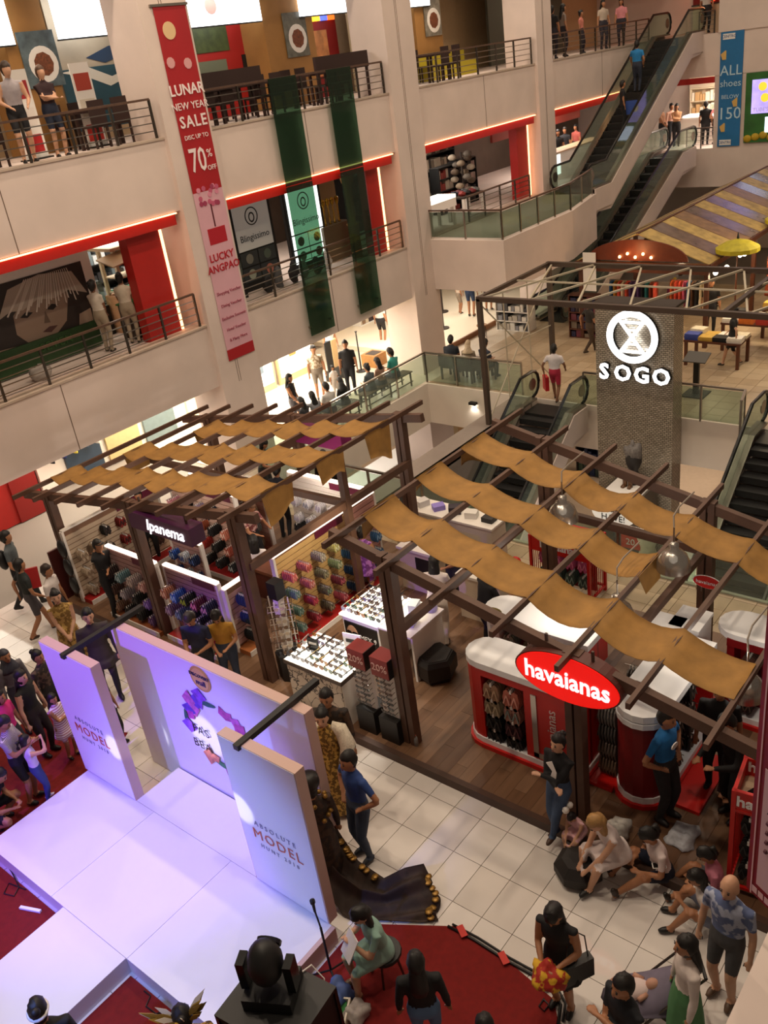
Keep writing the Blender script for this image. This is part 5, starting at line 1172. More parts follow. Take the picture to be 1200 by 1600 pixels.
block('board', mat('#2f6a2c', .5, noise=.3, scale=2), t, (38.52, 11.2, 4.1), (38.6, 13.25, 6.6)); block('lit_screen', mat('#a08fe8', .4, emit=1.6, noise=.25, scale=2.5), t, (38.5, 11.2, 5.15), (38.52, 13.0, 6.35)); block('lit_screen', mat('#d8e4ff', .4, emit=2.2), t, (38.5, 11.2, 4.45), (38.52, 12.45, 5.0))
text('lettering', "TUBE'S PICK", .2, Vector((38.495, 12.4, 5.28))-t.location, (0, -1, 0), (0, 0, 1), M_WHITE, t)
for y, z in ((12.6, 6.1), (12.5, 5.7), (12.0, 5.9)): b = MB(); b.lathe([(.16, 0), (.16, .008)], n=12); b.build('yellow_print', mat('#e8c83a', .5, emit=1.0), t, Vector((38.497, y, z))-t.location, (0, -PI/2, 0))
for k in range(7): b = MB(); b.smooth = True; b.ball((0, 0, 0), (.05, .17, .14), 8, 6); b.build('sunflower_print', mat('#b89a20', .6), t, Vector((38.52, 13.1-.3*k, 4.25+.05*(k % 3)))-t.location)
# near red banner hanging close to the photographer
d1 = _rt*((-46-600)/FPX) - _up*((174-800)/FPX) + _fw; dh = -Vector((d1[0], d1[1], 0)).normalized()
p0 = at_y(1166, 1386, 1.16); ptop = Vector((p0.x, p0.y, 8.4)); wdt = .62; nrm = dh.cross(Vector((0, 0, 1)))
if nrm.dot(Vector((p0.x, p0.y, 0))) < 0: nrm = -nrm
t = thing('near_banner', 'tall red and pink banner hanging close at the picture edge', 'banner', p0)
b = MB(); b.slab([p0, p0+dh*wdt, p0+dh*wdt+Vector((0, 0, 3.2)), p0+Vector((0, 0, 3.2))], nrm*.01); b.build('sheet', mat('#8f1824', .55, noise=.1, scale=3), t, world=True)
z0, z1 = p0.z+.15, p0.z+1.05; off = -nrm*.004
b = MB(); b.slab([p0+dh*.08+Vector((0, 0, .12))+off, p0+dh*wdt+Vector((0, 0, .12))+off, p0+dh*wdt+Vector((0, 0, 1.05))+off, p0+dh*.08+Vector((0, 0, 1.05))+off], -nrm*.003); b.build('white_field', mat('#d8b4bc', .6), t, world=True)
b = MB(); b.slab([p0+dh*.035+off, p0+dh*.045+off, p0+dh*.045+Vector((0, 0, 2.6))+off, p0+dh*.035+Vector((0, 0, 2.6))+off], -nrm*.002); b.build('border_line', mat('#e0b8bc', .6), t, world=True)
for s, z, sz in (('Pick Up', .84, .075), ('Angpao', .76, .075)): text('lettering', s, sz, dh*.12+Vector((0, 0, z))+off*2.5, dh, (0, 0, 1), mat('#4a2434', .6), t, align='LEFT', ext=.001)
for k, s in enumerate(('Shop', 'Dine', 'Exclu', 'Hotel', 'With', 'at Di', 'Tang')): text('lettering', s, .06, dh*.17+Vector((0, 0, .67-.075*k))+off*2.5, dh, (0, 0, 1), mat('#5a2a3a', .6), t, align='LEFT', ext=.001)
for k in range(5):
    b = MB(); b.ball((0, 0, 0), .016, 6, 4)
    if k < 4: b.build('bullet', mat('#5a2a3a', .6), t, dh*.135+Vector((0, 0, .67-.075*k))+off*2)
for k in range(10):
    b = MB(); b.ball((0, 0, 0), (.05, .05, .05), 6, 4); b.build('blossom_print', mat(('#a03a50', '#b85a70')[k % 2], .6), t, dh*(.2+.04*(k % 4))+Vector((0, 0, 1.1+.05*(k//2)))+nrm*.03)
for k, (a, c) in enumerate(((.09, .0), (.0, .09), (.09, .0), (.05, .05))): b = MB(); q = p0+dh*(.05+.05*k)+Vector((0, 0, .03))+off; b.slab([q, q+dh*.04, q+dh*.04+Vector((0, 0, .05)), q+Vector((0, 0, .05))], -nrm*.002); b.build('corner_motif', mat('#e0b8bc', .6), t, world=True)

# ---------------------------------------------------------------- second floor shops
for x, y, pw in ((9.5, 19.8, 60), (13.2, 20.2, 70), (18, 20.2, 75), (25.5, 20.0, 55), (34, 19.5, 150)): light('AREA', 'shop_lamp', (x, y, 6.45), pw, SOFT, 1.6, (x, y, 4))
# bay 1: hair poster wall
t = thing('hair_poster', 'black and white hair advert poster on a white shop wall', 'poster', (6, 18.6, L2))
block('white_frame', M_WHITE, t, (5.5, 18.6, L2), (11.75, 18.7, 6.35)); block('picture', mat('#2b2320', .5), t, (5.7, 18.585, 4.25), (11.5, 18.6, 5.9)); block('green_sign', mat('#1f3f1c', .5, noise=.2), t, (8.2, 18.5, L2+.05), (11.45, 18.56, L2+.62))
text('lettering', 'SEVEN', .26, Vector((10.3, 18.49, L2+.42))-t.location, (1, 0, 0), (0, 0, 1), mat('#2f5a2a', .4), t, ext=.01, spacing=1.2)
def pic(name, pts, col, y): b = MB(); b.slab([(x, y, z) for x, z in pts], (0, .004, 0)); b.build(name, mat(col, .6), t, world=True)
pic('face_print', [(9.75, 4.5), (10.2, 4.4), (10.75, 4.75), (10.95, 5.25), (10.9, 5.5), (9.9, 5.45), (9.55, 5.2), (9.5, 4.8)], '#8a7464', 18.580)
pic('hair_print', [(9.2, 5.2), (9.6, 5.75), (10.4, 5.88), (11.2, 5.75), (11.45, 5.2), (11.0, 5.38), (10.6, 5.3), (10.2, 5.38), (9.8, 5.25), (9.5, 5.3)], '#a89a8c', 18.576)
for k in range(22): x = 9.4+.085*k; pic('hair_strand', [(x, 5.22+.09*math.sin(k*2.1)), (x+.03, 5.2+.09*math.sin(k*2.1)), (10.05+.05*k, 5.85), (10.03+.05*k, 5.86)], '#c8bcb0', 18.572-.0005*k)
for x in (9.85, 10.5): pic('eye_print', [(x-.16, 5.12), (x, 5.2), (x+.16, 5.15), (x, 5.07)], '#1a1412', 18.572)
pic('lips_print', [(10.1, 4.68), (10.3, 4.75), (10.5, 4.72), (10.3, 4.62)], '#4a2c28', 18.572); pic('nose_print', [(10.2, 4.85), (10.35, 4.83), (10.3, 5.1)], '#5f4c40', 18.572)
pic('hand_print', [(11.0, 4.5), (11.4, 4.45), (11.42, 4.85), (11.1, 4.8)], '#a08a78', 18.572); pic('hand_print', [(8.9, 4.3), (9.5, 4.3), (9.6, 4.55), (9.0, 4.6)], '#8a7666', 18.572)
t = thing('planter', 'white crumpled bundle behind the railing below the poster', 'bundle', (9.3, 17.7, L2)); b = MB(); b.smooth = True; b.ball((0, 0, .15), (.25, .2, .17), 10, 8, lambda q: q*(1+.12*math.sin(q.x*30))); b.build('bundle', mat('#a8a098', .7), t)
t = thing('display_booth', 'pale wooden display booth with a lit roof box and green shelves', 'display booth', (12.0, 19.0, L2))
block('lit_box', mat('#fff4e2', .4, emit=4), t, (12.35, 18.6, 6.0), (13.4, 19.2, 6.22)); block('roof', mat('#c8b090', .5), t, (12.2, 18.4, 5.93), (13.5, 19.3, 6.0))
for x in (12.4, 13.3):
    for y in (18.6, 19.2): block('post', mat('#d8c8a8', .5), t, (x-.04, y-.04, L2+.9), (x+.04, y+.04, 5.95))
for z in (L2+.95, L2+1.3, L2+1.65): block('shelf_board', mat('#d0c0a0', .5), t, (12.4, 18.6, z), (13.3, 19.2, z+.03))
block('green_mat', mat('#2f7a5a', .8), t, (12.45, 18.62, L2+.98), (13.25, 19.18, L2+1.0)); block('base', mat('#c09068', .5, noise=.15), t, (12.3, 18.5, L2), (13.4, 19.25, L2+.9))
t = thing('green_counter', 'dark wooden counter with a bright green felt top', 'counter', (11.9, 18.2, L2)); block('body', mat('#3a2a1e', .5, noise=.2), t, (12.05, 18.0, L2), (13.0, 18.45, L2+.78)); block('felt_top', mat('#3f7a3a', .9, noise=.2), t, (12.02, 17.97, L2+.78), (13.03, 18.48, L2+.82))
t = thing('open_shutter_board', 'tilted pale boards hanging before the display booth', 'board', (12.1, 18.2, 5.75)); b = MB(); b.box((-.3, -.3, 0), (.7, .3, .03)); b.build('board', mat('#d8c09a', .5), t, (.1, .1, .0), (.25, -.1, 0))
shelf('dark shelves of glassware behind the two staff members', 11.9, 20.6, L2, 2.6, .5, 2.3, 5, M_BLACK, ['#2a2c30', '#6a7a80', '#c8d0d4', '#3a3430'], seed=40)
t = thing('glass_case', 'glass display case beside the two staff members', 'display case', (11.8, 19.3, L2)); block('base', M_BLACK, t, (11.75, 19.1, L2), (12.25, 19.6, L2+.7)); block('glass_box', M_GLASS, t, (11.77, 19.12, L2+.7), (12.23, 19.58, L2+1.3))
lump('red_potted_bundle', 'small red and white bundle at the foot of the red post', 'bundle', (12.75, 17.55, L2), (.16, .14, .2), '#b8453c', 9)
# bay 2: jewellery shop
def jewel_panel(label, x, lit):
    t = thing('jewellery_panel', label, 'shop panel', (x, 18.4, L2))
    block('frame', M_BLACK, t, (x, 18.4, L2), (x+1.5, 18.5, 6.3)); m = mat('#f4fbf6', .4, emit=1.5) if lit else mat('#c8c4bc', .5, emit=.12)
    block('logo_field', m, t, (x+.12, 18.385, 5.0), (x+1.4, 18.4, 6.2))
    ringm = MB(); n = 28; R = []
    for r, y in ((.23, 0), (.23, -.006), (.20, -.006), (.20, 0), (.23, 0)): R.append([(r*math.cos(2*PI*k/n), y, r*math.sin(2*PI*k/n)) for k in range(n)])
    ringm.rings(R, cap=False).build('logo_ring', T_BLACK, t, Vector((x+.76, 18.384, 5.82))-t.location)
    b = MB(); R = [];
    for r, y in ((.13, 0), (.13, -.006), (.09, -.006), (.09, 0), (.13, 0)): R.append([(r*math.cos(2*PI*k/n)*.8, y, r*math.sin(2*PI*k/n)-.03) for k in range(n)])
    b.rings(R, cap=False).build('logo_gem', T_BLACK, t, Vector((x+.76, 18.384, 5.82))-t.location)
    text('lettering', 'Blingissimo', .24, Vector((x+.76, 18.378, 5.3))-t.location, (1, 0, 0), (0, 0, 1), T_BLACK, t, ext=.002)
    for i in range(2):
        for j in range(2):
            block('picture_field', m if lit else mat('#3a4044', .4), t, (x+.12+.66*i, 18.385, 4.2+.4*j), (x+.74+.66*i, 18.4, 4.56+.4*j))
            b = MB(); b.lathe([(.13, 0), (.13, .006)], n=14); b.build('jewel_print', mat(('#a8b0a0', '#c87a68', '#8a8a80', '#5a6a60')[i+2*j], .5), t, Vector((x+.43+.66*i, 18.384, 4.38+.4*j))-t.location, (PI/2, 0, 0))
    return t
jewel_panel('dim white jewellery panel left of the lit one', 15.9, False); jewel_panel('lit white jewellery panel behind the green glass', 17.9, True)
b = MB(); b.box((14.7, 19.3, L2), (15.5, 19.5, 6.4)); struct('wall_shop', b, mat('#e0d0b8', .6), label='cream shop wall beside the sale banner')
t = thing('glass_counter', 'black framed glass counter behind the railing by the sale banner', 'display case', (15.2, 18.2, L2)); block('base', M_BLACK, t, (14.9, 18.0, L2), (15.7, 18.5, L2+.45)); block('glass_box', M_GLASS, t, (14.92, 18.02, L2+.45), (15.68, 18.48, L2+1.0)); block('frame_top', M_BLACK, t, (14.9, 18.0, L2+1.0), (15.7, 18.5, L2+1.03)); block('white_bust', M_WHITE, t, (15.1, 18.15, L2+.46), (15.3, 18.35, L2+.8))
for k in range(6):
    lump('jewel_bust', '%s jewellery bust on the floor stand below the jewellery panels' % ('black', 'grey', 'dark', 'silver', 'smoky', 'white')[k], 'bust', (16.2+.5*k, 17.75+.08*(k % 2), L2+.0), (.12, .1, .3), ('#1a1a1c', '#5a5a5c', '#2a2628', '#a8a8a8', '#3a3a40', '#c8c4c0')[k], 20+k)
t = thing('gold_counter', 'jewellery counter with gold trophies behind the second green strip', 'counter', (19.8, 18.6, L2)); block('body', mat('#6a5a44', .5), t, (19.2, 18.3, L2), (20.4, 18.8, L2+1.0)); block('back_board', mat('#a08a5a', .5), t, (19.2, 18.9, L2), (20.6, 18.95, 6.2))
for k in range(5):
    b = MB(); b.smooth = True; b.lathe([(.05, 0), (.02, .05), (.02, .5), (.05, .55), (.07, .66), (.03, .72)], n=8); o = b.build('gold_trophy', mat('#c8a03a', .25, metal=.9), None, (19.35+.2*k, 18.5, L2+1.0)); tag(o, 'gold stand number %d on the counter behind the green strip' % (k+1) if 0 else ('gold stand at the counter end nearest the lit panel', 'second gold stand from the lit panel', 'middle gold stand on the jewellery counter', 'second gold stand from the red post', 'gold stand at the counter end nearest the red post')[k], 'stand')
t = thing('spiral_post', 'orange wooden spiral post beside the red portal', 'post', (20.05, 17.9, L2)); b = MB(); b.smooth = True; b.lathe([(.16, 0), (.16, .9), (.2, .95), (.1, 1.0), (.12, 2.0), (.18, 2.1), (.22, 2.3), (.12, 2.4)], n=12); b.build('shaft', mat('#b8824a', .5, noise=.2), t)
# bay 3: sunglass and cap shop
t = thing('lit_counter', 'white lit accessory counter in the shop behind the balcony', 'counter', (23.6, 17.6, L2)); block('top', mat('#fff6e4', .4, emit=1.6), t, (22.75, 17.3, L2+.85), (24.4, 18.0, L2+.95)); block('apron', M_WHITE, t, (22.75, 17.3, L2+.6), (24.4, 18.0, L2+.85))
for x in (22.8, 24.3):
    for y in (17.35, 17.95): block('leg', M_WHITE, t, (x-.04, y-.04, L2), (x+.04, y+.04, L2+.6))
t = thing('goods_table', 'white table of red and black goods in the shop behind the balcony', 'table', (25.2, 17.4, L2)); block('top', M_DIM, t, (24.7, 17.2, L2+.72), (25.9, 17.9, L2+.78))
for x in (24.76, 25.84):
    for y in (17.26, 17.84): block('leg', M_WHITE, t, (x-.05, y-.05, L2), (x+.05, y+.05, L2+.72))
rn = random.Random(8)
for k in range(8):
    lump('cap', '%s cap on the goods table behind the balcony' % ('red', 'black', 'dark red', 'grey', 'navy', 'maroon', 'charcoal', 'brown')[k], 'cap', (24.9+.27*(k % 4), 17.4+.3*(k//4), L2+.78), (.12, .12, .08), ('#8a2a24', '#1c1c1e', '#6a1a1e', '#5a5854', '#22283a', '#5a1f24', '#2c2a2a', '#4a3a2c')[k], 60+k)
t = thing('cap_tree', 'tall stand heaped with brown and grey caps', 'display stand', (26.6, 18.5, L2))
b = MB(); b.tube([(0, 0, 0), (0, 0, 1.9)], .04); b.build('pole', M_DIM, t)
for k in range(16):
    b = MB(); b.smooth = True; b.ball((0, 0, 0), (.15, .15, .1), 8, 6); a = k*2.4; b.build('cap', mat(('#8a7a66', '#5a4a3c', '#a89a88', '#6a6258')[k % 4], .8), t, (.3*math.cos(a), .3*math.sin(a), .5+.09*k))
for k in range(3): shelf(('dark rear shelf of bags left in the cap shop', 'dark rear shelf with violet lit bags in the cap shop', 'dark rear shelf of cream bags in the cap shop')[k], 22.7+2.2*k, 20.5, L2, 2.0, .5, 2.3, 4, M_BLACK, (['#2a2a2e', '#6a7a88', '#1a1a1a'], ['#3a3a50', '#8a8ac0', '#22222a'], ['#c8b8a0', '#8a7a68', '#3a302a'])[k], seed=50+k)
t = thing('screen_stand', 'tall stand with a blue-white screen in the cap shop', 'screen', (24.0, 19.4, L2)); block('post', M_DIM, t, (23.95, 19.35, L2), (24.05, 19.45, L2+1.2)); block('frame', M_DIM, t, (23.6, 19.35, L2+1.2), (24.6, 19.42, 6.1)); block('screen', mat('#a8c8e0', .4, emit=1.0), t, (23.75, 19.34, L2+1.35), (24.15, 19.35, 5.95))
light('AREA', 'shop_lamp', (24.6, 18.6, 6.5), 60, SOFT, 1.0, (24.6, 18.6, 4))
# bay 4: cafe counters
t = thing('cafe_counter', 'lit white cafe counter behind the tall escalator', 'counter', (33, 18.2, L2)); block('body', M_WHITE, t, (30.8, 18.0, L2), (36.0, 18.6, L2+.95)); block('front_light', mat('#e8f4f0', .4, emit=1.4), t, (31.0, 17.98, L2+.2), (32.4, 18.0, L2+.9)); block('top', mat('#c8a888', .5), t, (30.7, 17.95, L2+.95), (36.1, 18.65, L2+1.0))
block('menu_board', mat('#a8382a', .5), t, (30.6, 19.8, 5.6), (37.5, 19.9, 6.3))
# end wall shop, second floor
t = thing('food_counter', 'bright white food counter behind the standing group on the second floor', 'counter', (40.4, 14, L2)); block('body', mat('#f4ece0', .5), t, (40.2, 12.0, L2), (40.8, 16.5, L2+1.05)); block('top', mat('#fff8ec', .4, emit=1.8), t, (40.15, 12.0, L2+1.05), (40.9, 16.4, L2+1.12)); block('glass_guard', M_GLASS, t, (40.2, 12.2, L2+1.12), (40.22, 15.2, L2+1.5))
b = MB(); b.box((42.3, 8, L2), (42.5, 17, 6.5)); struct('wall_shop_far', b, mat('#f2e2cc', .6), label='cream back wall of the food shop')
for y in (13.2, 15.0): light('AREA', 'shop_lamp', (40.2, y, 6.5), 120, SOFT, 1.2, (40.2, y, 4))
block('red_lintel', M_RED, WFAR, (38.55, 14.5, 6.38), (38.62, 17.0, 6.6)); block('red_post', M_RED, WFAR, (40.0, 14.9, L2), (40.1, 15.0, 6.4))
shelf('pale shelf of paper rolls in the food shop', 41.9, 16.8, L2, 1.6, .4, 2.0, 4, mat('#e0cdb0', .5), ['#f0e4d0', '#c8a070', '#e8dcc8'], rz=-PI/2, seed=70)
# ---------------------------------------------------------------- third floor restaurants
M_TAN = mat('#a3763f', .65, noise=.08, scale=3)
for i, (px0, px1) in enumerate(((30, 100), (430, 505), (660, 700))):
    a = at_y(px0, 150, 19.6).x; c = at_y(px1, 150, 19.6).x
    b = MB(); b.box((a, 19.6, L3), (c, 20.6, 11.5)); struct('pillar', b, M_TAN, label=('tan pillar behind the two onlookers', 'tan pillar behind the first green strip', 'tan pillar right of the second column')[i])
    zc = (10.0, 9.9, 9.95)[i]; xm = (a+c)/2+.2
    t = thing('food_poster', ('food poster of a plate on the tan pillar behind the onlookers', 'food poster of a plate on the tan pillar near the green strips', 'small grey food poster on the tan pillar right of the second column')[i], 'poster', (xm, 19.55, zc))
    block('sheet', mat(('#5a6a70', '#6a6a60', '#8a8478')[i], .5, noise=.4, scale=6), t, (-.45, 0, -.55), (.45, .03, .55), world=False); b = MB(); b.lathe([(.36, 0), (.36, .01)], n=20); b.build('plate_print', M_WHITE, t, (.03, 0, -.1), (PI/2, 0, 0)); b = MB(); b.lathe([(.24, 0), (.24, .016)], n=9); b.build('food_print', mat('#7a4428', .6, noise=.5, scale=25), t, (.03, 0, -.1), (PI/2, 0, 0))
def sign_box(label, px0, py0, px1, py1, Y=19.45, top=11.45):
    a = at_y(px0, py0, Y); c = at_y(px1, py1, Y); zb = (a.z+c.z)/2
    t = thing('lit_sign', label, 'lit sign', (a.x, Y, zb)); block('panel', M_SIGNW, t, (a.x, Y, zb), (c.x, Y+.1, top)); block('frame', M_BLACK, t, (a.x-.02, Y+.02, zb-.03), (c.x+.02, Y+.12, zb)); return t
sign_box('blank lit white sign box at the picture corner', -40, 75, 25, 70); sign_box('blank lit white sign box above the sea mural', 95, 60, 188, 53)
t = sign_box('lit white sign box with a small faint crest', 288, 43, 410, 33); b = MB(); b.lathe([(.2, 0), (.2, .006)], n=12); b.build('crest', mat('#c8b0b8', .5), t, Vector((17.6, 19.44, 10.75))-t.location, (PI/2, 0, 0))
sign_box('blank lit white sign box near the second column', 472, 25, 563, 17); sign_box('blank lit white sign box right of the second column', 600, 15, 672, 8)
# sea mural
t = thing('sea_mural', 'wall mural of a white terrace above a blue sea', 'mural', (12.5, 20.2, L3))
a = at_y(100, 140, 20.2).x; c = at_y(225, 140, 20.2).x
block('sky', mat('#b8a890', .5, noise=.15, scale=1.5), t, (a, 20.2, 9.6), (c, 20.22, 11.4)); block('sea', mat('#1f4a58', .5, noise=.2, scale=2), t, (a, 20.19, L3+.3), (c, 20.2, 9.75))
b = MB(); b.slab([(a+.8, 20.185, 9.95), (a+1.5, 20.185, 10.15), (c-.1, 20.185, 10.1), (c-.5, 20.185, 9.9), (a+1.3, 20.185, 9.8)], (0, .004, 0)); b.build('island_print', mat('#26405e', .5), t, world=True)
b = MB(); b.slab([(a, 20.18, 9.7), (a+.7, 20.18, 9.55), (a+1.3, 20.18, 9.3), (c, 20.18, 9.55), (c, 20.18, 9.7), (a+1.4, 20.18, 9.5), (a+.8, 20.18, 9.75)], (0, .004, 0)); b.build('terrace_print', mat('#e0d8c8', .5), t, world=True)
def standee(label, p, w, h, cols, tilt=.12):
    t = thing('standee', label, 'standee', p, .15); block('sheet', M_WHITE, t, (-w/2, 0, 0), (w/2, .02, h), world=False); block('foot', M_BLACK, t, (-w/2, -.15, 0), (w/2, .2, .03), world=False)
    for k, cc in enumerate(cols): block('picture', mat(cc, .5), t, (-w/2*.8, -.004, h*(.08+.3*k)), (w/2*.8, 0, h*(.28+.3*k)), world=False)
standee('white roll-up standee with bowls at the mural', (at_y(150, 210, 18.6).x, 18.6, L3), .55, 1.7, ['#b8281e', '#d8d0c0', '#a83a28']); standee('white and red roll-up standee behind the onlookers', (at_y(52, 220, 18.4).x, 18.4, L3), .6, 1.7, ['#b01e22', '#e8e0d8', '#a8242a'])
# restaurant fronts of bay 2 and tables
t = thing('restaurant_facade', 'red framed restaurant front with a dark screen', 'restaurant', (15, 20.5, L3))
x0 = at_y(285, 100, 20.5).x; x1 = at_y(420, 100, 20.5).x
block('red_wall', mat('#a01c18', .5), t, (x0, 20.5, L3), (x1, 20.6, 10.4)); block('green_screen', mat('#3f4a24', .5, noise=.4, scale=5), t, (x0+.2, 20.48, 9.75), (x1-1.4, 20.5, 10.35)); block('pane', mat('#6a705c', .3), t, (x0+.3, 20.48, L3+.5), (x1-1.6, 20.5, 9.55)); block('dark_door', M_BLACK, t, (x1-1.0, 20.48, L3), (x1-.5, 20.5, 9.6)); block('scroll', mat('#d8c498', .6), t, (x1-.45, 20.48, L3+.3), (x1, 20.5, 10.4))
text('lettering', '桂', .32, Vector((x1-.22, 20.475, 10.1))-t.location, (1, 0, 0), (0, 0, 1), mat('#b03020', .6), t)
t = thing('red_restaurant_wall', 'red painted restaurant wall with stained-glass lights', 'restaurant front', (20, 21.2, L3)); x0 = at_y(480, 80, 21.2).x; x1 = at_y(530, 80, 21.2).x
block('wall', mat('#8a1a14', .6), t, (x0, 21.2, L3), (x1, 21.3, 10.9)); block('dragon_print', mat('#c8824a', .6, noise=.4, scale=4), t, (x0, 21.18, L3+.6), (x1-.5, 21.2, 10.0))
for k, cc in enumerate(('#c83a20', '#e8b830', '#e0a020', '#4a5ac8', '#d86020')): block('glass_lamp', mat(cc, .4, emit=2.0), t, (x0-.3+.34*k, 21.1, 10.25), (x0+.0+.34*k, 21.18, 10.6))
def dining_set(label, x, y, z, wood, place):
    t = thing('dining_table', label, 'table', (x, y, z)); block('top', wood, t, (-.6, -.4, .72), (.6, .4, .77), world=False)
    for sx in (-1, 1):
        for sy in (-1, 1): block('leg', wood, t, (sx*.52-.03, sy*.32-.03, 0), (sx*.52+.03, sy*.32+.03, .72), world=False)
    for k, (cx, cy, r) in enumerate(((-.3, -.6, 0), (.3, -.6, 0), (-.3, .6, PI), (.3, .6, PI))):
        c = thing('dining_chair', 'dark dining chair at the %s' % place, 'chair', (x+cx, y+cy, z), r, 'chairs at the '+place)
        block('seat', wood, c, (-.2, -.2, .42), (.2, .2, .46), world=False); block('backrest', wood, c, (-.2, -.22, .46), (.2, -.19, .95), world=False)
        for sx in (-1, 1):
            for sy in (-1, 1): block('leg', wood, c, (sx*.18-.02, sy*.18-.02, 0), (sx*.18+.02, sy*.18+.02, .42), world=False)
DW = mat('#2c1712', .5)
dining_set('dark dining table by the sea mural', 12.6, 18.5, L3, DW, 'table by the sea mural'); dining_set('dark dining table right of the sale banner', 15.6, 18.4, L3, DW, 'table right of the sale banner'); dining_set('dark dining table behind the first green strip', 17.3, 18.4, L3, DW, 'table behind the first green strip'); dining_set('dark dining table near the second column', 19.9, 18.4, L3, DW, 'table near the second column'); dining_set('dark dining table right of the second column', 25.2, 18.4, L3, DW, 'table right of the second column'); dining_set('dark dining table at the picture corner', 9.6, 18.6, L3, DW, 'table at the picture corner')
t = thing('restaurant_divider', 'low dark wooden divider before the dining tables', 'divider', (14.8, 17.5, L3)); block('panel', DW, t, (14.8, 17.45, L3+.75), (17.0, 17.55, L3+1.15)); block('panel', DW, t, (19.0, 17.45, L3+.75), (21.1, 17.55, L3+1.15))
for x in (14.85, 16.95, 19.05, 21.05): block('post', DW, t, (x-.03, 17.47, L3), (x+.03, 17.53, L3+.75))
t = thing('yellow_bench', 'yellow bench seat along the plain wall', 'bench', (27, 19, L3)); block('seat', mat('#b8a828', .6), t, (25.8, 18.9, L3), (28.6, 19.4, L3+.42)); block('back', mat('#b8a828', .6), t, (25.8, 19.4, L3), (28.6, 19.5, L3+.8))
standee('thin white easel board on the top floor', (23.9, 18.3, L3), .4, 1.5, ['#c8c0b0'])
b = MB(); b.box((24.2, 20.6, L3), (29.1, 20.7, 11.5)); struct('wall_restaurant', b, mat('#b9b08c', .7, noise=.04), label='plain khaki wall of the closed top-floor unit'); b = MB(); b.box((31.5, 20.2, L3), (37.0, 20.3, 11.5)); struct('wall_restaurant_dark', b, mat('#4a483c', .7), label='dark wall behind the five standing people')
for x, y, pw in ((11, 19, 45), (17.5, 19.2, 50), (26, 18.8, 45), (33.5, 18.8, 30)): light('AREA', 'restaurant_lamp', (x, y, 11.3), pw, WARM, 1.2, (x, y, 8))
for k, (y, z) in enumerate(((14.9, 9.7), (13.9, 9.9), (15.8, 9.6))):
    u = thing('red_lantern', ('glowing orange lantern beyond the escalator head', 'red lantern right of the escalator head', 'red lantern left of the escalator head')[k], 'lantern', (41.5, y, z)); b = MB(); b.smooth = True; b.lathe([(.05, -.4), (.22, -.3), (.28, 0), (.12, .35), (.04, .45)], n=12); b.build('body', mat(('#ff8a3a', '#e02a1a', '#d83a20')[k], .5, emit=(4, 2, 2)[k]), u); b = MB(); b.tube([(0, 0, .45), (0, 0, 11.5-z)], .01); b.build('cord', M_BLACK, u)
block('red_backdrop', mat('#7a1a14', .6, noise=.4, scale=3), WFAR, (42.5, 12.5, L3), (42.58, 17, 11.4)); light('POINT', 'lantern_glow', (41.0, 14.8, 9.5), 40, (1, .4, .2), .2)
t = thing('reception_desk', 'cream reception desk at the head of the tall escalator', 'counter', (40.2, 14.5, L3)); block('body', mat('#d8c4a4', .5), t, (40.0, 13.6, L3), (40.4, 16.0, L3+1.0)); block('top', M_DIM, t, (39.95, 13.55, L3+1.0), (40.45, 16.05, L3+1.05))
# ---------------------------------------------------------------- ground-floor gallery under the parapet
for x, pw in ((6.5, 70), (10.5, 120), (13.5, 150), (16.0, 240), (19.2, 190), (23.2, 130), (27, 120)): light('AREA', 'gallery_lamp', (x, 19.6, 2.38), pw, (1, .9, .76), 2.2, (x, 19.6, 0))
t = thing('red_booth', 'plain red booth wall at the corner of the gallery', 'booth', (8.5, 20.6, 0)); block('panel', M_RED, t, (7.2, 20.42, 0), (9.75, 21.2, 2.4)); block('panel', mat('#8e1712', .5), t, (9.0, 20.36, 0), (9.72, 20.42, 2.4))
b = MB(); b.box((6.4, 20.3, 0), (7.0, 21.2, 2.42)); struct('pillar_gallery', b, M_WHITE, label='white pillar beside the red booth')
b = MB(); b.box((10.2, 21.2, 0), (20.8, 21.3, 2.42)); struct('wall_gallery', b, mat('#f3e9da', .5), label='bright shop wall of the ground-floor gallery')
t = thing('lit_showcase', 'bright white showcase with a picture of ties', 'showcase', (18, 21.1, 0)); block('frame', mat('#d8bd8c', .5), t, (17.2, 21.0, 0), (18.75, 21.1, 1.7)); block('lit_field', mat('#fffaf0', .5, emit=.9), t, (17.27, 20.985, .22), (18.68, 21.0, 1.63)); block('tie_print', mat('#6a7a88', .6), t, (17.75, 20.975, .5), (17.85, 20.985, .95)); block('tie_print', mat('#7a8a96', .6), t, (18.05, 20.975, .65), (18.3, 20.985, 1.0))
t = thing('lit_showcase', 'bright white showcase with a small handbag', 'showcase', (19.6, 21.1, 0)); block('frame', mat('#d8bd8c', .5), t, (18.95, 21.0, 0), (20.6, 21.1, 1.9)); block('lit_field', mat('#fffaf0', .5, emit=.9), t, (19.02, 20.985, .22), (20.53, 21.0, 1.83)); block('bag_print', mat('#b88a4a', .6), t, (19.5, 20.96, .8), (19.8, 20.985, 1.0))
for k, (x, c, lab) in enumerate(((11.0, '#2a3a4a', 'dark blue clothes panel at the end of the bright gallery'), (12.3, '#c8ac78', 'tan wall panel behind the pergola'), (13.6, '#6a7a7a', 'grey glass panel behind the pergola'), (15.2, '#f0dcb0', 'cream lit panel behind the man in black'))): flat_board('wall_panel', lab, 'panel', (x, 21.1, .1), (x+1.1, 21.18, 2.3), mat(c, .5, noise=.1))
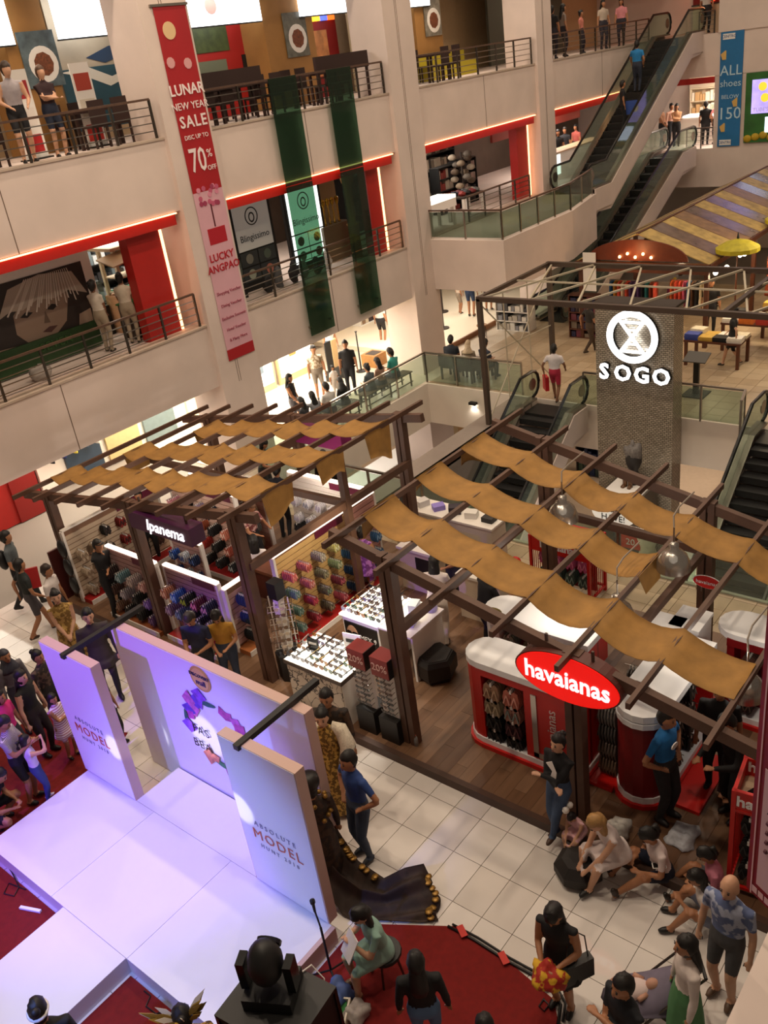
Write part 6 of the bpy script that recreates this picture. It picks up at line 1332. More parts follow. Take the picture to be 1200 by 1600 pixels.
for k in range(5):
    o = put('garment', garment_mesh(('#1c1c20', '#22306a', '#d8c84a', '#3a4a5a', '#e8e0d0')[k], .8), None, (10.5+.35*k, 20.95, 1.7), (0, 0, 0)); tag(o, ('black', 'dark blue', 'yellow', 'grey blue', 'cream')[k]+' garment hung in the bright gallery behind the pergola', 'garment')
# cafe side beyond the second column
t = thing('cafe_platform', 'pale raised cafe floor with a brown step', 'platform', (24, 19.5, 0)); block('slab', mat('#efe2cc', .3), t, (22.6, 17.6, 0), (32, 22.9, .16)); block('step_edge', mat('#8a5a34', .5), t, (22.6, 17.54, 0), (32, 17.6, .17))
for k, (x, y) in enumerate(((25.2, 18.9), (27.0, 20.2))):
    u = thing('brown_parasol', ('brown cafe parasol nearest the column', 'brown cafe parasol further inside')[k], 'parasol', (x, y, .16)); b = MB(); b.tube([(0, 0, 0), (0, 0, 1.95)], .025); b.lathe([(.2, 0), (.2, .04)], n=12); b.build('pole', M_DIM, u); b = MB(); b.rings([[(r*math.cos(2*PI*q/8), r*math.sin(2*PI*q/8), z) for q in range(8)] for r, z in ((.02, 2.0), (.75, 1.72), (.74, 1.69), (.02, 1.95))]); b.build('canopy', mat('#6a3a1c', .6, noise=.15), u)
shelf('white wall shelf of shoes behind the cafe parasols', 24.6, 22.3, .16, 3.4, .4, 1.8, 4, M_WHITE, ['#3a2a2a', '#e0d8cc', '#8a6a50', '#c8b8a0'], seed=80)
shelf('white shoe rack beside the lower escalator', 26.0, 17.2, 0, 1.3, .5, 1.0, 3, M_WHITE, ['#e0dcd4', '#3a3a40', '#8a8a90', '#b8b0a4'], rz=-PI/2, seed=81); 
t = thing('round_stool', 'small wooden stool beside the white shoe rack', 'stool', (25.1, 17.2, 0)); b = MB(); b.lathe([(.18, .42), (.18, .46)], n=14); b.build('seat', mat('#a8784a', .5), t)
for k in range(4): b = MB(); a = k*PI/2; b.tube([(.14*math.cos(a), .14*math.sin(a), .42), (.17*math.cos(a), .17*math.sin(a), 0)], .012); b.build('leg', M_DIM, t)
# queue posts, display cube, benches and armchairs
t = thing('queue_post', 'black post with a round base in the gallery', 'post', (20.9, 19.2, 0)); b = MB(); b.lathe([(.18, 0), (.18, .03), (.03, .06), (.02, 1.3), (.05, 1.35)], n=12); b.build('post', M_BLACK, t)
t = thing('menu_stand', 'black and tan menu stand beside the queue post', 'stand', (20.0, 19.5, 0)); block('panel', M_BLACK, t, (-.3, 0, .3), (-.02, .04, 1.3), world=False); block('panel', mat('#c8a878', .5), t, (.02, 0, .4), (.25, .04, 1.3), world=False)
for x in (-.25, .2): block('foot', M_BLACK, t, (x-.03, -.2, 0), (x+.03, .2, .35), world=False)
t = thing('wooden_cube', 'wooden display cube beside the second column', 'cube', (21.6, 19.2, 0)); block('body', mat('#a87840', .5, noise=.15), t, (-.3, -.3, 0), (.3, .3, .4), world=False); block('recess', M_DIM, t, (-.2, -.2, .4), (.2, .2, .41), world=False)
def bench(label, x0, x1, y):
    t = thing('bench', label, 'bench', (x0, y, 0))
    for k in range(4): block('slat', mat('#5a4a3c', .5), t, (x0, y-.2+.1*k, .42), (x1, y-.12+.1*k, .45))
    for x in (x0+.1, (x0+x1)/2, x1-.1):
        for yy in (y-.18, y+.18): block('leg', M_DARKSTEEL, t, (x-.02, yy-.02, 0), (x+.02, yy+.02, .42))
    block('side_rail', M_DARKSTEEL, t, (x0, y-.19, .12), (x1, y-.17, .15)); block('side_rail', M_DARKSTEEL, t, (x0, y+.17, .12), (x1, y+.19, .15))
bench('slatted bench along the glass, nearer the pergola', 15.6, 17.9, 16.85); bench('slatted bench along the glass, nearer the column', 18.2, 20.4, 16.85)
def armchair(label, x, y, rz):
    t = thing('armchair', label, 'chair', (x, y, 0), rz); w = mat('#3a2c24', .5)
    block('seat', w, t, (-.25, -.25, .38), (.25, .25, .44), world=False); block('backrest', w, t, (-.3, -.27, .44), (-.24, .27, .85), world=False)
    for sy in (-1, 1): block('armrest', w, t, (-.25, sy*.27-.03, .6), (.2, sy*.27+.03, .64), world=False)
    for sx in (-1, 1):
        for sy in (-1, 1): block('leg', w, t, (sx*.22-.025, sy*.24-.025, 0), (sx*.22+.025, sy*.24+.025, .6 if sx > 0 else .44), world=False)
armchair('dark wooden armchair nearest the second column', 21.35, 15.85, 0); armchair('dark wooden armchair with a person in it by the glass', 21.4, 14.7, 0); armchair('dark wooden armchair under the hooded sitter', 21.3, 15.2, 0)

for k in range(4):
    shelf(('dark aisle shelf of shoes left in the cap shop', 'dark aisle shelf of watches in the cap shop', 'dark aisle shelf of scarves in the cap shop', 'dark aisle shelf beside the red post of the cap shop')[k], 22.9+1.45*k, 18.9+.25*(k % 2), L2, 1.2, .4, 1.5, 4, M_BLACK, (['#2a2420', '#c8c0b8', '#6a5a4a'], ['#8a8a90', '#1a1a1e', '#d8d8e0'], ['#8a3a34', '#2a2a2e', '#b8a898'], ['#3a3a40', '#c8b8b0', '#1a1a1a'])[k], seed=90+k)

# ---------------------------------------------------------------- people
def two_bone(a, tgt, l1, l2, hint):
    a = Vector(a); tgt = Vector(tgt); d = tgt-a; L = d.length
    if L > (l1+l2)*.995: tgt = a+d*((l1+l2)*.995/L); d = tgt-a; L = d.length
    L = max(L, abs(l1-l2)+.02); u = d.normalized(); x = (l1*l1-l2*l2+L*L)/(2*L); h = math.sqrt(max(l1*l1-x*x, 0))
    n = Vector(hint); n = n-u*n.dot(u)
    n = n.normalized() if n.length > 1e-5 else u.orthogonal().normalized()
    return a+u*x+n*h, tgt
POSE = {
 'stand': dict(),
 'walk': dict(an=((.24, .08, .07), (-.24, -.08, .13)), wr=((-.14, .27, .9), (.2, -.26, .93))),
 'clasp': dict(wr=((.2, .04, .93), (.2, -.04, .9))),
 'cross': dict(wr=((.2, -.12, 1.17), (.21, .12, 1.12)), eh=(-.2, 1, -.4)),
 'hips': dict(wr=((.06, .2, 1.0), (.06, -.2, 1.0)), eh=(-.5, 1, 0)),
 'phone': dict(wr=((.3, .06, 1.2), (.3, -.08, 1.18)), hp=30),
 'camera': dict(wr=((.3, .07, 1.5), (.3, -.07, 1.5))),
 'face': dict(wr=((.2, -.1, 1.1), (.12, -.05, 1.5))),
 'reach': dict(wr=((.42, .15, 1.1), (.42, -.15, 1.05)), lean=12, hp=20),
 'lookdown': dict(wr=((.28, .1, 1.05), (.3, -.08, 1.0)), lean=8, hp=35),
 'leanrail': dict(wr=((.32, .16, .98), (.32, -.16, .98)), lean=12),
 'onerail': dict(wr=((.3, .3, .95), (.1, -.22, .9))),
 'sit': dict(pel=.50, an=((.43, .1, .07), (.43, -.1, .07)), wr=((.34, .1, .66), (.34, -.1, .66)), lean=8, hp=15),
 'sitread': dict(pel=.50, an=((.43, .1, .07), (.38, -.1, .07)), wr=((.36, .07, .85), (.36, -.1, .82)), lean=14, hp=30),
 'sitarm': dict(pel=.50, an=((.43, .1, .07), (.43, -.1, .07)), wr=((.6, .25, 1.0), (.34, -.1, .66)), lean=8),
 'floor': dict(pel=.14, an=((.70, .12, .06), (.62, -.18, .06)), wr=((.36, .1, .3), (.36, -.12, .3)), lean=16, hp=30, kh=(.3, .4, 1)),
 'floorknee': dict(pel=.16, an=((.52, .14, .07), (.46, -.14, .07)), wr=((.38, .08, .45), (.38, -.08, .45)), lean=16, hp=15, kh=(.3, .2, 1)),
 'edge': dict(pel=.30, an=((.5, .1, -.03), (.46, -.1, -.03)), wr=((.5, .08, .28), (.52, -.06, .25)), lean=26, hp=15, kh=(.4, .3, 1)),
 'squat': dict(pel=.32, an=((.12, .13, .07), (.05, -.13, .07)), wr=((.4, .1, .35), (.4, -.1, .35)), lean=30, kh=(1, .4, .4)),
 'legcross': dict(an=((.16, -.03, .07), (.02, -.07, .07)), wr=((.2, -.12, 1.14), (.21, .12, 1.09)), eh=(-.2, 1, -.4), lean=-3),
}
SKIN = {'l': '#c99a7c', 'm': '#a87452', 'd': '#7d5238'}
_bodies = []
def person(label, hx, hy, z0, h, face, pose='stand', top='#333333', bot='#222222', hair='short', hc='#14100e', sleeve='short', legs='long', skin='m', shoe='#1c1a1a', vox=None, at_pos=None, rz=None, fem=None, group=None, hem=.5, topmat=None, botmat=None, collar=False):
    P = POSE[pose]; s = h/1.7
    if fem is None: fem = hair in ('long', 'bun', 'pony', 'hijab')
    pel = P.get('pel', .92); lean = math.radians(P.get('lean', 0)); hp = math.radians(P.get('hp', 0))
    headz = pel+(1.60-.92)*math.cos(lean)
    headx = (1.60-.92)*math.sin(lean)
    if at_pos is None:
        q = at(hx, hy, z0+headz*s); yaw = math.atan2(-q.y, -q.x)+math.radians(face)
        base = Vector((q.x-headx*s*math.cos(yaw), q.y-headx*s*math.sin(yaw), z0))
    else:
        base = Vector(at_pos); yaw = math.atan2(-base.y, -base.x)+math.radians(face)
    if rz is not None: yaw = rz
    dist = base.length
    if vox is None: vox = .017 if dist < 10.5 else (.021 if dist < 16 else .03)
    fine = dist < 16
    cl, sl = math.cos(lean), math.sin(lean)
    def up(p):   # point of the upper body (standing coordinates) after leaning about the pelvis
        x, y, z = p; dz = z-.92; return Vector((x*cl+dz*sl, y, pel+dz*cl-x*sl))
    b = MB(); bones = []
    hipw, wst, chw = (.182, .145, .166) if fem else (.174, .162, .186)
    secs = [(.80, .075, .09), (.87, .115, hipw), (.93, .118, hipw), (1.0, .105, (hipw+wst)/2), (1.07, .096, wst), (1.18, .105, (wst+chw)/2), (1.28, .118 if fem else .113, chw), (1.36, .100, chw), (1.41, .075, .125), (1.45, .055, .062)]
    N = 14
    b.rings([[up((dx*math.cos(2*PI*k/N), dy*math.sin(2*PI*k/N), z)) for k in range(N)] for z, dx, dy in secs])
    bones += [(up((0, 0, .84)), up((0, 0, 1.02)), .13, .13, 'pelvis'), (up((0, 0, 1.04)), up((0, 0, 1.36)), .13, .14, 'chest'), (up((0, 0, 1.42)), up((0, 0, 1.5)), .07, .055, 'neck')]
    # head, neck
    hb = up((0, 0, 1.47)); b.tube([up((-.005, 0, 1.38)), up((0, 0, 1.45)), up((.012, 0, 1.52))], [.058, .052, .05], 10)
    hc0 = up((.02, 0, 1.60)); ch, sh = math.cos(lean+hp), math.sin(lean+hp)
    def hd(p): x, y, z = (q*1.1 for q in p); return hc0+Vector((x*ch+z*sh, y, z*ch-x*sh))
    def skull(p):
        x, y, z = p
        if z < 0: k = 1+z*2.6; y *= max(k, .45); x = x*max(1+z*1.4, .6)+(-z)*.18
        return hd((x, y, z))
    b.ball((0, 0, 0), (.095, .075, .118), 14, 10, skull)
    if fine:
        b.ball((0, 0, 0), (.02, .014, .026), 6, 4, lambda p: hd((p.x+.097, p.y, p.z-.018)))
        for sy in (-1, 1): b.ball((0, 0, 0), (.02, .012, .03), 6, 4, lambda p: hd((p.x-.005, p.y+sy*.077, p.z-.01)))
    bones.append((hd((0, 0, -.05)), hd((0, 0, .04)), .09, .1, 'head'))
    an = P.get('an', ((.02, .09, .07), (-.02, -.09, .07))); wr = P.get('wr', ((.06, .26, .84), (.05, -.26, .84)))
    kh = P.get('kh', (1, .12, .1)); eh = P.get('eh', (-.6, .5, -.5))
    loose = 1.12 if legs == 'long' else 1.0
    for i, sy in enumerate((1, -1)):
        hip = Vector((0, sy*.088, pel-.03)); knee, ank = two_bone(hip, an[i], .43, .41, (kh[0], kh[1]*sy, kh[2]))
        m1 = hip.lerp(knee, .5); m2 = knee.lerp(ank, .35)
        b.tube([hip, m1, knee], [.092*loose, .078*loose, .056*loose], 10); b.tube([knee, m2, ank], [.056*loose, .054*loose, .036*loose], 10)
        bones += [(hip, knee, .09*loose, .058*loose, 'thigh'), (knee, ank, .058*loose, .04*loose, 'shin')]
        ft = Vector((.15, .02*sy, -.035)); tilt = pose in ('floor',)
        if tilt: ft = Vector((.05, .05*sy, .15))
        b.tube([ank+Vector((-.05, 0, -.03)), ank+Vector((0, 0, -.02)), ank+ft*.6, ank+ft], [.034, .046, .042, .026], 9)
        bones.append((ank+Vector((-.05, 0, -.04)), ank+ft, .04, .035, 'foot'))
        sd = up((-.005, sy*(chw+.012), 1.365)); wt = Vector(wr[i]); el, ww = two_bone(sd, wt, .285, .25, (eh[0], eh[1]*sy, eh[2]))
        slv = 1.18 if sleeve == 'long' else 1.0
        b.tube([up((0, sy*.09, 1.375)), sd, sd.lerp(el, .5), el], [.05, .058*slv, .046*slv, .038*slv], 10); b.tube([el, el.lerp(ww, .3), ww], [.038*slv, .040*slv, .027*slv], 10)
        bones += [(sd, el, .055*slv, .04*slv, 'uarm'), (el, ww, .04*slv, .028*slv, 'farm')]
        d = (ww-el).normalized(); palm = ww+d*.085; side = d.cross(Vector((0, 0, 1)));
        side = (side if side.length > .1 else Vector((0, 1, 0))).normalized(); nn = d.cross(side).normalized()
        b.rings([[q+side*(wd*math.cos(2*PI*k/8))+nn*(th*math.sin(2*PI*k/8)) for k in range(8)] for q, wd, th in ((ww, .026, .02), (ww+d*.04, .038, .018), (palm, .04, .016))])
        if fine:
            for f in range(4):
                o = side*(.03-.02*f); L = (.062, .075, .07, .052)[f]; p1 = palm+o-d*.01; p2 = p1+d*L*.5-nn*.008*(1 if sy > 0 else 1); p3 = p2+d*L*.35+nn*.022
                b.tube([p1, p2, p3], [.0105, .010, .009], 6)
            tb = ww+d*.03+side*.03*sy; b.tube([tb, tb+d*.035+side*.025*sy, tb+d*.065+side*.03*sy], [.013, .012, .01], 6)
        else: b.tube([palm, palm+d*.07+nn*.015], [.03, .015], 6)
        bones.append((ww, palm+d*.06, .03, .025, 'hand'))
    if legs in ('skirt', 'dress', 'coat'):
        K = 16
        if pel > .8:
            zs = [1.05, .92, .75, hem+.12, hem]
            rr = [(.105, .145), (.135, .185), (.16, .2), (.19, .22), (.20, .235)]
            b.rings([[up((0, 0, 1.05))*0+Vector((rx*math.cos(2*PI*k/K)*(1+.05*math.sin(6*2*PI*k/K)*(j > 1)), ry*math.sin(2*PI*k/K)*(1+.05*math.sin(6*2*PI*k/K)*(j > 1)), z)) for k in range(K)] for j, (z, (rx, ry)) in enumerate(zip(zs, rr))])
            bones.append((Vector((0, 0, .95)), Vector((0, 0, hem)), .16, .21, 'skirt'))
        else:
            b.tube([Vector((-.06, 0, pel)), Vector((.14, 0, pel+.02)), Vector((.36, 0, pel-.02))], [.15, .17, .15], 12); bones.append((Vector((-.06, 0, pel)), Vector((.36, 0, pel)), .17, .16, 'skirt'))
    b.v = [(x*s, y*s, z*s) for x, y, z in b.v]
    t = b.build('person', [], None, base, (0, 0, yaw))
    cat = 'person'; tag(t, label, cat, group)
    md = t.modifiers.new('surface', 'REMESH'); md.mode = 'VOXEL'; md.voxel_size = vox; md.use_smooth_shade = True
    sm = t.modifiers.new('soften', 'SMOOTH'); sm.factor = .5; sm.iterations = 2 if fine else 1
    sk = mat(SKIN.get(skin, skin), .55, noise=.05, scale=20)
    mats = [sk, topmat or mat(top, .8, noise=.12, scale=9), botmat or mat(bot, .8, noise=.12, scale=9), mat(shoe, .5), mat('#1a0f0c', .4), mat('#7a3a34', .5)]
    reg = {'pelvis': 1 if legs in ('dress', 'coat') else 2, 'chest': 1, 'neck': 0, 'head': 0, 'thigh': 2, 'shin': 2 if legs in ('long', 'coat') else 0, 'foot': 3, 'uarm': 1, 'farm': 1 if sleeve == 'long' else 0, 'hand': 0, 'skirt': 1 if legs in ('dress', 'coat') else 2}
    if legs in ('skirt', 'dress') and pel > .8: reg['thigh'] = 0
    if legs == 'dress' and pel <= .8: reg['thigh'] = 1
    cut = {'uarm': .62 if sleeve == 'short' else (0.0 if sleeve == 'none' else 2), 'thigh': 2.0 if legs in ('long',) else (.8 if legs == 'shorts' else 2.0)}
    feats = []
    if fine:
        for sy in (-1, 1):
            feats.append((hd((.088, sy*.032, .012)), (.008, .013, .007), 4)); feats.append((hd((.088, sy*.033, .034)), (.006, .018, .004), 4))
        feats.append((hd((.092, 0, -.062)), (.007, .022, .006), 5))
    _bodies.append((t, mats, [(a*s, c*s, r0*s, r1*s, reg[k], cut.get(k, 2.0), k) for a, c, r0, r1, k in bones], [(p*s, tuple(q*s for q in r), m) for p, r, m in feats]))
    # hair: a cap over the skull, open at the face
    if hair != 'bald':
        hb = MB(); hb.smooth = True; k = 1.09 if hair != 'cap' else 1.07
        def cap(p):
            x, y, z = p
            fr = x > .035 and z < .045
            if z < 0 and not fr: y *= max(1+z*1.8, .6)
            if hair not in ('long', 'hijab') and z < -.05 and x > -.02: return hd((x*.7, y*.7, z*.7))*s
            if fr and hair != 'hijab': return hd((x*.78, y*.8, z*.8))*s
            if fr: return hd((x*.72, y*.8, z*.9))*s
            return hd((x*k-.008, y*k, z*k+.006))*s
        hb.ball((0, 0, 0), (.095, .078, .12), 16, 12, cap)
        if hair not in ('hijab', 'cap'):
            rj = random.Random(int(h*1000)+len(_bodies)); c_ = hd((0, 0, 0))*s
            hb.v = [tuple(c_+(Vector(p)-c_)*(1+rj.uniform(-.03, .09))) for p in hb.v]
        if hair == 'long':
            hr0 = hd((-.05, 0, .0)); back = Vector((-.035*ch, 0, .0))
            hb.rings([[(hr0+back*bk+Vector((dx*math.cos(2*PI*j/10), dy*math.sin(2*PI*j/10), z)))*s for j in range(10)] for z, dx, dy, bk in ((.06, .05, .07, 0), (-.05, .06, .088, .3), (-.16, .055, .1, 1.2), (-.27, .04, .1, 2.0), (-.36, .02, .06, 2.2))])
        elif hair == 'pony': hb.tube([hd((-.09, 0, .05))*s, hd((-.14, 0, .03))*s, (hd((-.15, 0, 0))+Vector((-.01, 0, -.09)))*s, (hd((-.14, 0, 0))+Vector((0, 0, -.2)))*s], [.025*s, .04*s, .035*s, .01*s], 8)
        elif hair == 'bun': hb.ball(hd((-.09, 0, .08))*s, .05*s, 8, 6)
        elif hair == 'hijab': hb.rings([[up((dx*math.cos(2*PI*j/12)-.01, dy*math.sin(2*PI*j/12), z))*s for j in range(12)] for z, dx, dy in ((1.60, .1, .095), (1.5, .095, .09), (1.42, .12, .14), (1.34, .14, .19), (1.30, .13, .18))])
        elif hair == 'cap': hb.rings([[hd((.06+r*math.cos(a), r*math.sin(a)*.9, z))*s for a in [2*PI*j/12 for j in range(12)]] for r, z in ((.075, .05), (.085, .045), (.075, .04))])
        hb.build('hair' if hair not in ('hijab', 'cap') else ('headscarf' if hair == 'hijab' else 'cap'), mat(hc, .55, noise=.2, scale=30), t)
    t['_s'] = s
    return t
def flush_people():
    bpy.context.view_layer.update(); dg = bpy.context.evaluated_depsgraph_get(); new = []
    for t, mats, bones, feats in _bodies:
        me = bpy.data.meshes.new_from_object(t.evaluated_get(dg)); new.append(me)
    for (t, mats, bones, feats), me in zip(_bodies, new):
        n = len(me.vertices); co = np.empty(n*3); me.vertices.foreach_get('co', co); co = co.reshape(-1, 3)
        polys = [tuple(p.vertices) for p in me.polygons]
        cen = np.array([co[list(p)].mean(0) for p in polys]); best = np.full(len(polys), 1e9); idx = np.zeros(len(polys), int)
        for a, c, r0, r1, reg, cut, k in bones:
            a = np.array(a); d = np.array(c)-a; L2_ = max((d*d).sum(), 1e-9); tt = np.clip(((cen-a)@d)/L2_, 0, 1)
            dist = np.linalg.norm(cen-(a+tt[:, None]*d), axis=1)/(r0+(r1-r0)*tt)
            mi = np.where(tt > cut, 0, reg); sel = dist < best
            best[sel] = dist[sel]; idx[sel] = mi[sel]
        ex = MB()
        for p, r, m in feats: ex.mi = m; ex.ball(p, r, 6, 4)
        vs = [tuple(v) for v in co]+ex.v; fs = polys+[tuple(i+n for i in f) for f in ex.f]; ms = idx.tolist()+ex.m
        m2 = bpy.data.meshes.new('person'); m2.from_pydata(vs, [], fs)
        for m in mats: m2.materials.append(m)
        m2.polygons.foreach_set('material_index', ms); m2.polygons.foreach_set('use_smooth', [True]*len(fs)); m2.update()
        t.modifiers.clear(); old = t.data; t.data = m2; bpy.data.meshes.remove(old); bpy.data.meshes.remove(me)
        if '_s' in t: del t['_s']
    _bodies.clear()
def stripes(c1, c2, scale, key, vec=(0, 0, 1)):
    def f(nt, b):
        tc = nt.nodes.new('ShaderNodeTexCoord'); w = nt.nodes.new('ShaderNodeTexWave'); w.bands_direction = 'Z'; w.inputs['Scale'].default_value = scale
        r = nt.nodes.new('ShaderNodeValToRGB'); r.color_ramp.interpolation = 'CONSTANT'; r.color_ramp.elements[0].color = lin(c1)+(1,); r.color_ramp.elements[1].position = .5; r.color_ramp.elements[1].color = lin(c2)+(1,)
        nt.links.new(tc.outputs['Object'], w.inputs['Vector']); nt.links.new(w.outputs['Fac'], r.inputs[0]); nt.links.new(r.outputs[0], b.inputs['Base Color']); b.inputs['Roughness'].default_value = .8
    return mix_mat(key, f)
def blotch(c1, c2, scale, key):
    def f(nt, b):
        tc = nt.nodes.new('ShaderNodeTexCoord'); w = nt.nodes.new('ShaderNodeTexNoise'); w.inputs['Scale'].default_value = scale; w.inputs['Detail'].default_value = 2
        r = nt.nodes.new('ShaderNodeValToRGB'); r.color_ramp.elements[0].position = .48; r.color_ramp.elements[1].position = .54; r.color_ramp.elements[0].color = lin(c1)+(1,); r.color_ramp.elements[1].color = lin(c2)+(1,)
        nt.links.new(tc.outputs['Object'], w.inputs['Vector']); nt.links.new(w.outputs['Fac'], r.inputs[0]); nt.links.new(r.outputs[0], b.inputs['Base Color']); b.inputs['Roughness'].default_value = .75
    return mix_mat(key, f)
B0 = DZ
# crowd left of the stage
pA = person('man in a grey shirt with a black backpack walking at the picture edge', 8, 840, 0, 1.78, 70, 'walk', '#525b60', '#232325')
b = MB(); b.smooth = True; b.ball((-.19, 0, 1.2), (.1, .15, .22), 10, 8); b.build('backpack', M_BLACK, pA)
pB = person('man in a dark tee and grey shorts walking with a red bag', 29, 884, 0, 1.70, 100, 'walk', '#1d2423', '#4b474b', legs='shorts', shoe='#3a2a22')
b = MB(); b.box((-.04, -.17, -.2), (.04, .17, .2)); q = at(47, 904, 1.15); tag(b.build('red_bag', mat('#a01c1c', .5), None, q, (.1, .2, 1.2)), 'red shopping bag held beside the man in the dark tee', 'bag')
person('young man in a white tee with cropped hair', 72, 892, 0, 1.68, 60, 'stand', '#d9d0cc', '#3a3a40', hair='short', hc='#2a1e18')
pD = person('woman in a golden lace dress with clasped hands', 87, 932, 0, 1.72, 0, 'clasp', '#8a6a30', '#8a6a30', hair='bun', legs='dress', hem=.12, sleeve='none', skin='l', topmat=blotch('#7a5a24', '#b89450', 16, 'goldlace'))
person('man in a long dark coat staring at the stage', 137, 962, 0, 1.82, 0, 'stand', '#3b3330', '#1a1818', legs='coat', hem=.7, sleeve='long', skin='l')
person('woman with a grey headscarf at the picture edge', 7, 1025, 0, 1.60, 20, 'stand', '#6a656a', '#3a3640', hair='hijab', hc='#3c3c46', sleeve='long')
person('long-haired woman in a black camisole', 31, 1058, 0, 1.62, 45, 'stand', '#101012', '#241c1c', hair='long', sleeve='none', skin='l')
person('woman in a dark patterned top behind the purple panel', 58, 1026, 0, 1.58, 40, 'stand', '#3a2c26', '#201c1c', hair='bun', sleeve='long', topmat=blotch('#2a201c', '#5a463a', 18, 'darkprint'))
person('girl in a pink and white striped dress with folded arms', 81, 1092, .01, 1.22, 35, 'cross', '#d8c0c8', '#d8c0c8', hair='long', legs='dress', hem=.62, sleeve='none', topmat=stripes('#e6dce4', '#b07a8e', 9, 'dressstripes'))
person('person in a bright pink shirt at the picture edge', -4, 1090, .01, 1.62, 50, 'stand', '#c0246e', '#2a2a30', hair='long')
person('person in a striped tee holding a phone', 3, 1130, .01, 1.58, 60, 'phone', '#a8a0a8', '#16161a', legs='shorts', topmat=stripes('#c0b8c0', '#6a626c', 20, 'teestripes'))
person('girl in a white top and jeans taking a picture', 38, 1158, .01, 1.24, 95, 'camera', '#d8d0e4', '#34467a', hair='pony', sleeve='none', shoe='#d8d4d0', skin='l')
person('kneeling photographer in black at the picture edge', -4, 1212, .01, 1.68, 60, 'squat', '#121214', '#101012', skin='m', legs='shorts')
person('dark-haired child between the purple panel and the backdrop', 154, 1066, 0, 1.35, 60, 'stand', '#241e1e', '#1a1818', hair='short')
# bottom edge
pP = person('person with black hair and a white head band at the lower edge', 60, 1580, .01, 1.70, 160, 'stand', '#181818', '#1a1a1a', hair='bun', sleeve='long')
b = MB(); b.smooth = True; b.tube([(.1*math.cos(a), .088*math.sin(a), 1.62+.02*math.cos(a)) for a in [2*PI*k/16 for k in range(17)]], .02, 6); b.build('head_band', M_WHITE, pP)
pQ = person('performer in a golden feather headdress at the lower edge', 285, 1592, .01, 1.72, 170, 'stand', '#6a4a1e', '#4a3418', hair='bun', sleeve='long', topmat=blotch('#4a3418', '#a8823a', 18, 'goldgarb'))
rn = random.Random(4)
for k in range(26):
    a = rn.uniform(-2.2, 2.2); r = rn.uniform(.05, .16); L_ = rn.uniform(.14, .3)
    d = Vector((-math.cos(a)*.6, math.sin(a), .8)).normalized(); p = Vector((-.02-math.cos(a)*r*.6, math.sin(a)*r, 1.68)); e = d.orthogonal().normalized()*.025
    b = MB(); b.slab([p-e*.4, p+d*L_*.5-e, p+d*L_, p+d*L_*.5+e, p+e*.4], d.cross(e).normalized()*.006); b.build('feather', mat(('#8a6a24', '#b8943a', '#e0d8c0', '#5a4416')[k % 4], .5), pQ)
pR = person('seated woman in a mint dress reading a sheet of paper', 566, 1428, .01, 1.62, -75, 'sitread', '#8fb3a6', '#8fb3a6', hair='long', legs='dress', skin='l', shoe='#6a5a4a')
t = thing('stool', 'dark round stool under the seated reader', 'stool', tuple(pR.location)); b = MB(); b.lathe([(.19, .36), (.2, .38), (.19, .41)], n=16); b.build('seat', M_BLACK, t)
for k in range(4): b = MB(); a = k*PI/2+.4; b.tube([(.13*math.cos(a), .13*math.sin(a), .37), (.19*math.cos(a), .19*math.sin(a), 0)], .014); b.build('leg', M_DARKSTEEL, t)
q = at(546, 1478, .86); b = MB(); b.box((-.11, -.005, -.15), (.11, .005, .15)); tag(b.build('paper_sheet', M_WHITE, None, q, (.5, 0, pR.rotation_euler[2]-PI/2)), 'white sheet of paper held by the seated reader', 'paper')
person('woman in black with long hair seen from behind on the red carpet', 650, 1506, .01, 1.60, 175, 'stand', '#0e0e10', '#5a7aa0', hair='long', sleeve='long', legs='shorts')
person('dark-haired person whose head shows at the lower edge', 758, 1606, .01, 1.60, 180, 'stand', '#16161a', '#202024', hair='long')
pU = person('woman in a black dress and boots looking into a colourful bag', 866, 1426, 0, 1.66, -25, 'lookdown', '#111013', '#111013', hair='long', sleeve='none', legs='skirt', hem=.55, skin='m', shoe='#141212')
yw = pU.rotation_euler[2]; ob = lump('colourful_bag', 'red and yellow patterned bag held by the woman in black', 'bag', pU.location+Vector((.34*math.cos(yw), .34*math.sin(yw), .82)), (.15, .17, .14), '#8a3a24', 31); ob.data.materials[0] = blotch('#a8281c', '#d8a828', 11, 'bagprint')
t = thing('handbag', 'black square handbag hanging from the shoulder of the woman in black', 'bag', at(902, 1515, .72), -.5); b = MB(); b.box((-.17, -.05, -.13), (.17, .05, .13)); b.build('body', M_BLACK, t); b = MB(); b.tube([(-.13, 0, .13), (-.1, 0, .45), (-.02, 0, .6), (.1, 0, .45), (.13, 0, .13)], .008, 5); b.build('strap', M_BLACK, t)
person('man in a navy tee standing with arms folded at the lower edge', 975, 1540, 0, 1.68, -50, 'cross', '#12161d', '#2a2a30', skin='m')
person('woman in a white shirt and green skirt with long black hair', 1075, 1478, 0, 1.62, -70, 'stand', '#d9cdc6', '#4f8455', hair='long', sleeve='long', legs='skirt', hem=.4)
pX = person('bald man in a blue paisley shirt and grey shorts', 1142, 1384, 0, 1.78, -25, 'stand', '#7f8bab', '#4a4a4d', hair='bald', legs='shorts', skin='l', shoe='#5a4434', topmat=blotch('#5a6890', '#aab2c8', 9, 'paisley'))
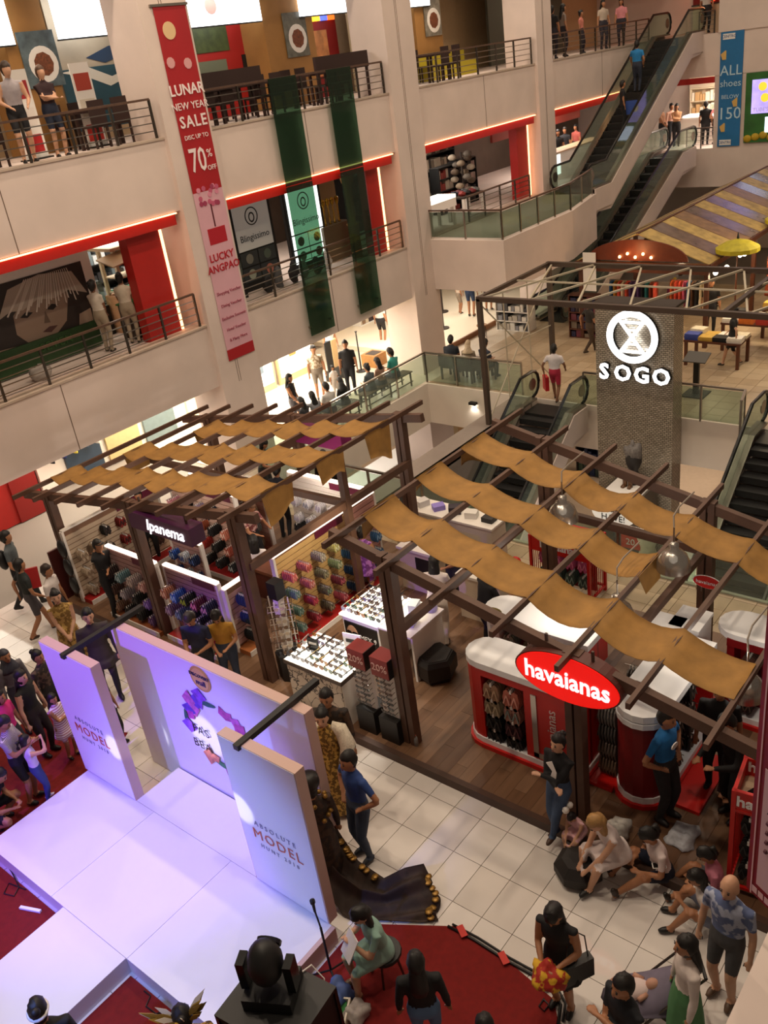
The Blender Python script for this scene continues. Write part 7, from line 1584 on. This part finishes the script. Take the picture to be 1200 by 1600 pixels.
# people sitting along the deck edge
person('little girl with a white bow sitting on the deck edge', 894, 1276, B0, .95, -35, 'edge', '#d8a8ac', '#d8b8bc', hair='short', sleeve='none', legs='dress', skin='l', shoe='#8a80a0')
b = MB(); b.smooth = True; b.ball((-.05, 0, 0), .045, 8, 6); b.ball((.05, 0, 0), .045, 8, 6); tag(b.build('hair_bow', M_WHITE, None, at(887, 1262, B0+.62)), 'white bow in the hair of the little girl', 'bow')
person('long-haired blonde woman in a pale dress sitting on the deck edge', 934, 1284, B0, 1.66, -60, 'edge', '#d9cbc8', '#d9cbc8', hair='long', hc='#a8814e', sleeve='none', legs='dress', skin='l')
person('woman in a white blouse sitting on the floor with a phone', 1016, 1304, 0, 1.62, -65, 'floor', '#d9c8c5', '#1b2338', hair='pony', legs='shorts', skin='m', shoe='#2a1f1a')
t = thing('phone', 'black phone in the hands of the woman in the white blouse', 'phone', at(1030, 1353, .36), .6); b = MB(); b.box((-.04, -.08, 0), (.04, .08, .01)); b.build('body', M_WHITE, t); b = MB(); b.box((-.035, -.07, .01), (.035, .07, .012)); b.build('screen', M_BLACKG, t)
person('girl in a pink tee sitting by the red sandal stand', 1106, 1335, 0, 1.45, -80, 'floor', '#c4768a', '#5a5a60', hair='pony', legs='shorts', skin='m')
person('girl in a white tee and grey overalls sitting with knees raised', 1092, 1372, 0, 1.55, -80, 'floorknee', '#d5d0cc', '#7a8298', hair='long', legs='shorts', skin='m', shoe='#1a1818')
b = MB(); b.smooth = False; b.lathe([(.22, 0), (.30, .08), (.30, .2), (.2, .3), (.1, .31)], n=7); tag(b.build('black_bag', mat('#1d1816', .6, noise=.3), None, at(905, 1368, 0), (0, 0, .3)), 'black bag on the tiles before the blonde woman', 'bag')
lump('white_bag', 'white plastic bag beside the woman with the phone', 'bag', at(1067, 1322, 0), (.22, .18, .14), '#b8bcc4', 33); lump('white_bag', 'white plastic bag behind the blonde woman', 'bag', at(968, 1306, B0), (.16, .14, .14), '#c0beb8', 34)
# stroller with baby
q = at(1020, 1552, .45); t = thing('stroller', 'grey lavender stroller between the man in navy and the white shirt', 'stroller', (q.x, q.y, 0), 2.2)
b = MB(); b.smooth = True; b.grid(lambda u, v: (.28-.6*u, .24*math.cos(PI*v), .42+.34*math.sin(PI*v)*(u*.9+.15)), 8, 10, (0, 0, -.01)); b.build('hood', mat('#6e6678', .8, noise=.15), t)
b = MB(); b.smooth = True; b.ball((.1, 0, .42), (.42, .22, .12), 14, 8); b.build('seat', mat('#5a5462', .8), t)
for sx in (-1, 1):
    for sy in (-1, 1):
        b = MB(); b.lathe([(.09, -.02), (.09, .02)], n=14); b.build('wheel', M_BLACK, t, (sx*.3, sy*.24, .09), (PI/2, 0, 0)); b = MB(); b.tube([(sx*.3, sy*.24, .09), (0, sy*.22, .45)], .015); b.build('frame_tube', M_DARKSTEEL, t)
for sy in (-1, 1): b = MB(); b.tube([(.0, sy*.22, .45), (-.45, sy*.22, .95)], .014); b.build('frame_tube', M_DARKSTEEL, t)
b = MB(); b.tube([(-.45, .22, .95), (-.45, -.22, .95)], .018); b.build('handle', M_BLACK, t)
b = MB(); b.smooth = True; b.ball((.0, 0, .58), (.075, .065, .075), 12, 9); b.ball((.14, 0, .53), (.14, .09, .07), 12, 8); b.tube([(.24, .05, .53), (.36, .08, .56), (.44, .06, .52)], [.045, .04, .03], 8); b.tube([(.24, -.05, .53), (.36, -.08, .56), (.44, -.06, .52)], [.045, .04, .03], 8); b.tube([(.08, .08, .55), (.17, .14, .56)], [.032, .024], 8); b.tube([(.08, -.08, .55), (.17, -.13, .58)], [.032, .024], 8)
o = b.build('person', mat('#b88a74', .6), None, tuple(t.location), (0, 0, 2.2)); tag(o, 'baby lying in the grey stroller', 'person'); b = MB(); b.smooth = True; b.ball((.2, 0, .535), (.2, .12, .085), 12, 8); b.build('romper', mat('#d8c4c0', .8), o)
# on the deck, right stall
pJ = person('woman in a black jumper leaning on the timber post', 873, 1160, B0, 1.60, -40, 'legcross', '#131316', '#3c5170', hair='bun', sleeve='long', shoe='#4a3428', skin='l', topmat=None)
b = MB(); b.slab([(.135, .02, 1.34), (.14, .09, 1.2), (.13, .06, 1.02), (.135, -.02, 1.05), (.14, .03, 1.2), (.138, -.06, 1.28)], (.012, 0, 0)); b.build('jumper_print', M_WHITE, pJ)
pF = person('man in a bright blue tee with his hands on his hips', 1040, 1122, B0, 1.74, 60, 'hips', '#1c6cae', '#26262a', shoe='#161416')
b = MB(); n = 18; b.slab([(.128*1.02, -.02+.07*math.cos(2*PI*k/n), 1.27*1.02+.04*math.sin(2*PI*k/n)) for k in range(n)], (.012, 0, 0)); b.build('shirt_print', M_WHITE, pF)
person('man in a black tee with a white print behind the kiosks', 1126, 1078, B0, 1.72, -10, 'stand', '#121214', '#1a1a1c')
person('person in black standing by the red basket stand', 1138, 1128, B0, 1.70, -50, 'reach', '#101012', '#0f0f11', sleeve='long')
person('woman in white crouching at the red basket stand', 1147, 1193, B0, 1.58, -60, 'squat', '#d2c6c0', '#4a4044', hair='bun', hc='#2e2420')
# costumes beside the panel
person('man in a blue tee and jeans with hands on hips on the tiles', 546, 1188, 0, 1.74, -60, 'hips', '#2c4784', '#39465a', shoe='#20242c')
pK = person('model in a white fur stole and gold gown', 503, 1120, 0, 1.76, -15, 'stand', '#8a6a2c', '#8a6a2c', hair='bun', legs='dress', hem=.08, sleeve='none', skin='l', topmat=blotch('#6a4e1c', '#c09a4a', 22, 'goldgown'))
rn = random.Random(2); fur = mat('#d8cdb8', .95, noise=.2, scale=40, bump=.4)
for sy in (-1, 1):
    b = MB(); b.smooth = True; pts = [(-.05, sy*.08, 1.46), (-.02, sy*.2, 1.40), (.03, sy*.27, 1.2), (.1, sy*.25, 1.0), (.17, sy*.16, .84)]
    b.tube(pts, [.07, .1, .115, .11, .06], 14)
    b.v = [(x+rn.uniform(-.012, .012), y+rn.uniform(-.012, .012), z+rn.uniform(-.012, .012)) for x, y, z in b.v]; b.build('fur_stole', fur, pK)
person('man in a dark brown robe behind the fur stole', 510, 1090, 0, 1.78, -20, 'stand', '#2e211c', '#241a16', legs='dress', hem=.1, sleeve='long', topmat=blotch('#221813', '#4a3322', 14, 'brownrobe'))
pM = person('model in a black headdress and dark gown with a long brown train', 484, 1232, 0, 1.74, -165, 'stand', '#2a1c14', '#1e1410', hair='bun', legs='dress', hem=.02, sleeve='long', topmat=blotch('#23160f', '#3a2618', 12, 'darkgown'))
gold = mat('#9a7434', .4, metal=.5, noise=.4, scale=30)
for k in range(34):
    a = rn.uniform(0, 2*PI); z = rn.uniform(1.1, 1.48); r = .17 if z < 1.4 else .14
    b = MB(); b.smooth = True; b.ball((r*.8*math.cos(a), r*1.15*math.sin(a), z), (.035, .035, .03), 6, 4); b.build('gold_leaf', gold, pM)
b = MB(); b.smooth = True; b.lathe([(.09, 1.66), (.13, 1.74), (.12, 1.84), (.05, 1.88)], (-.02, 0, 0), 14); b.build('headdress', mat('#15100c', .5), pM)
for k in range(5): b = MB(); b.smooth = True; b.ball((.1*math.cos(k*.5-1+PI), .11*math.sin(k*.5-1+PI), 1.76), (.03, .03, .05), 6, 4); b.build('gold_leaf', gold, pM)
# the train spread on the floor
_ta = [at(497, 1255, .95), at(530, 1300, .6), at(560, 1345, .35), at(600, 1372, .12), at(632, 1356, .3), at(662, 1349, .32), at(676, 1378, .12)]
_tb = [at(512, 1395, .25), at(535, 1428, .06), at(560, 1440, .04), at(595, 1438, .03), at(630, 1440, .03), at(660, 1441, .03), at(685, 1438, .03)]
def train(u, v):
    q = u*6; k = min(int(q), 5); f = q-k
    p = _ta[k].lerp(_ta[k+1], f).lerp(_tb[k].lerp(_tb[k+1], f), v)
    fold = (.07*math.sin(v*11+u*5)+.05*math.sin(v*19+2+u*9))*math.sin(PI*min(max(v, .02), .98))
    p.z = max(p.z+fold*(1.1-.5*u), .012)
    p += Vector((.05*math.sin(v*9+u*4), .05*math.sin(v*7+1), 0))*math.sin(PI*v); return p
b = MB(); b.smooth = True; b.grid(train, 24, 30, (0, 0, -.008)); o = b.build('gown_train', blotch('#2a1b13', '#34231a', 6, 'train'), None); tag(o, 'long dark brown gown train spread over the tiles and carpet', 'gown train')
for k in range(22):
    u = .93 if k < 10 else rn.uniform(.05, .45); v = (k+.5)/10 if k < 10 else .1+.05*rn.random()
    p = train(u, v); b = MB(); b.smooth = True; b.ball((0, 0, 0), (.05, .05, .016), 7, 4); b.build('gold_leaf', gold, o, p+Vector((0, 0, .015)))
# left stall customers and staff
person('man in a navy polo looking at sandals with the woman in yellow', 297, 965, B0, 1.70, -30, 'lookdown', '#1a2140', '#22242c', hc='#2a2420')
person('woman in a mustard top with long dark hair', 338, 962, B0, 1.62, -15, 'lookdown', '#b08028', '#2a3448', hair='long', skin='m')
b = MB(); b.smooth = True; b.ball((0, 0, 0), (.22, .2, .1), 10, 8); tag(b.build('sandal_heap', blotch('#1c1816', '#8a7a6a', 14, 'heap'), None, at(318, 1022, B0+.75)), 'armful of sandals between the couple', 'sandals', kind='stuff')
person('staff member in black with a cap touching his face', 152, 852, B0, 1.68, 35, 'face', '#131315', '#101012', hair='cap', hc='#17130f')
person('staff woman in black by the purple sign', 215, 774, B0, 1.66, 0, 'stand', '#141416', '#101012', hair='short')
person('woman in a floral blouse leaning over the counter', 391, 792, B0, 1.62, 40, 'reach', '#d3a49c', '#1c1a1e', hair='bun', hc='#6a4a34', topmat=blotch('#8a4a4a', '#e0bcb4', 14, 'floral'))
person('seated cashier in white with thick black hair', 396, 846, B0, 1.60, 170, 'sit', '#ddd4ce', '#cfc8c2', hair='long')
person('girl in a purple dress walking on the deck', 564, 833, B0, 1.45, 150, 'walk', '#7d3f8c', '#7d3f8c', hair='bun', legs='dress', hem=.6, sleeve='none', topmat=blotch('#6a2f7a', '#a86ab8', 12, 'purpledress'))
person('person in a white shirt and cream trousers at the counter', 678, 878, B0, 1.68, 165, 'reach', '#e4dad2', '#d6c8b8', hair='long', sleeve='short')
person('person in black with a silver belt beside the gondola', 762, 892, B0, 1.64, 120, 'reach', '#131216', '#15141a', hair='short')
person('shop assistant with a bare arm reaching over the rear counter', 697, 838, 0, 1.62, -40, 'reach', '#7a5a50', '#2a2a2e', hair='short')
person('dark-clothed customer at the rear rack', 432, 735, B0, 1.68, 150, 'reach', '#1c2230', '#14161c')
person('customer with black hair bending at the rear corner', 411, 694, 0, 1.62, 60, 'reach', '#5a6a60', '#2a2a2c', hair='long')
person('figure in a black robe seen from behind near the glass', 505, 712, 0, 1.68, 175, 'stand', '#0c0c0e', '#0c0c0e', hair='hijab', hc='#0c0c0e', legs='dress', hem=.1, sleeve='long')
# ground-floor gallery
person('man in a black tee under the parapet edge', 318, 612, 0, 1.72, 20, 'stand', '#121214', '#2a2a30')
person('woman in a black tank top and denim shorts alone in the gallery', 451, 591, 0, 1.62, 60, 'clasp', '#1c1a1e', '#6a6a70', hair='long', sleeve='none', legs='shorts')
person('man in a pale printed shirt holding a child by the hand', 489, 546, 0, 1.68, 10, 'stand', '#c8b8a0', '#7a7064', legs='shorts', topmat=blotch('#d8ccb8', '#9a8468', 12, 'printshirt'))
person('small child in white beside the man in the printed shirt', 519, 575, 0, 1.05, 30, 'stand', '#e0d8d0', '#c8c0b8', hair='bun')
person('youth in a black baseball shirt walking toward the stage', 539, 538, 0, 1.70, 0, 'stand', '#141418', '#15151a', topmat=None)
person('woman in denim shorts whose head the parapet hides', 0, 0, 0, 1.66, 30, 'stand', '#e0dcd8', '#4a5a70', hair='long', legs='shorts', at_pos=tuple(at(522, 576)))
person('woman in dark shorts carrying a black bag deep in the gallery', 0, 0, 0, 1.62, 150, 'stand', '#d8cfc4', '#1c1a1c', hair='long', legs='shorts', at_pos=tuple(at(599, 538)))
for k, (x, f, pose, topc, hr, lab, hh) in enumerate(((16.3, 0, 'sitarm', '#8a8a90', 'long', 'woman on the bench stretching out a bare arm', 1.6), (16.9, 0, 'sit', '#c0bcb8', 'short', 'man in a pale print shirt on the bench', 1.68), (17.5, 0, 'sit', '#17171a', 'hijab', 'woman in a black headscarf on the bench', 1.6), (18.7, 0, 'sit', '#4a545a', 'bun', 'woman holding a snack on the bench', 1.6), (19.2, 0, 'sit', '#8a6a58', 'long', 'woman in brown on the bench', 1.62), (19.85, 0, 'sit', '#2f8a80', 'short', 'man in a teal shirt on the bench', 1.74), (15.9, 0, 'sit', '#2a2a30', 'long', 'dark-haired person at the near end of the bench', 1.6))):
    person(lab, 0, 0, 0, hh, 0, pose, topc, '#3a3c48', hair=hr, hc='#0f0d0c', at_pos=(x, 16.85, 0), rz=PI/2+.05*(k-3), shoe='#2a2a2a')
person('man in a dark shirt in the armchair by the column', 0, 0, 0, 1.70, 0, 'sit', '#1f2630', '#2a2a30', at_pos=(21.35, 15.85, 0), rz=.3)
person('sitter in a pale headscarf beside the man in the dark shirt', 0, 0, 0, 1.60, 0, 'sit', '#9a8a74', '#6a5a4c', hair='hijab', hc='#b5a184', sleeve='long', at_pos=(21.3, 15.2, 0), rz=.2)
person('person with crossed legs in the armchair by the lattice post', 0, 0, 0, 1.66, 0, 'sit', '#2a3040', '#23252c', at_pos=(21.4, 14.7, 0), rz=-.2)
for k, (px, py, bc, f, lab) in enumerate(((737, 494, '#26385a', 160, 'man in blue shorts among the cafe parasols'), (719, 490, '#8a7a6a', 120, 'child beside the man in blue shorts'), (764, 484, '#4a3a34', 20, 'shopper near the white shoe rack'))):
    person(lab, 0, 0, .16, (1.75, 1.3, 1.65)[k], f, 'stand', ('#7a98a8', '#c8b8a8', '#3a3a3e')[k], bc, legs='shorts', at_pos=tuple(at(px, py, .16)))
pS = person('shopper in a white top and red shorts carrying a red bag', 865, 545, 0, 1.62, 165, 'walk', '#dcd6d8', '#b02a44', hair='short', legs='shorts', skin='d')
b = MB(); b.box((-.15, -.05, -.2), (.15, .05, .2)); tag(b.build('red_bag', mat('#b81a24', .5), None, at(853, 598, .45), (0, 0, .8)), 'red bag held by the shopper in red shorts', 'bag')
person('young man in a black tee with a white print inside the market', 1112, 442, 0, 1.74, 0, 'stand', '#121214', '#1c1c20')
person('woman in a black dress walking past the cloth tables', 1147, 488, 0, 1.64, -100, 'walk', '#141214', '#141214', hair='bun', legs='dress', hem=.6, skin='l')
person('market seller in a purple top and yellow cap', 1054, 440, 0, 1.55, 10, 'stand', '#7a2450', '#3a2a3a', hair='cap', hc='#c8a820')
person('passer-by half hidden behind the sign pillar', 0, 0, 0, 1.65, 120, 'walk', '#2a241f', '#4a3a2c', at_pos=tuple(at(922, 552)))
# second floor
person('shop attendant in beige facing the glass case, nearer the poster', 0, 0, L2, 1.60, 140, 'clasp', '#cdc2b2', '#9c8d78', hair='bun', legs='long', skin='d', shoe='#1a1614', at_pos=(11.15, 17.85, L2))
person('shop attendant in beige with a dark belt, nearer the green counter', 0, 0, L2, 1.60, 165, 'clasp', '#c8baa6', '#a3937d', hair='bun', legs='long', skin='d', shoe='#1a1614', at_pos=(11.82, 17.75, L2))
for k, (hx, hy, tc, f, hr, lab) in enumerate(((1036, 177, '#a8785a', 60, 'short', 'man in a tan shirt at the head of the lower escalator'), (1056, 173, '#c8946a', 0, 'long', 'woman in an orange-tan blouse at the head of the lower escalator'), (1101, 168, '#131315', 170, 'short', 'man in black at the railing by the blue banner'), (1118, 168, '#c87a7a', -150, 'short', 'person in pink at the railing by the blue banner'), (1043, 180, '#d8a890', 30, 'bun', 'woman in pale pink behind the man in the tan shirt'))):
    person(lab, 0, 0, L2, 1.66, f, ('clasp', 'cross', 'stand', 'hips', 'stand')[k], tc, '#17171b', hair=hr, sleeve='long' if k in (1, 4) else 'short', at_pos=(39.4+.1*k, (17.0, 16.4, 15.2, 14.75, 16.75)[k], L2))
for k, (hx, hy, tc, hr) in enumerate(((873, 195, '#d8d8d8', 'short'), (892, 172, '#1a1a1e', 'long'), (889, 196, '#141416', 'short'), (912, 180, '#1c1e24', 'short'), (927, 175, '#b05a50', 'short'))):
    q = at(hx, hy, L2+1.45); person(('boy in a white tee at the cafe counter', 'woman in black with long hair at the cafe counter', 'person in black leaning over the cafe counter', 'man in dark grey at the cafe counter', 'person in a red top beside the tall escalator')[k], 0, 0, L2, 1.55, 60-25*k, 'stand', tc, '#22222a', hair=hr, at_pos=(32.6+.75*k, 19.0+.1*(k % 2), L2))
def escz(x): return L2+(L3-L2)*(math.floor((x-30.6)/7.0*19)+1)/19
person('man in a blue tee standing on the tall escalator', 0, 0, 0, 1.70, 0, 'onerail', '#1f7ab8', '#2a3040', at_pos=(34.7, 15.95, escz(34.7)), rz=.1)
pe = person('person in dark clothes with a blue bag on the tall escalator', 0, 0, 0, 1.62, 0, 'stand', '#17191e', '#141518', at_pos=(32.95, 15.7, escz(32.95)), rz=-1.0)
b = MB(); b.box((-.06, -.2, -.25), (.06, .2, .2)); tag(b.build('blue_bag', mat('#2a4a9a', .5), None, (33.15, 15.45, escz(32.95)+.75), (0, 0, .4)), 'blue bag held on the tall escalator', 'bag')
# third floor
person('man in a white tank top leaning on the top railing', 0, 0, L3, 1.80, 15, 'leanrail', '#a8a0a4', '#1a1a1e', sleeve='none', legs='shorts', skin='l', hc='#3a2a20', at_pos=(10.35, 17.5, L3))
person('woman in a maroon tee with folded arms at the top railing', 0, 0, L3, 1.66, 25, 'cross', '#2c1418', '#1c2438', legs='shorts', skin='l', hc='#5a4030', fem=True, at_pos=(11.1, 17.5, L3))
for k, (hx, hy, tc, hr) in enumerate(((863, 22, '#1a1a1c', 'short'), (884, 26, '#8a7a70', 'long'), (907, 33, '#c87a6a', 'bun'), (948, 22, '#b8a898', 'long'), (972, 20, '#d88a90', 'long'))):
    person(('person in black at the left end of the top-floor group', 'woman in a patterned top in the top-floor group', 'girl in coral in the middle of the top-floor group', 'woman in beige near the escalator head', 'woman in pink near the escalator head')[k], 0, 0, L3, (1.65, 1.66, 1.4, 1.64, 1.62)[k], 150-40*k, 'stand', tc, '#2a2630', hair=hr, at_pos=((31.5, 32.5, 33.6, 35.6, 36.9)[k], 17.6+.12*(k % 2), L3))
person('visitor in white at the restaurant entrance on the top floor', 0, 0, L3, 1.66, 20, 'stand', '#d8d0c8', '#2a2a2e', at_pos=(39.6, 15.3, L3))
flush_people()
flush_ff()
flush_texts()
